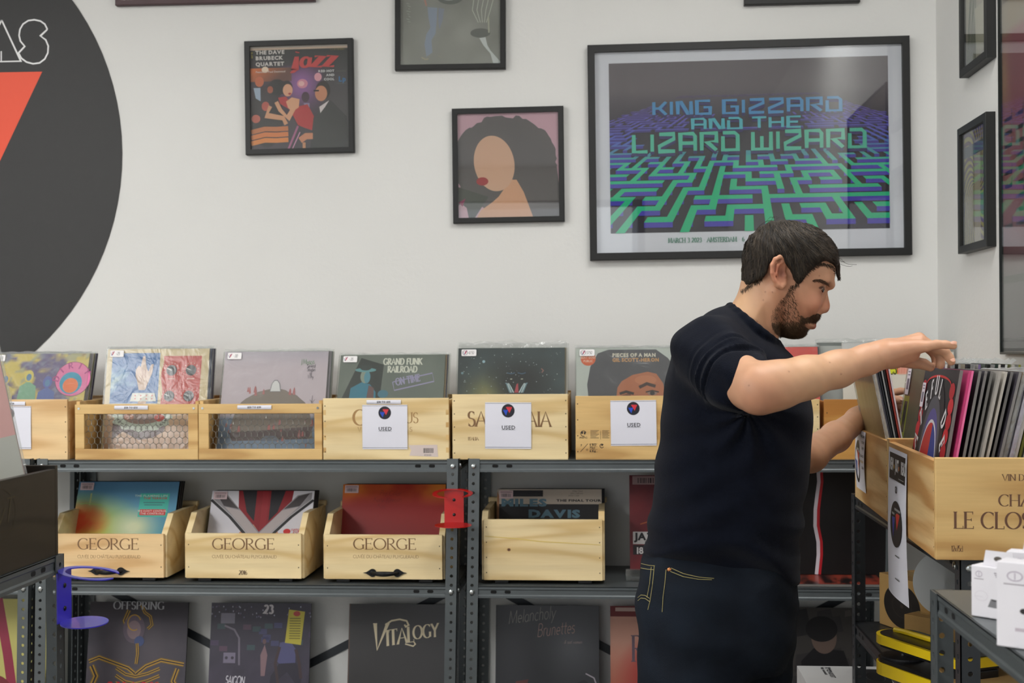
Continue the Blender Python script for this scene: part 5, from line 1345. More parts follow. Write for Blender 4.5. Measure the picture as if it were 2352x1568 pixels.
# ---- lower shelf covers, leaning on the wall
def cov_smash():
    a = Art(1, 1)
    a.grad(0, 0, 1, 1, lambda u, v: mix(mix((58, 54, 66), (92, 84, 92), fbm(u * 3, v * 3, 2)), (40, 34, 40), clamp((v - .8) * 4)), 24, 24)
    Y = (196, 150, 40); D = (34, 30, 44)
    def glow(pts, t):
        a.line(pts, t * 2.2, mix((70, 60, 60), Y, .35)); a.line(pts, t * 1.4, Y); a.line(pts, t * .6, D)
    glow([(.02, .42), (.12, .46), (.3, .4), (.42, .36), (.5, .3)], .022); glow([(.5, .3), (.6, .38), (.75, .44), (.98, .4)], .022)
    for k in range(4): glow([(.3, .36 - k * .07), (.4, .3 - k * .07), (.5, .28 - k * .07), (.62, .31 - k * .07), (.74, .36 - k * .07)], .018)
    glow([(.05, .38), (.1, .28), (.06, .18)], .03); glow([(.92, .36), (.88, .24), (.95, .14)], .025)
    glow([(.52, .98), (.56, .9), (.62, .86), (.64, .78), (.6, .74)], .016); glow([(.4, .92), (.36, .82), (.4, .7), (.46, .62)], .02)
    a.ell(.46, .74, .11, .14, (104, 90, 104)); a.ell(.46, .73, .07, .09, (140, 118, 124)); a.ell(.52, .62, .05, .05, (70, 84, 130)); a.ring(.46, .8, .07, .08, .01, Y, a0=20, a1=300)
    glow([(.5, .6), (.51, .5), (.5, .4)], .016)
    a.text('OFFSPRING', .5, .93, .075, (176, 176, 180), 'serif', align='c', sx=1.12, bold=1.5, gap=.06); a.text('SMASH', .5, .155, .07, (206, 30, 40), 'slab', align='c', sx=1.3, gap=.42, bold=1.3)
    return a
def cov_saigon():
    a = Art(1, 1)
    a.grad(0, 0, 1, 1, lambda u, v: mix(mix((96, 84, 106), (60, 54, 72), clamp(v * 1.6)), (46, 42, 58), fbm(u * 7, v * 7)), 24, 24); a.n += 1
    R = random.Random(4)
    for i in range(70): x, y = R.random(), R.uniform(.86, .97); a.ell(x, y, .006, .009, R.choice([(120, 116, 150), (90, 70, 90), (170, 170, 190), (60, 40, 60)]), n=6, flat=True)
    for i in range(14): x = R.random(); y = R.uniform(.5, .78); a.rect(x, y, min(1, x + .08), y + .05, R.choice([(74, 60, 90), (60, 80, 86), (90, 66, 86), (70, 70, 110)]), flat=True)
    a.rect(.1, .8, .24, .9, (128, 124, 140)); a.line([(.14, .78), (.24, .74), (.29, .66), (.3, .4)], .018, (120, 112, 128)); a.rect(.14, .42, .26, .52, (126, 118, 140)); a.ell(.17, .47, .015, .015, (60, 54, 70)); a.ell(.23, .47, .015, .015, (60, 54, 70))
    # basketball player, a plain figure
    a.poly([(.7, .62), (.68, .44), (.72, .4), (.86, .42), (.86, .56), (.8, .64)], (84, 84, 128)); a.ell(.78, .7, .035, .05, (50, 36, 40)); a.poly([(.7, .42), (.62, .3), (.6, .14), (.66, .14), (.7, .27), (.78, .34), (.86, .24), (.85, .12), (.9, .12), (.93, .3), (.87, .43)], (40, 36, 52)); a.line([(.86, .56), (.9, .42), (.92, .28)], .03, (64, 46, 50)); a.line([(.7, .58), (.66, .42), (.7, .2)], .028, (64, 46, 50)); a.ell(.7, .13, .055, .055, (120, 70, 56))
    a.poly([(.51, .5), (.55, .6), (.58, .5), (.56, .3), (.52, .3)], (140, 110, 116)); a.ell(.545, .63, .018, .025, (110, 84, 86))
    a.text('23', .53, .9, .08, (206, 200, 204), 'slab', sx=1.0, bold=1.4)
    a.poly([(.75, .62), (.91, .6), (.94, .92), (.78, .94)], (204, 190, 62)); a.ell(.86, .9, .035, .025, (196, 70, 60))
    for i in range(9): a.rect(.79, .85 - i * .024, .9, .858 - i * .024, (110, 100, 40), flat=True)
    a.text('SAIGON', .17, .22, .075, (216, 212, 222), 'hand', sx=.62, shear=.15, bold=2.2, jit=.06); a.text('THE JORDAN ERA', .06, .15, .055, (210, 206, 216), 'hand', sx=.66, bold=2.0, jit=.04); a.line([(.12, .11), (.5, .125)], .012, (210, 206, 216)); return a
def cov_vita():
    a = Art(1, 1); a.rect(0, 0, 1, 1, (52, 50, 50)); a.rect(0, 0, .012, 1, (90, 70, 60))
    c = (222, 208, 174)
    a.text('V', .22, .56, .25, c, 'serif', sx=.72, bold=1.7, shear=.2); a.text('ITAL', .375, .60, .145, c, 'serif', sx=.86, rot=.16, bold=1.7, shear=.12); a.text('OGY', .635, .665, .125, c, 'serif', sx=.84, rot=.12, bold=1.7, shear=.1)
    a.line([(.36, .80), (.42, .84), (.5, .855), (.57, .84), (.59, .8), (.56, .785), (.55, .805)], .016, c); a.line([(.56, .62), (.64, .6), (.66, .62), (.645, .64)], .012, c); return a
def cov_mel():
    a = Art(1, 1); a.grad(0, 0, 1, 1, lambda u, v: mix((46, 46, 50), (86, 88, 92), clamp(1.1 - 3 * math.hypot(u - .7, v - .62))), 20, 20)
    c1 = (150, 146, 136); a.text('Melancholy', .12, .82, .12, c1, 'hand', sx=.78, rot=.13, bold=.8, shear=.3); a.text('Brunettes', .4, .7, .12, (176, 140, 130), 'hand', sx=.74, rot=.11, bold=.8, shear=.3); a.text('& sad women', .66, .64, .03, (176, 150, 150), 'hand', sx=1, shear=.3)
    for pts, c in (([(0, 0), (0, .18), (.08, .2), (.1, 0)], (110, 44, 44)), ([(.1, 0), (.1, .14), (.2, .2), (.26, 0)], (50, 56, 100)), ([(.25, .2), (.32, .26), (.42, .14), (.5, .05), (.5, 0), (.26, 0)], (206, 170, 168)), ([(.2, .28), (.32, .3), (.3, .22), (.18, .22)], (110, 50, 44)),
                   ([(.66, 0), (.7, .1), (.72, .25), (.86, .3), (.98, .2), (1, 0)], (30, 28, 32)), ([(.55, 0), (.6, .1), (.68, .1), (.66, 0)], (200, 160, 160)), ([(.46, 0), (.5, .07), (.58, .06), (.58, 0)], (130, 70, 50))): a.poly(pts, c)
    a.rect(.82, .06, .84, .25, (200, 190, 176)); a.rect(.74, .14, .75, .2, (170, 150, 140)); a.line([(.87, .36), (.95, .32), (.98, .24)], .012, (180, 170, 180)); return a
def cov_ru():
    a = Art(1, 1); a.grad(0, 0, 1, 1, lambda u, v: mix(mix((190, 84, 60), (214, 160, 140), clamp(v * 1.5)), (186, 52, 50), clamp(1.3 - 3.2 * math.hypot(u - .45, (v - .35)))), 24, 24)
    a.rect(0, .9, 1, 1, (120, 40, 40)); a.text('RU', .2, .48, .24, (110, 92, 106), 'serif', sx=.85, bold=1.1, gap=.1); a.rect(.05, .95, .4, .985, (200, 170, 160)); return a
def cov_bw():
    a = Art(1, 1); a.rect(0, 0, 1, 1, (70, 66, 64)); R = random.Random(2)
    for i in range(30): x, y, r_ = R.random(), R.random(), R.uniform(.03, .1); a.poly(clip_rect([(x - r_, y - r_), (x + r_, y - r_ * .6), (x + r_ * .7, y + r_), (x - r_ * .8, y + r_ * .7)]), R.choice([(90, 84, 80), (44, 42, 44), (58, 54, 56)]))
    a.poly([(.5, 0), (.5, .5), (.62, .62), (.9, .6), (1, .3), (1, 0)], (24, 22, 26)); a.ell(.72, .72, .12, .15, (120, 100, 90)); a.ell(.7, .8, .15, .12, (26, 24, 26)); a.poly([(.12, 0), (.14, .5), (.26, .55), (.34, .3), (.3, 0)], (130, 112, 106)); a.ell(.22, .65, .09, .1, (110, 92, 86)); return a
low = [(cov_smash, 206, 436, (44, 36, 42), 'record with OFFSPRING SMASH cover of glowing yellow lines, bottom shelf', INK), (cov_saigon, 486, 716, (50, 44, 60), 'record with purple basketball court cover, bottom shelf', GLOSSY), (cov_vita, 803, 1035, (50, 48, 48), 'black record with cream VITALOGY lettering, bottom shelf', GLOSSY),
       (cov_mel, 1136, 1379, (40, 40, 44), 'dark record with handwritten title and dinner scene, bottom shelf', GLOSSY), (cov_ru, 1402, 1640, (190, 90, 80), 'red and pink record with large serif letters, bottom shelf behind the man', INK), (cov_bw, 1745, 1928, (60, 58, 58), 'black and white photo record, bottom shelf right of the man\'s legs', INK)]
for i, (fn, pa, pb, ec, lab, mm) in enumerate(low):
    Yt = 3.995; cx = (at(pa, 1390, Yt).x + at(pb, 1390, Yt).x) / 2
    record(lab, (cx, Yt - .055, ZL + .001), lean=10, art=fn(), col=ec, m=mm, th=.006, sleeve=0, edge=ec)
# far-left lower: yellowish cover seen through the posts
a = Art(1, 1); a.rect(0, 0, 1, 1, (198, 190, 108)); a.line([(.5, 1), (.62, .5), (.72, 0)], .09, (150, 36, 66)); a.ell(.5, .1, .2, .2, (120, 30, 40))
record('yellow record cover with a dark pink stripe in the lower left corner', (at(-20, 1400, 3.9).x, 3.9, ZL + .001), lean=8, H=.33, W=.33, art=a, col=(198, 190, 108), m=GLOSSY)

# ---- records across the right crates (they stand side by side, faces to the left)
def side_record(label, dist, s_, zb, lean, art=None, col=(150, 150, 150), group=None, th=.004, sleeve=0, stick=None, m=None, edge=None):
    """dist: along the crate side from its near corner to the record's near edge; s_: across; leans right by lean deg"""
    base = Vector((p0.x, p0.y, 0)) + d_ * (dist + SZ / 2) + Vector((d_.y, -d_.x, 0)) * s_
    o = record(label, (base.x, base.y, zb), art=art, col=col, group=group, th=th, sleeve=sleeve, stick=stick, m=m, lean=lean, edge=edge, rz=rzr - PI / 2)
    return o
ZB = ZR + .016
def cov_dead():
    a = Art(1, 1); a.rect(0, 0, 1, 1, (44, 38, 42)); a.rect(0, 0, 1, .93, (30, 26, 32))
    for s_ in (0, 1):
        for k in range(10):
            x = (.02 + .07 * math.sin(k * 2)) if s_ == 0 else (.94 + .05 * math.sin(k * 2)); a.ell(clamp(x, .07, .93), .06 + k * .09, .07, .05, (176, 26, 40) if k % 2 else (206, 40, 52))
    a.ring(.5, .9, .36, .06, .015, (206, 40, 40), a0=0, a1=180)
    a.ell(.48, .45, .37, .5, (34, 30, 36), n=48); a.ell(.48, .47, .27, .36, (84, 84, 92), n=40); a.ell(.48, .46, .22, .29, (90, 84, 150), n=40)
    a.ell(.48, .34, .25, .34, (226, 224, 226), n=44); a.ell(.48, .34, .235, .32, (50, 70, 150), n=44)
    a.poly([(.48 + .235 * math.cos(w), .34 + .32 * math.sin(w)) for w in [math.radians(80 + 10 * i) for i in range(20)]], (204, 52, 50)); a.ell(.47, .2, .17, .17, (226, 224, 226)); a.ell(.47, .2, .155, .155, (80, 76, 74))
    a.ell(.47, .2, .07, .09, (206, 206, 204))
    for i, ch in enumerate('GRATEFUL DEAD'):
        w = math.radians(205 - i * 19); a.text(ch, .48 + .36 * math.cos(w), .45 + .43 * math.sin(w) - .04, .11, (230, 228, 230), 'slab', align='c', rot=(w - PI / 2) * .75, sx=.85, bold=1.3) if ch != ' ' else None
    a.rect(.7, .0, .96, .16, (60, 60, 150)); return a
def cov_tan():
    a = Art(1, 1); a.grad(0, 0, 1, 1, lambda u, v: mix((176, 146, 96), (150, 122, 80), fbm(u * 4, v * 3, 3)), 12, 12)
    a.poly([(.0, 0), (.14, .3), (.3, .5), (.42, .3), (.5, 0)], (40, 38, 42)); a.poly([(.26, .62), (.6, .76), (.5, .5), (.3, .5)], (196, 184, 168)); a.ell(.33, .45, .16, .1, (206, 104, 68)); a.rect(0, .0, .09, 1, (206, 190, 160))
    a.text('DON IRIS', .42, .78, .1, (234, 222, 206), 'block', sx=.58, bold=.8); a.text("What's Going", .46, .68, .055, (232, 220, 204), 'serif', sx=.6)
    a.rect(.56, .1, .93, .58, (232, 228, 230)); a.text('LAST NITE', .6, .49, .06, (60, 50, 56), bold=.05, sx=.7); a.rect(.64, .38, .86, .39, (90, 90, 90)); a.rect(.62, .31, .88, .345, (214, 120, 100))
    for k in range(3): a.rect(.64, .26 - .04 * k, .86, .272 - .04 * k, (70, 60, 66), flat=True)
    return a
def vcode():
    a = Art(1, 1); a.rect(0, 0, 1, 1, (232, 224, 232)); a.rect(.2, .2, .8, .62, (150, 140, 156))
    for i in range(6): a.rect(.24 + i * .1, .2, .28 + i * .1, .62, (60, 54, 64), flat=True)
    for k in (.74, .86): a.rect(.15, k, .85, k + .05, (140, 130, 146), flat=True)
    return a
gn = 'records in the nearest right crate seen by their edges'; gf = 'records in the second right crate leaning left'
def Xat(px, py, dist): # across-offset for a pixel on the record's near edge
    base = Vector((p0.x, p0.y, 0)) + d_ * dist
    r_ = ray(px, py); n = Vector((d_.x, d_.y, 0))
    # intersect the ray with the vertical plane through base perpendicular to d_
    t = (base - Vector((CAM.x, CAM.y, 0))).dot(n) / Vector((r_.x, r_.y, 0)).dot(n)
    P = CAM + r_ * t; return (Vector((P.x, P.y, 0)) - base).dot(Vector((d_.y, -d_.x, 0))), P.z
def rec_from_px(label, dist, pxb, pyb, pxt, pyt, **k):
    s1, z1 = Xat(pxb, pyb, dist); s2, z2 = Xat(pxt, pyt, dist)
    lean = math.atan2(s2 - s1, z2 - z1); zb = ZB; s0 = s1 - (z1 - zb) * math.tan(lean)
    if lean < 0: pass
    return side_record(label, dist, s0, zb, math.degrees(lean), **k), s0, math.degrees(lean)
s1_, l1_ = .020, 9.5
side_record('record with curved white GRATEFUL DEAD letters on black and red cover', .135, s1_, ZB, l1_, art=cov_dead(), col=(34, 30, 34), stick=(vcode(), .05, .9, .03, .05), th=.006)
s2_, l2_ = .112, 13.5
side_record('tan record cover with white label and orange disc, front of the right crate', .135, s2_, ZB, l2_, art=cov_tan(), col=(176, 150, 104), sleeve=.004, stick=(vcode(), .08, .95, .05, .08), edge=(200, 190, 170))
pk = Art(1, 1); pk.rect(0, 0, 1, 1, (206, 70, 124)); pk.rect(0, 0, .7, .8, (40, 30, 40))
side_record('bright pink record cover just behind the GRATEFUL DEAD one', .12, s1_ + .012, ZB, l1_ + 1, art=pk, col=(214, 76, 130), edge=(230, 110, 160))
cols = [(30, 28, 36), (60, 56, 64), (24, 24, 26), (150, 146, 140), (196, 190, 180)]
n_b = 7
for k in range(n_b):
    f = (k + 1) / (n_b + 1); side_record('record between the pink cover and the tan cover in the right crate', .125 + .006 * (k % 3), s1_ + .014 + (s2_ - s1_ - .014) * f, ZB, l1_ + 1 + (l2_ - l1_ - 1) * f, col=cols[k % 5], group='records between the pink and tan covers', th=.005)
edgec = [(120, 100, 150), (214, 210, 206), (130, 130, 50), (40, 44, 40), (90, 92, 96), (206, 160, 140), (26, 28, 30), (150, 150, 146), (60, 80, 70), (210, 206, 200), (44, 40, 44), (170, 90, 110), (200, 204, 200), (30, 30, 34), (110, 120, 110), (190, 180, 160)]
s = s2_ + .009; k = 0
while s < .27:
    side_record('record in the row behind the tan cover, right crate', .125 + .004 * (k % 3), s, ZB, l2_ - .25 * k, col=edgec[k % 16], group=gn, th=.0045, sleeve=.004 if k % 3 == 0 else 0, edge=edgec[k % 16]); s += .0088; k += 1
# yellow-edged record in plastic left of GRATEFUL DEAD
ye = Art(1, 1); ye.rect(0, 0, 1, 1, (120, 116, 84)); ye.rect(.0, 0, .2, .77, (196, 206, 40)); ye.rect(.04, .5, .16, .73, (50, 50, 44)); 
for i_ in range(6): ye.rect(.05, .10 + .06 * i_, .16, .12 + .06 * i_, (90, 96, 30), flat=True)
sy_, zy_ = Xat(2073, 945, .50 + SZ)
side_record('record with yellow-green strip and clear plastic, held by the left hand', .503, sy_ - (zy_ - ZB) * math.tan(math.radians(9)), ZB, 9, art=ye, col=(110, 106, 90), sleeve=.008, stick=(vcode(), .06, .97, .04, .06))
# second crate, leaning left
D2 = .545
s3_, l3_ = .040, -11.0
def cov_straw():
    a = Art(1, 1); a.grad(0, 0, 1, 1, lambda u, v: mix((120, 110, 100), mix((204, 180, 128), (186, 158, 104), fbm(u * 16, v * 2.5, 4)), 1 if v > .42 else .35) if v < .88 else mix((92, 98, 84), (150, 140, 110), fbm(u * 9, v * 9)), 30, 40); return a
side_record('record in worn straw-coloured cover and clear plastic, left end of right crates', D2 + .012, s3_, ZB, l3_, art=cov_straw(), col=(196, 170, 120), sleeve=.005)
sb = s3_ + .006
for k in range(6):
    side_record('record leaning left in the second right crate', D2 + .012 + .004 * (k % 2), sb, ZB, l3_ + .25 * k, col=[(60, 60, 70), (40, 44, 50), (70, 76, 80), (24, 26, 30), (160, 60, 50), (206, 196, 200)][k], group=gf, th=.0032, edge=[(60, 60, 70), (40, 44, 50), (150, 150, 150), (24, 26, 30), (160, 60, 50), (226, 214, 220)][k]); sb += .0042
for k in range(12):
    side_record('record upright in the second right crate, seen by its top edge', D2 + .08, .13 + k * .0125, ZB, 3 + .3 * k, col=edgec[(k * 5) % 16], group='upright records in the second right crate', th=.005, sleeve=.012 if k % 3 == 1 else 0, edge=edgec[(k * 3 + 1) % 16])

# record in the dark left crate
a = Art(1, 1); a.rect(0, 0, 1, 1, (186, 182, 176)); a.rect(0, .45, 1, 1, (216, 160, 158)); a.rect(0, 0, .4, .12, (90, 90, 88)); a.text('Vin Rider', .55, .48, .05, (236, 200, 196), 'hand')
r1 = record('pale pink and grey record leaning in the dark left crate', (-1.172, 2.235, 1.150), lean=2, rz=0, art=a, col=(206, 180, 176), ry=-13, sleeve=.004)
# ------------------------------------------------------------------ metal record holders on the posts
def holder(label, P, rz, col, nm):
    """plate facing local -Y with an open ring above and a round tray below; P = bottom centre of the plate back"""
    m = mat(nm, col, .32, 0.1, coat=.3)
    root = empty('ring_holder', P, rz, label, 'holder', 'coloured metal ring holders')
    q = MB(); r_ = .006; w, h = .0275, .092
    q.prism([(-w, 0), (w, 0), (w, h), (-w, h)], -.002, -.0002, m, 'Y'); q.build('back_plate', root)
    def flat_ring(ro, ri, a0, a1, z, tilt, cy, n=40):
        q = MB(); vs = []
        for i in range(n + 1):
            t = math.radians(a0 + (a1 - a0) * i / n); e = min(1, min(i, n - i) / 4 + .25)
            rm = (ro + ri) / 2; hw = (ro - ri) / 2 * e
            for r_ in (rm + hw, rm - hw):
                x, y = r_ * math.cos(t), r_ * math.sin(t)
                zz_ = z + (y) * math.tan(tilt)
                vs += [(x, cy + y, zz_), (x, cy + y, zz_ + .002)]
        fs = []
        for i in range(n):
            a = 4 * i; b = a + 4
            fs += [(a + 1, b + 1, b + 3, a + 3), (a, a + 2, b + 2, b), (a, b, b + 1, a + 1), (a + 2, a + 3, b + 3, b + 2)]
        fs += [(0, 1, 3, 2), (4 * n, 4 * n + 2, 4 * n + 3, 4 * n + 1)]
        q.add(vs, fs, m); return q
    flat_ring(.0565, .044, -52, 255, h - .004, .13, -.052).build('top_ring', root)
    q = MB(); n = 32; vs = []
    for z in (.0, .002):
        vs += [(.052 * math.cos(2 * PI * i / n), -.040 + .040 * math.sin(2 * PI * i / n), z + (-.04 + .04 * math.sin(2 * PI * i / n)) * .05) for i in range(n)]
    q.add(vs, [list(range(n))[::-1], list(range(n, 2 * n))] + [(i, (i + 1) % n, n + (i + 1) % n, n + i) for i in range(n)], m)
    q.build('tray', root)
    for z in (.024, .066):
        q = MB(); q.cyl((0, -.002, z), (0, -1, 0), .0045, .003, mat('black_bolt', (14, 14, 14), .3), 14, dome=.7); q.build('bolt', root)
    return root
a = at(1043, 1201, 3.676)
holder('bright red metal ring holder bolted to the front of the shelf post', (a.x, SY0 - .001, a.z), .04, (182, 22, 20), 'red_powder_coat')
holder('blue metal ring holder on the foreground shelf post below the dark crate', (-.9985, 2.318, .977), PI / 2 - .05, (56, 48, 190), 'blue_powder_coat')

# ------------------------------------------------------------------ small boxes lower right
WCARD = mat('white_printed_card', (228, 226, 232), .45, noise=.01)
def carton_tab(label, P, rz, w, d, h, tab, art, side=None):
    root = empty('accessory_box', P, rz, label, 'box', 'white accessory boxes')
    q = MB(); q.bbox((0, 0, 0), (w, d, h), WCARD, .0012)
    art.into(q, Matrix.Diagonal((w, 1, h, 1)), INK); q.build('carton', root)
    if tab:
        q = MB(); hw = w * .5; t0 = w * .22
        q.prism([(t0, h - .001), (w, h - .001), (w - .002, h + tab), (t0 + .004, h + tab)], d * .3, d * .3 + .0012, WCARD, 'Y')
        q.add([(w * .6 + .006 * math.cos(t), d * .3 - .0004, h + tab * .5 + .0035 * math.sin(t)) for t in [2 * PI * i / 14 for i in range(14)]], [list(range(14))], mat('hanger_hole', (90, 84, 78), .8))
        q.build('hanging_tab', root)
    return root
def art_box(dark):
    a = Art(1, 1); g = (170, 160, 176)
    a.ring(.2, .84, .085, .06, .012, g); a.line([(.2, .88), (.2, .8)], .01, g); a.rect(.08, .74, .32, .75, (120, 110, 122))
    for i in range(4): a.rect(.58 + .02 * i, .88 - i * .035, .9, .9 - i * .035, (140, 134, 148), flat=True)
    if dark: a.rect(.62, .16, 1, .66, (34, 34, 40)); a.ell(.3, .44, .05, .035, (20, 20, 22)); a.rect(.2, .2, .34, .24, (190, 180, 190))
    else: a.poly([(.42, .22), (.86, .2), (.88, .3), (.84, .36), (.5, .38)], (120, 120, 124)); a.poly([(.5, .38), (.84, .36), (.8, .33), (.54, .34)], (70, 70, 74)); a.ring(.26, .42, .16, .1, .006, (206, 200, 208)); a.rect(.1, .4, .3, .405, (200, 196, 204))
    return a
zs = 1.0975
b1 = atz(2231, 1413, zs); carton_tab('small white accessory box with hanging tab on the low shelf, left one', b1, -.75, .058, .03, .070, .021, art_box(False))
b2 = atz(2289, 1482, zs); carton_tab('larger white accessory box with dark window, nearest on the low shelf', b2, -.62, .115, .035, .105, 0, art_box(True))
b3 = atz(2312, 1405, zs); carton_tab('tall white accessory box at the right edge, behind the other two', (b3.x, b3.y, zs), -.5, .09, .03, .085, .02, art_box(False))

# ------------------------------------------------------------------ right unit, second shelf
KRAFT = mat('brown_cardboard', (176, 140, 84), .8, noise=.04, nscale=30)
zr2 = .776
P1, P2_ = atz(2020, 1431, zr2), atz(2076, 1456, zr2)
ang = math.atan2(P2_.y - P1.y, P2_.x - P1.x)
L1 = .21
def kraft(label, P, rz, w, d, h, art=None, flaps=True):
    root = empty('cardboard_box', P, rz, label, 'box')
    q = MB(); q.bbox((0, 0, 0), (w, d, h), KRAFT, .0015)
    if art: art.into(q, Matrix.Diagonal((w, 1, h, 1)), INK)
    q.box((.004, d * .5 - .0008, h), (w - .004, d * .5 + .0008, h + .0003), HOLE); q.build('carton', root); 
    q = MB(); q.box((w * .02, d * .5 - .018, h + .0003), (w * .98, d * .5 + .018, h + .0007), mat('packing_tape', (190, 160, 104), .25)); q.build('packing_tape', root)
    return root
a = Art(1, 1); a.ell(.46, .47, .36, .42, (30, 26, 24), n=44); a.ring(.46, .47, .2, .22, .02, (46, 40, 36)); a.ell(.46, .47, .03, .04, (60, 50, 44))
kraft('brown cardboard box printed with a large black disc on the second shelf', P1, ang + .12, L1, .115, .128, a)
Q = atz(2077, 1470, zr2)
bb = kraft('small plain brown cardboard box in front of the disc-printed box', Q, ang + .5, .17, .10, .062, None)
# round white card
q = MB(); n = 48; R_ = .072
card = mat('pale_grey_card', (196, 200, 200), .5)
vs = [(R_ * math.cos(2 * PI * i / n), .02 * math.cos(2 * PI * i / n) ** 2, R_ * 1.05 * math.sin(2 * PI * i / n)) for i in range(n)]
q.add(vs + [(x, y + .0012, z) for x, y, z in vs] + [(0, 0, 0), (0, .0012, 0)], [(i, (i + 1) % n, 2 * n) for i in range(n)] + [(n + (i + 1) % n, n + i, 2 * n + 1) for i in range(n)] + [(i, n + i, n + (i + 1) % n, (i + 1) % n) for i in range(n)], card)
a = Art(1, 1); a.text('SOUND', -.005, -.045, .012, (36, 120, 60), bold=.05); a.into(q, Matrix.Translation((0, -.0, 0)), INK, lift=.0045)
c_ = at(2170, 1345, 3.12)
o = q.build('round_card', loc=(c_.x, c_.y, .776 + .0625 + R_ * 1.05), rot=(-.12, 0, -.25)); tag(o, 'round pale grey card with green lettering standing on the small brown box', 'card')
# yellow portable record player
YEL = mat('yellow_plastic', (242, 208, 30), .35, coat=.2); BLP = mat('black_plastic', (24, 24, 26), .3); 
yp = atz(2036, 1541, zr2)
root = empty('portable_record_player', yp, -1.12, 'bright yellow portable record player with raised lid on the second shelf', 'record player')
def stadium(x0, x1, w, n=12):
    r_ = w / 2; return [(x0 + r_ + r_ * math.cos(t), r_ * math.sin(t)) for t in [PI / 2 + PI * i / n for i in range(n + 1)]] + [(x1, -r_), (x1, r_)]
def slab(q, x0, x1, w, z0, z1, m, ins=0):
    q.prism(stadium(x0 + ins, x1 - ins, w - 2 * ins), z0, z1, m, 'Z')
q = MB(); slab(q, 0, .29, .105, .008, .033, YEL); q.build('base_body', root)
q = MB(); slab(q, 0, .29, .105, .0335, .042, BLP, .004); q.cyl((.055, 0, .042), (0, 0, 1), .045, .004, mat('platter_rubber', (40, 40, 44), .5), 32); q.cyl((.055, 0, .046), (0, 0, 1), .004, .006, ZINC, 12); q.build('turntable_deck', root)
q = MB(); slab(q, 0, .29, .105, .072, .090, YEL); q.build('lid_body', root)
q = MB(); slab(q, 0, .29, .105, .0905, .0915, BLP, .008); q.tube([(.03, 0, .094), (.06, .0, .096), (.16, 0, .097)], .006, YEL, 8); q.build('lid_window', root)
q = MB(); slab(q, 0, .29, .105, .066, .0715, BLP, .005); q.build('lid_lining', root)
q = MB(); q.bbox((.235, -.045, .0425), (.288, .045, .0655), BLP, .003); q.build('hinge_block', root)
for fx, fy in ((.03, -.02), (.03, .025), (.26, -.04), (.26, .04)):
    q = MB(); q.cyl((fx, fy, 0), (0, 0, 1), .011, .0078, YEL, 16); q.build('foot', root)
c_ = at(2135, 1568, 2.5)
kraft('flat brown cardboard carton low behind the corner posts on the right', (.66, 2.40, zr2), .05, .28, .3, .05, None)

# big white carton on the floor behind
cc = at(1830, 1519, 3.6)
a = Art(1, 1)
top = Art(1, 1)
top.rect(.0, 0, 1, 1, (206, 206, 206)); 
top.poly([(.36, .12), (.6, .1), (.66, .86), (.42, .88)], (40, 40, 42)); top.ell(.52, .5, .075, .26, (24, 24, 26)); top.line([(.62, .2), (.7, .22)], .02, (40, 40, 42)); top.line([(.66, .8), (.72, .78)], .015, (40, 40, 42)); top.ring(.52, .5, .07, .24, .008, (80, 80, 84))
top.line([(.72, .9), (.98, .86), (.94, .06), (.74, .08)], .004, (120, 120, 124))
for i, t in enumerate(('AT-LP60XBT', 'Fully Automatic', 'Wireless')): top.text(t, .2 + .05 * i - (.08 if i else 0), .94, .035 if i == 0 else .022, (50, 50, 54), rot=-PI / 2, sx=1.6, bold=.05)
root = empty('turntable_carton', (cc.x, 3.375, 0), 0, 'white turntable carton with printed black turntable on top, low behind the man', 'box')
q = MB(); W_, D_, H_ = .36, .225, .602; q.bbox((0, 0, .004), (W_, D_, H_), mat('white_carton_board', (200, 200, 200), .6, noise=.03), .002)
top.into(q, Matrix.Translation((0, 0, H_)) @ Matrix.Rotation(-PI / 2, 4, 'X') @ Matrix.Diagonal((W_, 1, D_, 1)), INK); q.build('carton', root)
q = MB(); q.box((.01, .01, 0), (W_ - .01, D_ - .01, .004), KRAFT); q.build('carton_base', root)
# ------------------------------------------------------------------ smooth solids (signed distance, surface nets)
def V3(v): return np.array([v[0], v[1], v[2]], np.float32)
def smin(a, b, k): h = np.clip(.5 + .5 * (b - a) / k, 0, 1); return b * (1 - h) + a * h - k * h * (1 - h)
def smax(a, b, k): return -smin(-a, -b, k)
def sphere(c, r):
    c = V3(c); return lambda P: np.sqrt(((P - c) ** 2).sum(1)) - r
def ellip(c, r):
    c = V3(c); r = np.array(r, np.float32)
    def f(P):
        q = (P - c) / r; n = np.sqrt((q ** 2).sum(1)); return (n - 1) * min(r) * .9 + 0
    return f
def cap(a, b, ra, rb):
    a, b = V3(a), V3(b); d = b - a; l2 = float((d ** 2).sum()) + 1e-9
    def f(P):
        t = np.clip(((P - a) @ d) / l2, 0, 1); q = P - a - t[:, None] * d
        return np.sqrt((q ** 2).sum(1)) - (ra + (rb - ra) * t)
    return f
def chain(pts, k=.004):
    fs = [cap(p[0], q[0], p[1], q[1]) for p, q in zip(pts[:-1], pts[1:])]
    def f(P):
        d = fs[0](P)
        for g in fs[1:]: d = smin(d, g(P), k)
        return d
    return f
def pix(px, py, Y): return V3(at(px, py, Y))
def smooth_poly(pts, it=2):
    p = np.array(pts, np.float64)
    for _ in range(it):
        n = len(p); out = np.empty((2 * n, 2))
        q = np.roll(p, -1, 0); out[0::2] = .75 * p + .25 * q; out[1::2] = .25 * p + .75 * q; p = out
    return p
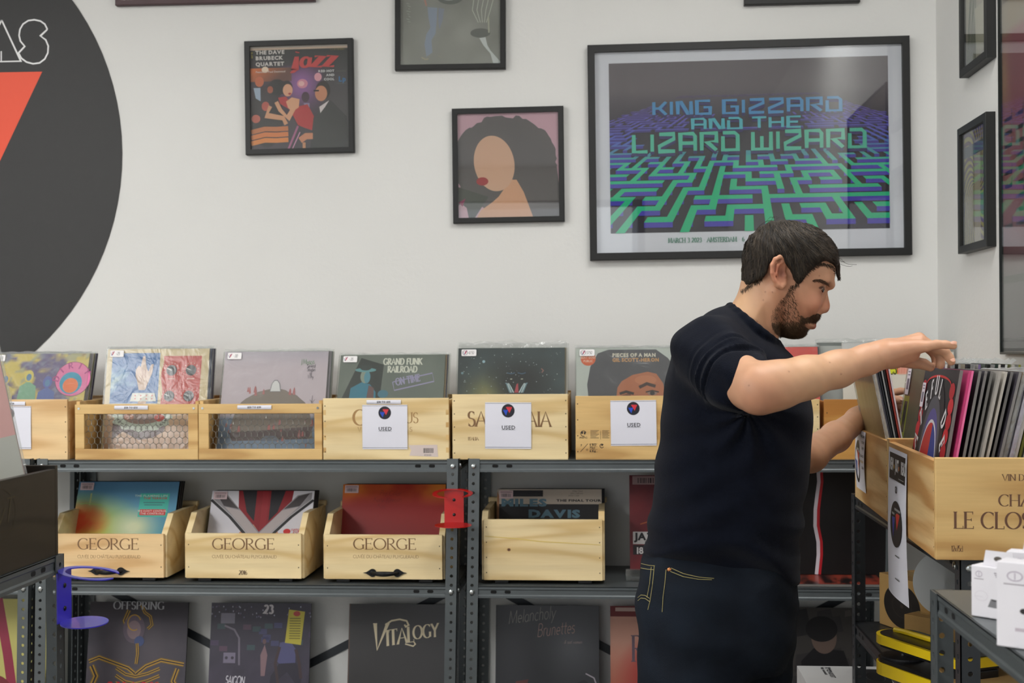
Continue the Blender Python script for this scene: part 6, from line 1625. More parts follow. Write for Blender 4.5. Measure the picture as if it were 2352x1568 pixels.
class Field2:
    """signed distance to a polygon drawn in the X-Z plane at depth Y"""
    def __init__(s, pxs, Y, res=.0025, pad=.12, it=2):
        p = smooth_poly(pxs, it); w = np.array([[*pix(a, b, Y)[[0, 2]]] for a, b in p])
        s.lo = w.min(0) - pad; hi = w.max(0) + pad; s.res = res
        nx, nz = [int(v) + 2 for v in (hi - s.lo) / res]
        gx, gz = np.meshgrid(s.lo[0] + np.arange(nx) * res, s.lo[1] + np.arange(nz) * res, indexing='ij')
        G_ = np.stack([gx.ravel(), gz.ravel()], 1); D = np.full(len(G_), 1e9); ins = np.zeros(len(G_), bool)
        for a, b in zip(w, np.roll(w, -1, 0)):
            e = b - a; t = np.clip(((G_ - a) @ e) / (e @ e + 1e-12), 0, 1); q = G_ - a - t[:, None] * e; D = np.minimum(D, (q ** 2).sum(1))
            c = (a[1] > G_[:, 1]) != (b[1] > G_[:, 1])
            with np.errstate(divide='ignore', invalid='ignore'): xi = (b[0] - a[0]) * (G_[:, 1] - a[1]) / (b[1] - a[1]) + a[0]
            ins ^= c & (G_[:, 0] < xi)
        s.F = (np.sqrt(D) * np.where(ins, -1, 1)).reshape(nx, nz).astype(np.float32)
    def __call__(s, P):
        u = (P[:, 0] - s.lo[0]) / s.res; v = (P[:, 2] - s.lo[1]) / s.res; nx, nz = s.F.shape
        uc = np.clip(u, 0, nx - 1.001); vc = np.clip(v, 0, nz - 1.001); i = uc.astype(int); j = vc.astype(int); a = uc - i; b = vc - j
        d = (s.F[i, j] * (1 - a) + s.F[i + 1, j] * a) * (1 - b) + (s.F[i, j + 1] * (1 - a) + s.F[i + 1, j + 1] * a) * b
        return d + (np.abs(u - uc) + np.abs(v - vc)) * s.res
def inflate(F, Y, R, W):
    def f(P):
        w = W(P) if callable(W) else W
        a = np.maximum(0, 1 + F(P) / R); return (np.sqrt(a * a + ((P[:, 1] - Y) / w) ** 2) - 1) * np.minimum(R, w)
    return f

def near(P, lo, hi, pad=.13):
    return not (P.min(0) > np.array(hi) + pad).any() and not (P.max(0) < np.array(lo) - pad).any()
def surface(fn, lo, hi, h, name, mats, parent=None, colour=None, relax=2, B=32):
    lo = np.array(lo, np.float64); hi = np.array(hi, np.float64)
    n = np.ceil((hi - lo) / h).astype(int) + 2; nb = np.ceil(n / B).astype(int)
    OFF = np.array([[i, j, k] for i in (0, 1) for j in (0, 1) for k in (0, 1)])
    cen = np.array([[i, j, k] for i in range(nb[0]) for j in range(nb[1]) for k in range(nb[2])])
    cc = (lo + (cen * B + B / 2) * h).astype(np.float32); rad = B * h * .87 * 1.15 + .012
    act = cen[np.abs(fn(cc)) < rad]
    N = (n + 2 * B).astype(np.int64); gid = lambda I: (I[:, 0].astype(np.int64) * N[1] + I[:, 1]) * N[2] + I[:, 2]
    ids, poss, quads = [], [], []
    for c in act:
        o = c * B; r = np.arange(-1, B + 1)
        gx, gy, gz = np.meshgrid(*(lo[k] + (o[k] + r) * h for k in range(3)), indexing='ij')
        P = np.stack([gx.ravel(), gy.ravel(), gz.ravel()], 1).astype(np.float32)
        S = fn(P).reshape(B + 2, B + 2, B + 2); neg = S < 0
        if neg.all() or not neg.any(): continue
        cnt = sum(neg[a:a + B + 1, b:b + B + 1, d:d + B + 1].astype(np.int8) for a, b, d in OFF)
        I = np.argwhere((cnt > 0) & (cnt < 8))
        C8 = np.stack([S[I[:, 0] + a, I[:, 1] + b, I[:, 2] + d] for a, b, d in OFF], 1)
        acc = np.zeros((len(I), 3)); m = np.zeros(len(I))
        for e0 in range(8):
            for e1 in range(e0 + 1, 8):
                if abs(OFF[e0] - OFF[e1]).sum() != 1: continue
                s0, s1 = C8[:, e0], C8[:, e1]; x = (s0 < 0) != (s1 < 0); t = np.where(x, s0 / np.where(x, s0 - s1, 1), 0)
                acc += np.where(x, 1, 0)[:, None] * (OFF[e0] + t[:, None] * (OFF[e1] - OFF[e0])); m += x
        pos = lo + (o - 1 + I + acc / m[:, None]) * h
        ids.append(gid(I - 1 + o + B)); poss.append(pos)
        for ax in range(3):
            sl = [slice(1, B + 1)] * 3; s2 = list(sl); s2[ax] = slice(2, B + 2)
            A_, B_ = neg[tuple(sl)], neg[tuple(s2)]
            E = np.argwhere(A_ != B_)
            if not len(E): continue
            fl = A_[E[:, 0], E[:, 1], E[:, 2]]; G_ = E + o + B; u, v = (ax + 1) % 3, (ax + 2) % 3
            du = np.zeros(3, int); du[u] = 1; dv = np.zeros(3, int); dv[v] = 1
            q = np.stack([gid(G_), gid(G_ - du), gid(G_ - du - dv), gid(G_ - dv)], 1)
            quads.append(np.where(fl[:, None], q, q[:, ::-1]))
    ids = np.concatenate(ids); poss = np.concatenate(poss); u, first = np.unique(ids, return_index=True); pos = poss[first]
    Q = np.concatenate(quads); J = np.searchsorted(u, Q); J = np.minimum(J, len(u) - 1); ok = (u[J] == Q).all(1); J = J[ok]
    # keep the main piece only
    e = np.concatenate([J[:, [0, 1]], J[:, [1, 2]], J[:, [2, 3]]]); lab = np.arange(len(pos))
    while True:
        l0 = lab.copy(); m_ = np.minimum(lab[e[:, 0]], lab[e[:, 1]]); np.minimum.at(lab, e[:, 0], m_); np.minimum.at(lab, e[:, 1], m_); lab = lab[lab]
        if (lab == l0).all(): break
    main = np.bincount(lab).argmax(); kp = lab == main; J = J[kp[J[:, 0]]]; nid = np.cumsum(kp) - 1; J = nid[J]; pos = pos[kp]
    e = np.concatenate([J[:, [0, 1]], J[:, [1, 2]], J[:, [2, 3]], J[:, [3, 0]]])
    for _ in range(relax):
        s = np.zeros_like(pos); k = np.zeros(len(pos))
        for a, b in ((0, 1), (1, 0)):
            for ax in range(3): s[:, ax] += np.bincount(e[:, a], pos[e[:, b], ax], len(pos))
            k += np.bincount(e[:, a], minlength=len(pos))
        pos = pos * .45 + .55 * s / np.maximum(k, 1)[:, None]
    me = bpy.data.meshes.new(name); me.vertices.add(len(pos)); me.vertices.foreach_set('co', pos.astype(np.float32).ravel())
    me.loops.add(len(J) * 4); me.loops.foreach_set('vertex_index', J.astype(np.int32).ravel())
    me.polygons.add(len(J)); me.polygons.foreach_set('loop_start', np.arange(0, len(J) * 4, 4, dtype=np.int32)); me.polygons.foreach_set('use_smooth', np.ones(len(J), bool))
    me.update(calc_edges=True); me.validate()
    for m_ in mats: me.materials.append(m_)
    if colour is not None:
        ca = me.color_attributes.new('ink', 'FLOAT_COLOR', 'POINT'); c = np.ones((len(pos), 4), np.float32); c[:, :3] = colour(pos.astype(np.float32)); ca.data.foreach_set('color', c.ravel())
    ob = bpy.data.objects.new(name, me); COL.objects.link(ob)
    if parent: ob.parent = parent; ob.matrix_parent_inverse = parent.matrix_world.inverted()
    return ob

def trace(fn, PX, PY, t0=1.9, t1=3.4, it=40):
    """where camera rays through the pixels meet the solid; NaN on a miss"""
    D = np.array([V3(ray(a, b)) for a, b in zip(PX, PY)], np.float32); o = V3(CAM); t = np.full(len(D), t0, np.float32)
    for _ in range(it):
        d = fn(o + D * t[:, None]); t = t + np.clip(d * .8, -.01, .2)
        t = np.minimum(t, t1)
    P = o + D * t[:, None]; P[(t >= t1 - 1e-4) | (np.abs(fn(P)) > .003)] = np.nan
    return P
# ------------------------------------------------------------------ the man
YH = 2.64     # middle of head and body, measured from the camera
Ypel = 2.66
person = empty('person', (at(1660, 1300, YH).x, YH, 0), 0, 'man in navy sweater and dark jeans flipping through records, dark hair and beard', 'person')
bpy.context.view_layer.update()
SKULL = Field2([(1714, 655), (1716, 620), (1722, 580), (1737, 545), (1765, 524), (1800, 516), (1835, 521), (1866, 535), (1892, 558), (1909, 585), (1917, 608), (1918, 628), (1915, 645), (1909, 659), (1898, 669), (1893, 690), (1887, 712), (1884, 722), (1884, 731), (1877, 738), (1862, 741.5), (1871, 746), (1869, 752), (1856, 757), (1853, 764), (1849, 773), (1833, 778), (1810, 777), (1790, 769), (1774, 746), (1764, 720), (1748, 700), (1730, 680)], YH, it=2, res=.0018)
zc_ = pix(1800, 640, YH)[2]
def Whead(P):
    z = P[:, 2]; x = P[:, 0]; t = np.clip((z - pix(1800, 775, YH)[2]) / (pix(1800, 600, YH)[2] - pix(1800, 775, YH)[2]), 0, 1)
    return .052 + .025 * t ** .8
f_skull = inflate(SKULL, YH, .064, Whead)
NOSE = Field2([(1897, 660), (1901, 674), (1904, 690), (1906.5, 700), (1905, 711), (1899, 718.5), (1889, 720), (1878, 718), (1868, 700), (1872, 676), (1884, 660)], YH, it=1, res=.001, pad=.09)
def Wnose(P): t = np.clip((pix(1890, 665, YH)[2] - P[:, 2]) / .045, 0, 1); return .009 + .0085 * t
f_nose = inflate(NOSE, YH, .012, Wnose)
def hp(px, py, dy): return pix(px, py, YH) + np.array([0, dy, 0], np.float32)
ear_path = [(1791, 612), (1788, 600), (1778, 596.5), (1767, 602), (1760, 615), (1760.5, 632), (1766, 648), (1774, 659), (1782, 663), (1788, 657), (1789, 647)]
ear_dy = [-.076, -.082, -.088, -.0905, -.0915, -.090, -.087, -.083, -.080, -.077, -.075]
feat = []
for s_ in (1, -1):
    feat.append(('u', .005, chain([(hp(x, y, s_ * d), .0039 if i < 7 else .0052) for i, ((x, y), d) in enumerate(zip(ear_path, ear_dy))], .003)))
    feat.append(('u', .004, ellip(hp(1775, 628, s_ * -.077), (.015, .006, .030))))
    feat.append(('u', .004, chain([(hp(1784, 607, s_ * -.082), .003), (hp(1773, 616, s_ * -.0865), .0034), (hp(1772, 634, s_ * -.0865), .0032), (hp(1779, 648, s_ * -.081), .0032)], .003)))
    feat.append(('s', .004, ellip(hp(1783, 633, s_ * -.087), (.0078, .008, .0125))))
    feat.append(('u', .003, sphere(hp(1790.5, 638, s_ * -.078), .0045)))
    feat.append(('u', .010, chain([(hp(1862, 646, s_ * -.056), .007), (hp(1884, 646, s_ * -.044), .0085), (hp(1905, 656, s_ * -.016), .008)], .01)))
    feat.append(('s', .010, ellip(hp(1892, 667, s_ * -.038), (.012, .014, .0095))))
    feat.append(('u', .003, sphere(hp(1874, 664, s_ * -.0345), .0120)))
    feat.append(('u', .004, chain([(hp(1862, 662, s_ * -.048), .0028), (hp(1874, 655.5, s_ * -.046), .0034), (hp(1887, 660, s_ * -.036), .0030)], .003)))
    feat.append(('u', .006, sphere(hp(1885.5, 711, s_ * -.0135), .0085)))
    feat.append(('s', .003, ellip(hp(1890, 719, s_ * -.008), (.0055, .0035, .0032))))
    feat.append(('u', .018, sphere(hp(1858, 697, s_ * -.044), .014)))
    feat.append(('s', .006, chain([(hp(1874, 704, s_ * -.030), .0028), (hp(1876, 716, s_ * -.030), .0032), (hp(1868, 728, s_ * -.036), .0024)], .004)))
    feat.append(('u', .004, chain([(hp(1865, 737, s_ * -.014), .004), (hp(1868.5, 739, 0), .0048)], .003)))
    feat.append(('u', .004, chain([(hp(1856, 746, s_ * -.018), .0032), (hp(1867, 748.5, 0), .0058)], .003)))
    feat.append(('s', .003, chain([(hp(1845, 743, s_ * -.026), .0015), (hp(1868, 743.5, 0), .0022)], .003)))
NECK = Field2([(1702, 640), (1699, 662), (1688, 688), (1670, 712), (1640, 745), (1620, 800), (1650, 860), (1760, 870), (1800, 830), (1795, 800), (1783, 778), (1776, 752), (1800, 730), (1815, 700), (1800, 650), (1750, 620)], YH, it=2)
f_neck = inflate(NECK, YH, .062, .062)
f_scm = [cap(hp(1772, 672, s_ * -.058), hp(1770, 775, s_ * -.030), .014, .012) for s_ in (1, -1)]
def f_head(P):
    d = smin(f_skull(P), f_nose(P), .004)
    d = smin(d, f_neck(P), .014)
    for g in f_scm: d = smin(d, g(P), .012)
    for op, k, g in feat: d = smin(d, g(P), k) if op == 'u' else smax(d, -g(P), k)
    return d
# right arm (near the camera)
RA = [(pix(1622, 812, 2.52), .05), (pix(1705, 876, 2.42), .047), (pix(1744, 893, 2.365), .0425), (pix(1790, 883, 2.375), .0405), (pix(1850, 867, 2.395), .0365), (pix(1925, 847, 2.42), .0310), (pix(1990, 826, 2.44), .0250), (pix(2040, 811, 2.45), .0232)]
f_ra = chain(RA, .02)
f_wrist = ellip(pix(2032, 812, 2.447), (.03, .030, .0245))
hand_r = [
  chain([(pix(2048, 808, 2.428), .0215), (pix(2112, 795, 2.413), .0125)], .01), chain([(pix(2048, 806, 2.448), .022), (pix(2114, 782, 2.435), .0115)], .01),
  chain([(pix(2050, 806, 2.462), .021), (pix(2110, 777, 2.458), .0115)], .01), chain([(pix(2052, 812, 2.475), .018), (pix(2104, 781, 2.482), .0110)], .01),
  chain([(pix(2055, 822, 2.44), .0195), (pix(2092, 812, 2.43), .0165)], .01)]
def fingers(lst):
    return [chain(l, .003) for l in lst]
fing_r = fingers([
  [(pix(2110, 796, 2.411), .0115), (pix(2128, 795, 2.405), .0098), (pix(2151, 791, 2.398), .0085), (pix(2172, 791, 2.395), .0074), (pix(2190, 794, 2.393), .0066)],
  [(pix(2116, 785, 2.433), .0108), (pix(2150, 800, 2.430), .0100), (pix(2170, 808, 2.428), .0092), (pix(2181, 822, 2.427), .0082), (pix(2185, 830, 2.427), .0076)],
  [(pix(2112, 779, 2.457), .0108), (pix(2146, 800, 2.458), .0100), (pix(2160, 816, 2.458), .0090), (pix(2160, 838, 2.457), .0080)],
  [(pix(2105, 783, 2.482), .0108), (pix(2138, 802, 2.486), .0098), (pix(2150, 818, 2.486), .0088), (pix(2150, 835, 2.484), .0078)],
  [(pix(2062, 824, 2.474), .0155), (pix(2100, 832, 2.482), .0115), (pix(2122, 836, 2.480), .0100), (pix(2137, 843, 2.475), .0084)]])
# left arm (beyond the body)
LA = [(pix(1745, 850, 2.86), .045), (pix(1812, 1046, 2.95), .042), (pix(1860, 1043, 3.01), .0385), (pix(1920, 1003, 3.11), .033), (pix(1970, 964, 3.215), .0275), (pix(2005, 940, 3.235), .0240)]
f_la = chain(LA, .02)
hand_l = [chain([(pix(2008, 938, 3.225), .021), (pix(2036, 916, 3.235), .012)], .01), chain([(pix(2008, 942, 3.235), .021), (pix(2040, 930, 3.255), .012)], .01), chain([(pix(2008, 946, 3.235), .020), (pix(2040, 945, 3.265), .011)], .01)]
fing_l = fingers([
  [(pix(2034, 912, 3.235), .0115), (pix(2052, 902, 3.235), .0098), (pix(2068, 898, 3.225), .0085), (pix(2083, 898, 3.215), .0075)],
  [(pix(2030, 920, 3.210), .0135), (pix(2050, 917, 3.190), .0108), (pix(2064, 918, 3.183), .0096), (pix(2074, 921, 3.178), .0088)],
  [(pix(2040, 928, 3.255), .0112), (pix(2060, 930, 3.255), .0098), (pix(2074, 938, 3.250), .0085), (pix(2082, 946, 3.240), .0075)],
  [(pix(2042, 938, 3.265), .011), (pix(2058, 944, 3.265), .0095), (pix(2070, 953, 3.260), .0082), (pix(2077, 962, 3.250), .0072)],
  [(pix(2040, 948, 3.275), .0098), (pix(2053, 958, 3.275), .0082), (pix(2063, 966, 3.270), .0072), (pix(2070, 974, 3.265), .0062)]])
f_core = chain([(pix(1690, 780, YH), .06), (pix(1660, 900, 2.64), .09), (pix(1660, 1150, 2.66), .09)], .03)
f_should = chain([(pix(1640, 810, 2.53), .05), (pix(1690, 800, 2.64), .05), (pix(1745, 850, 2.84), .045)], .03)
def f_arms(P):
    d = smin(f_ra(P), f_wrist(P), .012)
    for g in hand_r: d = smin(d, g(P), .009)
    for g in fing_r: d = smin(d, g(P), .0045)
    e = f_la(P)
    for g in hand_l: e = smin(e, g(P), .008)
    for g in fing_l: e = smin(e, g(P), .0045)
    return np.minimum(d, e)
HX = float(pix(1700, 700, YH)[0])
HLO, HHI = [hp(1690, 660, -.1)[0] - .08, YH - .11, hp(1700, 870, 0)[2]], [hp(1935, 600, 0)[0], YH + .11, hp(1800, 500, 0)[2]]
LRA = [pix(1600, 800, 2.5)[0], 2.28, pix(1750, 960, 2.35)[2]], [pix(2200, 800, 2.4)[0], 2.62, pix(2100, 740, 2.4)[2]]
LLA = [pix(1740, 800, 2.9)[0], 2.8, pix(1850, 1100, 3)[2]], [pix(2090, 900, 3.2)[0], 3.31, pix(1745, 810, 2.86)[2] + .05]
def f_body(P):
    d = smin(f_core(P), f_should(P), .03)
    if near(P, *LRA) or near(P, *LLA): d = np.minimum(d, f_arms(P))
    if near(P, *HLO_): d = smin(d, f_head(P), .008)
    return d
HLO_ = (HLO, HHI)

def blob(P, c, r): return np.exp(-((P - V3(c)) ** 2).sum(1) / r ** 2)[:, None]
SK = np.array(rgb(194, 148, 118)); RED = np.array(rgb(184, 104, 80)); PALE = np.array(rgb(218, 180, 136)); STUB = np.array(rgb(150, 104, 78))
BEARD = Field2([(1814, 652), (1806, 672), (1790, 690), (1772, 712), (1768, 740), (1782, 766), (1800, 779), (1832, 783), (1853, 775), (1862, 758), (1846, 745), (1850, 739), (1880, 741), (1887, 728), (1882, 718), (1868, 720), (1852, 730), (1838, 724), (1830, 700), (1824, 672)], YH, it=1, pad=.3)
def fbm3(P, s):
    q = P * s; return (np.sin(q[:, 0] * 1.3 + np.sin(q[:, 1] * 1.9 + 1) * 1.3) * np.sin(q[:, 2] * 1.7 + np.sin(q[:, 0] * 1.1) * 1.4) + .5 * np.sin(q[:, 0] * 3.1 + q[:, 2] * 2.7) * np.sin(q[:, 1] * 3.3 + 2)) / 1.5
def skin_col(P):
    c = np.tile(SK, (len(P), 1)); n = fbm3(P, 60)[:, None] * .06
    def to(c, t, w): return c * (1 - w) + t * w
    for s_ in (1, -1):
        c = to(c, RED, .75 * np.clip(blob(P, hp(1775, 630, -.088 * s_), .026), 0, 1)); c = to(c, RED, .45 * blob(P, hp(1868, 700, -.045 * s_), .030))
    c = to(c, RED, .7 * blob(P, hp(1900, 708, 0), .020)); c = to(c, RED, .40 * blob(P, hp(1790, 720, -.05), .05))
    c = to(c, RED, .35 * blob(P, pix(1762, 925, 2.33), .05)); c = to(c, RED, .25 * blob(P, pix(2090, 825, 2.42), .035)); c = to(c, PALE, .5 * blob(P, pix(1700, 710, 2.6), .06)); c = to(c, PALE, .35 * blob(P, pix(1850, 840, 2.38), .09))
    b = np.clip(.5 - BEARD(P) / .010, 0, 1)[:, None] * ((P[:, 2] > pix(1800, 790, YH)[2]) & (P[:, 0] > pix(1762, 700, YH)[0]) & (P[:, 0] < pix(1925, 700, YH)[0]))[:, None]
    c = to(c, STUB, .5 * b)
    lip = np.clip(1.25 - np.minimum(feat_lip1(P), feat_lip2(P)) / .0025, 0, 1)[:, None] * .8; c = to(c, np.array(rgb(172, 98, 84)), np.clip(lip, 0, .8))
    for s_ in (1, -1):
        # lid line, iris and the dark of the lashes
        e = hp(1877, 663, -.0455 * s_); q = P - e; m = (q[:, 0] / .0095) ** 2 + (q[:, 2] / .0030) ** 2 + (q[:, 1] / .011) ** 2
        c = to(c, np.array(rgb(66, 44, 34)), np.clip(1.6 - m * 1.1, 0, .93)[:, None])
        c = to(c, np.array(rgb(150, 104, 82)), .55 * blob(P, hp(1876, 672, -.042 * s_), .009))
        c = to(c, np.array(rgb(90, 48, 40)), np.clip(.9 - 90 * np.abs(ellip(hp(1783, 633, s_ * -.087), (.007, .008, .0115))(P)), 0, .6)[:, None] * (P[:, 1] < 9)[:, None] * blob(P, hp(1783, 633, s_ * -.082), .012))
        c = to(c, np.array(rgb(80, 42, 36)), .9 * blob(P, hp(1890, 719.5, s_ * -.008), .0035))
    for (x, y, Y) in ((1739, 738, 2.58), (1758, 670, 2.575), (1774, 671, 2.57), (1753, 689, 2.575), (1882, 633, 2.60), (1875, 653 + 250, 2.38), (1720, 885, 2.33), (1812, 853, 2.335), (1906, 832, 2.385), (1932, 859, 2.39)):
        h_ = trace_pt.get((x, y))
        if h_ is not None: c = to(c, np.array(rgb(110, 62, 46)), .7 * blob(P, h_, .0014))
    return np.clip(c * (1 + n), 0, 1)
feat_lip1 = chain([(hp(1858, 738.5, -.014), .004), (hp(1868.5, 739, 0), .0048), (hp(1858, 738.5, .014), .004)], .003)
feat_lip2 = chain([(hp(1856, 747, -.016), .0035), (hp(1868, 748.5, 0), .0056), (hp(1856, 747, .016), .0035)], .003)
moles = [(1739, 738), (1758, 670), (1774, 671), (1753, 689), (1882, 633), (1720, 885), (1812, 853), (1906, 832), (1932, 859)]
hits = trace(f_body, [m[0] for m in moles], [m[1] for m in moles], t0=2.1)
trace_pt = {m: (h if not np.isnan(h[0]) else None) for m, h in zip(moles, hits)}
SKIN = ink_mat('skin', 0.5, bump=.25, bscale=420, bdist=.0006, spec=.4, sub=.12)
lo_ = np.array([pix(1570, 800, 2.45)[0], 2.28, pix(1600, 1290, 2.6)[2]]); hi_ = np.array([pix(2215, 800, 2.4)[0] + .02, 3.33, pix(1800, 490, 2.6)[2]])
body = surface(f_body, lo_, hi_, .0018, 'body', [SKIN], person, skin_col, relax=2)

# ---- clothes
TORSO = Field2([(1668, 698), (1640, 711), (1600, 738), (1570, 763), (1548, 800), (1532, 850), (1526, 900), (1522, 960), (1517, 1010), (1506, 1060), (1501, 1110), (1498, 1160), (1491, 1205), (1480, 1240), (1477, 1268), (1500, 1290), (1560, 1312), (1640, 1334), (1740, 1348), (1836, 1350), (1838, 1300), (1838, 1240), (1845, 1180), (1854, 1120), (1859, 1060), (1861, 1000), (1864, 950), (1862, 920), (1853, 885), (1842, 850), (1830, 822), (1808, 798), (1786, 785), (1745, 765), (1700, 720)], YH, it=2)
def Wt(P): z = P[:, 2]; return np.interp(z, [1.0, 1.15, 1.3, 1.42, 1.5, 1.56], [.165, .165, .175, .205, .185, .12]).astype(np.float32)
f_torso = inflate(TORSO, YH + .01, .135, Wt)
SA, SB = pix(1634, 818, 2.52), pix(1695, 873, 2.43)
ax_ = (SB - SA) / np.linalg.norm(SB - SA); SL = float(np.linalg.norm(SB - SA))
def f_rsl(P):
    q = P - SA; t = q @ ax_; tc = np.clip(t, -.02, SL); r = np.sqrt(((q - tc[:, None] * ax_) ** 2).sum(1))
    u = np.clip(tc / SL, 0, 1); side = np.sin(q[:, 2] * 37 + q[:, 1] * 23)
    fold = np.clip((u - .25) * 1.6, 0, 1) * (.0040 * np.sin(u * 32 + side * .9) + .0026 * np.sin(u * 53 + 2 * side + q[:, 0] * 40))
    return (r - (.069 - .006 * u) - fold) * .8
f_lsl = chain([(pix(1742, 845, 2.85), .068), (pix(1800, 1035, 2.935), .052)], .02)
f_yoke = chain([(pix(1640, 808, 2.53), .058), (pix(1680, 778, 2.62), .050), (pix(1735, 830, 2.83), .062)], .03)
ccen = (pix(1679, 706, YH) + pix(1783, 789, YH)) / 2; cu = pix(1783, 789, YH) - ccen; cl = float(np.linalg.norm(cu)); cu = cu / cl; cn = np.cross(cu, [0, 1, 0])
f_collar = chain([(ccen + cu * cl * math.cos(w_) * 1.02 + np.array([0, 1, 0]) * .068 * math.sin(w_) + np.array([0, 0, -.008]) * abs(math.sin(w_)), .0095) for w_ in [2 * PI * i / 20 for i in range(21)]], .004)
f_neckhole = cap(ccen - cn * .0, ccen + (cn if cn[2] > 0 else -cn) * .2, .057, .07)
def folds(P):
    a = V3(pix(1715, 945, 2.45)); q = P - a; r = np.sqrt(q[:, 0] ** 2 + q[:, 2] ** 2); th = np.arctan2(q[:, 2], q[:, 0])
    w = np.exp(-((r - .05) / .09) ** 2)
    f = w * .0045 * np.sin(th * 9 + r * 25)
    b = np.exp(-((P[:, 2] - 1.10) / .07) ** 2) * .0035 * np.sin(P[:, 2] * 95 + np.sin(P[:, 0] * 22) * 2.2)
    s_ = .0022 * np.sin(P[:, 0] * 46 + P[:, 2] * 31 + np.sin(P[:, 2] * 17) * 2)
    e = np.exp(-((q[:, 0] + .07) / .1) ** 2 - ((q[:, 2] + .12) / .16) ** 2) * .003 * np.sin((q[:, 0] * .6 - q[:, 2]) * 85)
    return f + b + s_ + e
def f_sweater(P):
    d = smin(f_torso(P), f_yoke(P), .022); d = smin(d, f_rsl(P), .012); d = smin(d, f_lsl(P), .03)
    d = d - folds(P)
    d = smax(d, -f_neckhole(P), .006); d = smin(d, f_collar(P), .005)
    # hem ends cleanly
    hem = pix(1480, 1272, YH)[2] + (P[:, 0] - pix(1480, 1272, YH)[0]) * -.19
    hem = np.maximum(hem, pix(1700, 1338, YH)[2])
    return smax(d, (hem - P[:, 2]), .006)
KNIT = mat('navy_knit', (12, 16, 27), .95, noise=.12, nscale=45, bump=.5, bscale=520, spec=.1, sheen=.05)
sweater = surface(f_sweater, [pix(1460, 800, 2.6)[0], 2.34, 1.0], [pix(1890, 900, 2.7)[0] + .03, 3.02, 1.6], .0034, 'sweater', [KNIT], person, None, relax=1)
PEL = Field2([(1500, 1230), (1482, 1258), (1474, 1290), (1465, 1340), (1467, 1385), (1478, 1440), (1500, 1500), (1560, 1540), (1700, 1560), (1800, 1540), (1822, 1480), (1828, 1400), (1832, 1320), (1834, 1240), (1700, 1215)], Ypel, it=2)
f_pel = inflate(PEL, Ypel, .12, .165)
def leg(px, Y, fx): 
    a = pix(px, 1400, Y); 
    return chain([(a, .098), (V3((a[0] - .008, Y, .82)), .090), (V3((a[0] - .005, Y, .5)), .068), (V3((a[0] - .02, Y, .12)), .056)], .03)
f_l1, f_l2 = leg(1585, 2.575, 0), leg(1722, 2.76, 0)
def f_jeans(P):
    d = smin(smin(f_pel(P), f_l1(P), .05), f_l2(P), .05)
    d = d - .0022 * np.sin(P[:, 2] * 70 + P[:, 0] * 40 + np.sin(P[:, 0] * 19) * 2) * np.clip((P[:, 2] - .3) * 3, 0, 1)
    return smax(d, P[:, 2] - (pix(1500, 1250, Ypel)[2]), .008)
DENIM = mat('dark_indigo_denim', (19, 26, 36), .85, noise=.25, nscale=14, bump=.5, bscale=700, spec=.2)
jeans = surface(f_jeans, [pix(1440, 1300, 2.6)[0] - .03, 2.42, .04], [pix(1870, 1300, 2.7)[0], 2.92, 1.12], .0046, 'jeans', [DENIM], person, None, relax=1)
for (sh, Y) in ((1585, 2.575), (1722, 2.76)):
    a = pix(sh, 1400, Y)
    f_s = lambda P, a=a, Y=Y: smax(chain([(V3((a[0] - .05, Y, .045)), .042), (V3((a[0] + .06, Y - .005, .045)), .044), (V3((a[0] + .17, Y - .01, .034)), .036)], .03)(P), -P[:, 2] + .0, .004)
    surface(f_s, [a[0] - .12, Y - .08, -.005], [a[0] + .24, Y + .08, .1], .004, 'shoe', [mat('black_leather_shoe', (26, 24, 24), .4)], person, None, relax=1)
# stitching, pocket and rivet on the jeans
def on(fn, pts, lift=.0012, t0=2.1):
    P = trace(fn, [p[0] for p in pts], [p[1] for p in pts], t0=t0); P = P[~np.isnan(P[:, 0])]
    return [Vector(p) - Vector(ray(1650, 1350)).normalized() * lift for p in P]
def interp(pts, n):
    out = []
    for a, b in zip(pts[:-1], pts[1:]):
        for i in range(n): out.append((a[0] + (b[0] - a[0]) * i / n, a[1] + (b[1] - a[1]) * i / n))
    return out + [pts[-1]]
THR = mat('yellow_stitching', (150, 140, 90), .7)
q = MB()
for ln in ([(1473, 1294), (1490, 1298), (1504, 1299)], [(1472, 1304), (1488, 1307), (1502, 1308)], [(1503, 1300), (1499, 1340), (1493, 1380), (1488, 1400)], [(1496, 1302), (1492, 1340), (1486, 1372)], [(1465, 1372), (1472, 1366), (1482, 1367), (1492, 1374)], [(1465, 1379), (1472, 1373), (1482, 1374), (1492, 1381)],
           [(1530, 1308), (1527, 1340), (1523, 1370), (1521, 1405)], [(1541, 1304), (1570, 1317), (1605, 1325), (1640, 1328)], [(1540, 1312), (1570, 1324), (1605, 1330), (1635, 1331)]):
    P = on(f_jeans, interp(ln, 5))
    if len(P) > 1: q.tube(P, .0007, THR, 5)
o = q.build('stitching'); o.parent = person; o.matrix_parent_inverse = person.matrix_world.inverted()
P = on(f_jeans, [(1537.5, 1308)], .0)
if P:
    q = MB(); q.cyl(P[0], (-.1, -1, 0), .0045, .0025, mat('copper_rivet', (206, 140, 92), .25, 1.0), 14, dome=.6)
    o = q.build('rivet'); o.parent = person; o.matrix_parent_inverse = person.matrix_world.inverted(); o['label'] = 'round copper rivet at the front pocket'

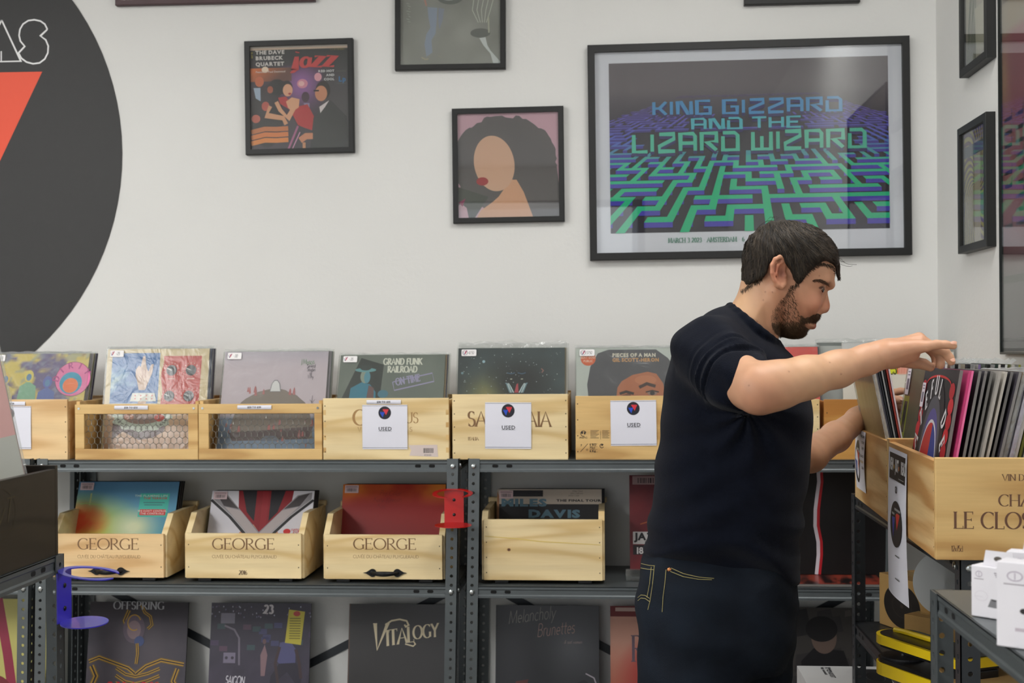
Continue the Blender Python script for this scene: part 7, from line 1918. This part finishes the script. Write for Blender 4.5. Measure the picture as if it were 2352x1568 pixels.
# ---- hair
HOUT = Field2([(1703, 662), (1704, 640), (1705, 623), (1707, 575), (1716, 552), (1729, 534), (1760, 511), (1785, 506), (1810, 505), (1838, 510), (1866, 518), (1888, 533), (1907, 552), (1921, 575), (1927, 598), (1924, 612), (1905, 640), (1880, 700), (1800, 720), (1740, 690)], YH, it=2)
HREG = Field2([(1692, 668), (1690, 600), (1700, 540), (1750, 495), (1810, 490), (1880, 510), (1925, 555), (1938, 600), (1929, 628), (1922, 634), (1914, 612), (1896, 606), (1882, 603), (1866, 612), (1846, 629), (1836, 642), (1823, 660), (1812, 648), (1806, 628), (1792, 612), (1780, 592), (1766, 598), (1754, 615), (1752, 632), (1742, 644), (1722, 652), (1710, 664)], YH, it=1, res=.0018)
def Wh(P): return Whead(P) + .0105
f_hin = inflate(HOUT, YH, .068, Wh)
def f_hair(P):
    n = .0009 * np.sin(P[:, 0] * 260 + P[:, 2] * 120 + np.sin(P[:, 2] * 60) * 2) + .0008 * np.sin(P[:, 0] * 470 - P[:, 1] * 300 + P[:, 2] * 90)
    return smax(f_hin(P) - n, HREG(P), .005)
def hair_col(P):
    n = np.clip(.5 + .5 * fbm3(P, 90), 0, 1)[:, None]; return np.array(rgb(36, 31, 26)) * (1 - n) + np.array(rgb(50, 43, 35)) * n
HAIRM = ink_mat('dark_brown_hair', .55, spec=.35)
surface(f_hair, [pix(1690, 600, 2.6)[0] - .02, YH - .11, pix(1800, 680, 2.6)[2]], [pix(1945, 600, 2.6)[0], YH + .11, pix(1800, 485, 2.6)[2]], .0024, 'hair', [HAIRM], person, hair_col, relax=1)
def mirror(P): Q = P.copy(); Q[..., 1] = 2 * YH - Q[..., 1]; return Q
def strands(fn, roots, flow, step, nseg, lift, r0, cols, name, seed, both=True, jitter=.35):
    R = np.random.default_rng(seed); N = len(roots); px = np.array(roots, np.float64); path = [px.copy()]
    ja = R.normal(0, jitter, N)
    for k in range(nseg):
        d = np.array([flow(x, y) for x, y in px]); d /= np.linalg.norm(d, axis=1)[:, None] + 1e-9
        a = ja * (1 if k < 2 else .6) + R.normal(0, .12, N); c_, s_ = np.cos(a), np.sin(a)
        d = np.stack([d[:, 0] * c_ - d[:, 1] * s_, d[:, 0] * s_ + d[:, 1] * c_], 1)
        px = px + d * (step * R.uniform(.7, 1.3, N))[:, None]; path.append(px.copy())
    A = np.array(path); H = trace(fn, A[..., 0].ravel(), A[..., 1].ravel(), t0=2.45, t1=2.9, it=24).reshape(nseg + 1, N, 3)
    vs, fs, cs = [], [], []; fw = V3(_fw)
    for i in range(N):
        p = H[:, i]
        if np.isnan(p[0, 0]): continue
        good = [p[0]]
        for k in range(1, nseg + 1):
            if np.isnan(p[k, 0]) or abs(p[k, 1] - good[-1][1]) > .02: break
            good.append(p[k])
        if len(good) < 3: continue
        g = np.array(good); n = len(g); lf = lift * R.uniform(.3, 1.2)
        eps = .002; 
        g = g - fw * (lf * (np.arange(n) / (n - 1)) ** .7 + .0002)[:, None]
        t = np.gradient(g, axis=0); t /= np.linalg.norm(t, axis=1)[:, None] + 1e-9
        s1 = np.cross(t, fw); s1 /= np.linalg.norm(s1, axis=1)[:, None] + 1e-9
        rr = r0 * R.uniform(.7, 1.3) * (1 - (np.arange(n) / (n - 1)) ** 2 * .85)
        c = cols[R.integers(len(cols))]; c = tuple(np.array(rgb(c)) * R.uniform(.75, 1.2))
        for mir in ((0, 1) if both else (0,)):
            G_ = mirror(g) if mir else g; F_ = fw * np.array([1, -1, 1]) if mir else fw; S_ = s1 * np.array([1, -1, 1]) if mir else s1
            b = len(vs)
            for k in range(n): vs += [tuple(G_[k] + S_[k] * rr[k]), tuple(G_[k] - F_ * rr[k] * .8), tuple(G_[k] - S_[k] * rr[k])]
            for k in range(n - 1):
                for j in range(3): fs.append((b + 3 * k + j, b + 3 * k + (j + 1) % 3, b + 3 * k + 3 + (j + 1) % 3, b + 3 * k + 3 + j)); cs.append(c)
    q = MB(); q.v = vs; q.f = fs; q.m = [0] * len(fs); q.c = cs; q.mats = [HAIRM]
    o = q.build(name, smooth=True); o.parent = person; o.matrix_parent_inverse = person.matrix_world.inverted(); return o
R2 = np.random.default_rng(3)
def sample(field_px, n, x0, x1, y0, y1, keep=None):
    out = []
    F = field_px
    while len(out) < n:
        c = np.stack([R2.uniform(x0, x1, 800), R2.uniform(y0, y1, 800)], 1); W3 = np.array([pix(a, b, YH) for a, b in c]); d = F(W3)
        for (a, b), dd in zip(c, d):
            if dd < -.001 and (keep is None or R2.random() < keep(a, b)): out.append((a, b))
    return out[:n]
def hflow(x, y):
    if x < 1765: return (-.12 + .1 * (x - 1740) / 30, 1.0)
    t = clamp((x - 1765) / 130)
    if y > 585 and x < 1850: return (.16, 1)
    return (.15 + 1.15 * t * clamp((640 - y) / 90, .25, 1), .9 - .15 * t)
hr = sample(HREG, 5200, 1700, 1932, 500, 660)
strands(f_hair, hr, hflow, 7.5, 7, .0032, .0007, [(36, 31, 26), (46, 39, 32), (60, 51, 41), (30, 26, 22), (72, 62, 50)], 'hair_strands', 5, jitter=.22)
def bflow(x, y): return (.35 + .3 * clamp((x - 1800) / 60), 1.0) if y < 735 else (.15 + .5 * clamp((x - 1800) / 60), 1)
def bkeep(x, y):
    chin = clamp((y - 735) / 22); mou = 1.0 if (x > 1838 and 714 < y < 742) else 0
    return clamp(.10 + chin * 1.1 + mou + .25 * clamp((1830 - x) / 30) * clamp((700 - y) / 40))
br = sample(BEARD, 4800, 1766, 1890, 650, 784, bkeep)
f_face = lambda P: f_head(P)
strands(f_face, br, bflow, 1.9, 4, .0030, .00021, [(92, 70, 50), (72, 56, 42), (112, 86, 60), (78, 60, 44)], 'beard', 6, jitter=.5)
EYB = Field2([(1862, 643), (1876, 639), (1892, 643), (1903, 653), (1901, 658), (1888, 651), (1874, 646), (1862, 648)], YH, it=1, pad=.2)
er = sample(EYB, 170, 1860, 1906, 638, 664)
strands(f_face, er, lambda x, y: (1, .28), 2.4, 3, .0012, .0003, [(96, 68, 48), (78, 56, 42)], 'eyebrows', 8, jitter=.3)
# soft hairline: short hairs growing on the skin just below the hair
def edge_sample(n):
    out = []
    while len(out) < n:
        c = np.stack([R2.uniform(1700, 1925, 1500), R2.uniform(580, 672, 1500)], 1); d = HREG(np.array([pix(a, b, YH) for a, b in c]))
        out += [(a, b) for (a, b), dd in zip(c, d) if -.002 < dd < .0045 and not (1750 < a < 1822 and b < 655) and R2.random() < 1 - dd / .005]
    return out[:n]
strands(f_face, edge_sample(620), lambda x, y: (.1, 1) if x < 1850 else (.7, .7), 2.0, 4, .002, .0003, [(60, 50, 40), (80, 64, 48)], 'hairline', 11, jitter=.4)
# loose locks: fringe over the forehead and stray hairs
q = MB(); R = random.Random(12); hc = [rgb(48, 38, 30), rgb(70, 56, 42), rgb(38, 30, 24)]
for i in range(90):
    dy = R.uniform(-.04, .03); x0 = 1900 + R.uniform(-18, 18); e = R.uniform(0, 1)
    pts = [(x0, 566 + R.uniform(-8, 8)), (1918 + R.uniform(-7, 4), 588 + R.uniform(-3, 3)), (1922 + R.uniform(-6, 5), 612), (1925 + R.uniform(-4, 3), 628 + 6 * e), (1927 + R.uniform(-3, 3), 634 + 12 * e)]
    q.tube([Vector(hp(a, b, dy * .35 * (1 - .1 * k) - .004)) for k, (a, b) in enumerate(pts)], [.0008, .0009, .0008, .0006, .0002], HAIRM, 4, col=R.choice(hc))
for i in range(60):
    s_ = R.uniform(-.055, -.005); x0 = 1872 + R.uniform(-10, 25)
    pts = [(x0, 585 + R.uniform(-6, 4)), (x0 + 12, 600), (x0 + 22 + R.uniform(-4, 8), 609 + R.uniform(-2, 3)), (x0 + 34 + R.uniform(-5, 8), 612 + R.uniform(-2, 5))]
    P = [hp(min(a, 1921), b, s_ * (1 - (min(a, 1921) - 1862) / 80)) for a, b in pts]
    q.tube([Vector(v) for v in P], [.0008, .0007, .0006, .0002], HAIRM, 4, col=R.choice(hc))
for pts in ([(1925, 596), (1936, 602), (1950, 606), (1966, 608)], [(1926, 600), (1934, 609), (1948, 612), (1956, 611)], [(1922, 590), (1932, 596), (1940, 604)], [(1770, 512), (1776, 498), (1785, 496), (1786, 507)], [(1783, 503), (1795, 498), (1803, 501), (1806, 508)], [(1735, 535), (1748, 515), (1765, 506), (1782, 507)], [(1728, 545), (1742, 520), (1760, 508), (1775, 506)], [(1760, 508), (1768, 499), (1780, 500)], [(1704, 650), (1703, 658), (1703, 664)]):
    q.tube([Vector(hp(a, b, R.uniform(-.01, .01))) for a, b in interp(pts, 3)], .00035, HAIRM, 4, col=hc[0])
o = q.build('loose_hair', smooth=True); o.parent = person; o.matrix_parent_inverse = person.matrix_world.inverted()
# eyes and nails
for s_ in (1, -1):
    q = MB(); c = Vector(hp(1874.5, 664.5, -.0356 * s_)); n = 14
    look = Vector((.62, -.62 * s_, -.48)).normalized(); a = look.orthogonal().normalized(); b = look.cross(a); rr = .0112
    rings = [(0, (14, 12, 12)), (.22, (14, 12, 12)), (.24, (70, 50, 36)), (.5, (84, 62, 44)), (.53, (40, 32, 28)), (.58, (150, 136, 126)), (1.2, (150, 128, 118)), (2.2, (206, 180, 170))]
    vs = []
    for t, cl_ in rings:
        for k in range(n): w_ = 2 * PI * k / n; vs.append(c + look * rr * math.cos(t) + (a * math.cos(w_) + b * math.sin(w_)) * rr * math.sin(t))
    for i in range(len(rings) - 1):
        for k in range(n): q.add([vs[i * n + k], vs[i * n + (k + 1) % n], vs[(i + 1) * n + (k + 1) % n], vs[(i + 1) * n + k]], [(0, 1, 2, 3)], ink_mat('eye_surface', .08, spec=.6), rgb(rings[i + 1][1]))
    o = q.build('eye', smooth=True); o.parent = person; o.matrix_parent_inverse = person.matrix_world.inverted()
NAIL = mat('fingernail', (186, 134, 108), .45)
for (x, y, Y, dx, dz, r_) in ((2190, 791, 2.389, 1, 0, .0058), (2187, 829, 2.4225, .3, -1, .0062), (2073, 919, 3.172, 1, -.2, .0062)):
    q = MB(); c = pix(x, y, Y)
    n = 12; nrm = Vector((-.1, -.75, .65)).normalized(); u = (Vector((dx, 0, dz)) - nrm * Vector((dx, 0, dz)).dot(nrm)).normalized(); v = nrm.cross(u)
    vs = [Vector(c) + u * r_ * math.cos(2 * PI * i / n) + v * r_ * .72 * math.sin(2 * PI * i / n) + nrm * .0052 for i in range(n)] + [Vector(c) + nrm * .0064]
    q.add(vs, [(i, (i + 1) % n, n) for i in range(n)], NAIL); o = q.build('fingernail', smooth=True); o.parent = person; o.matrix_parent_inverse = person.matrix_world.inverted()
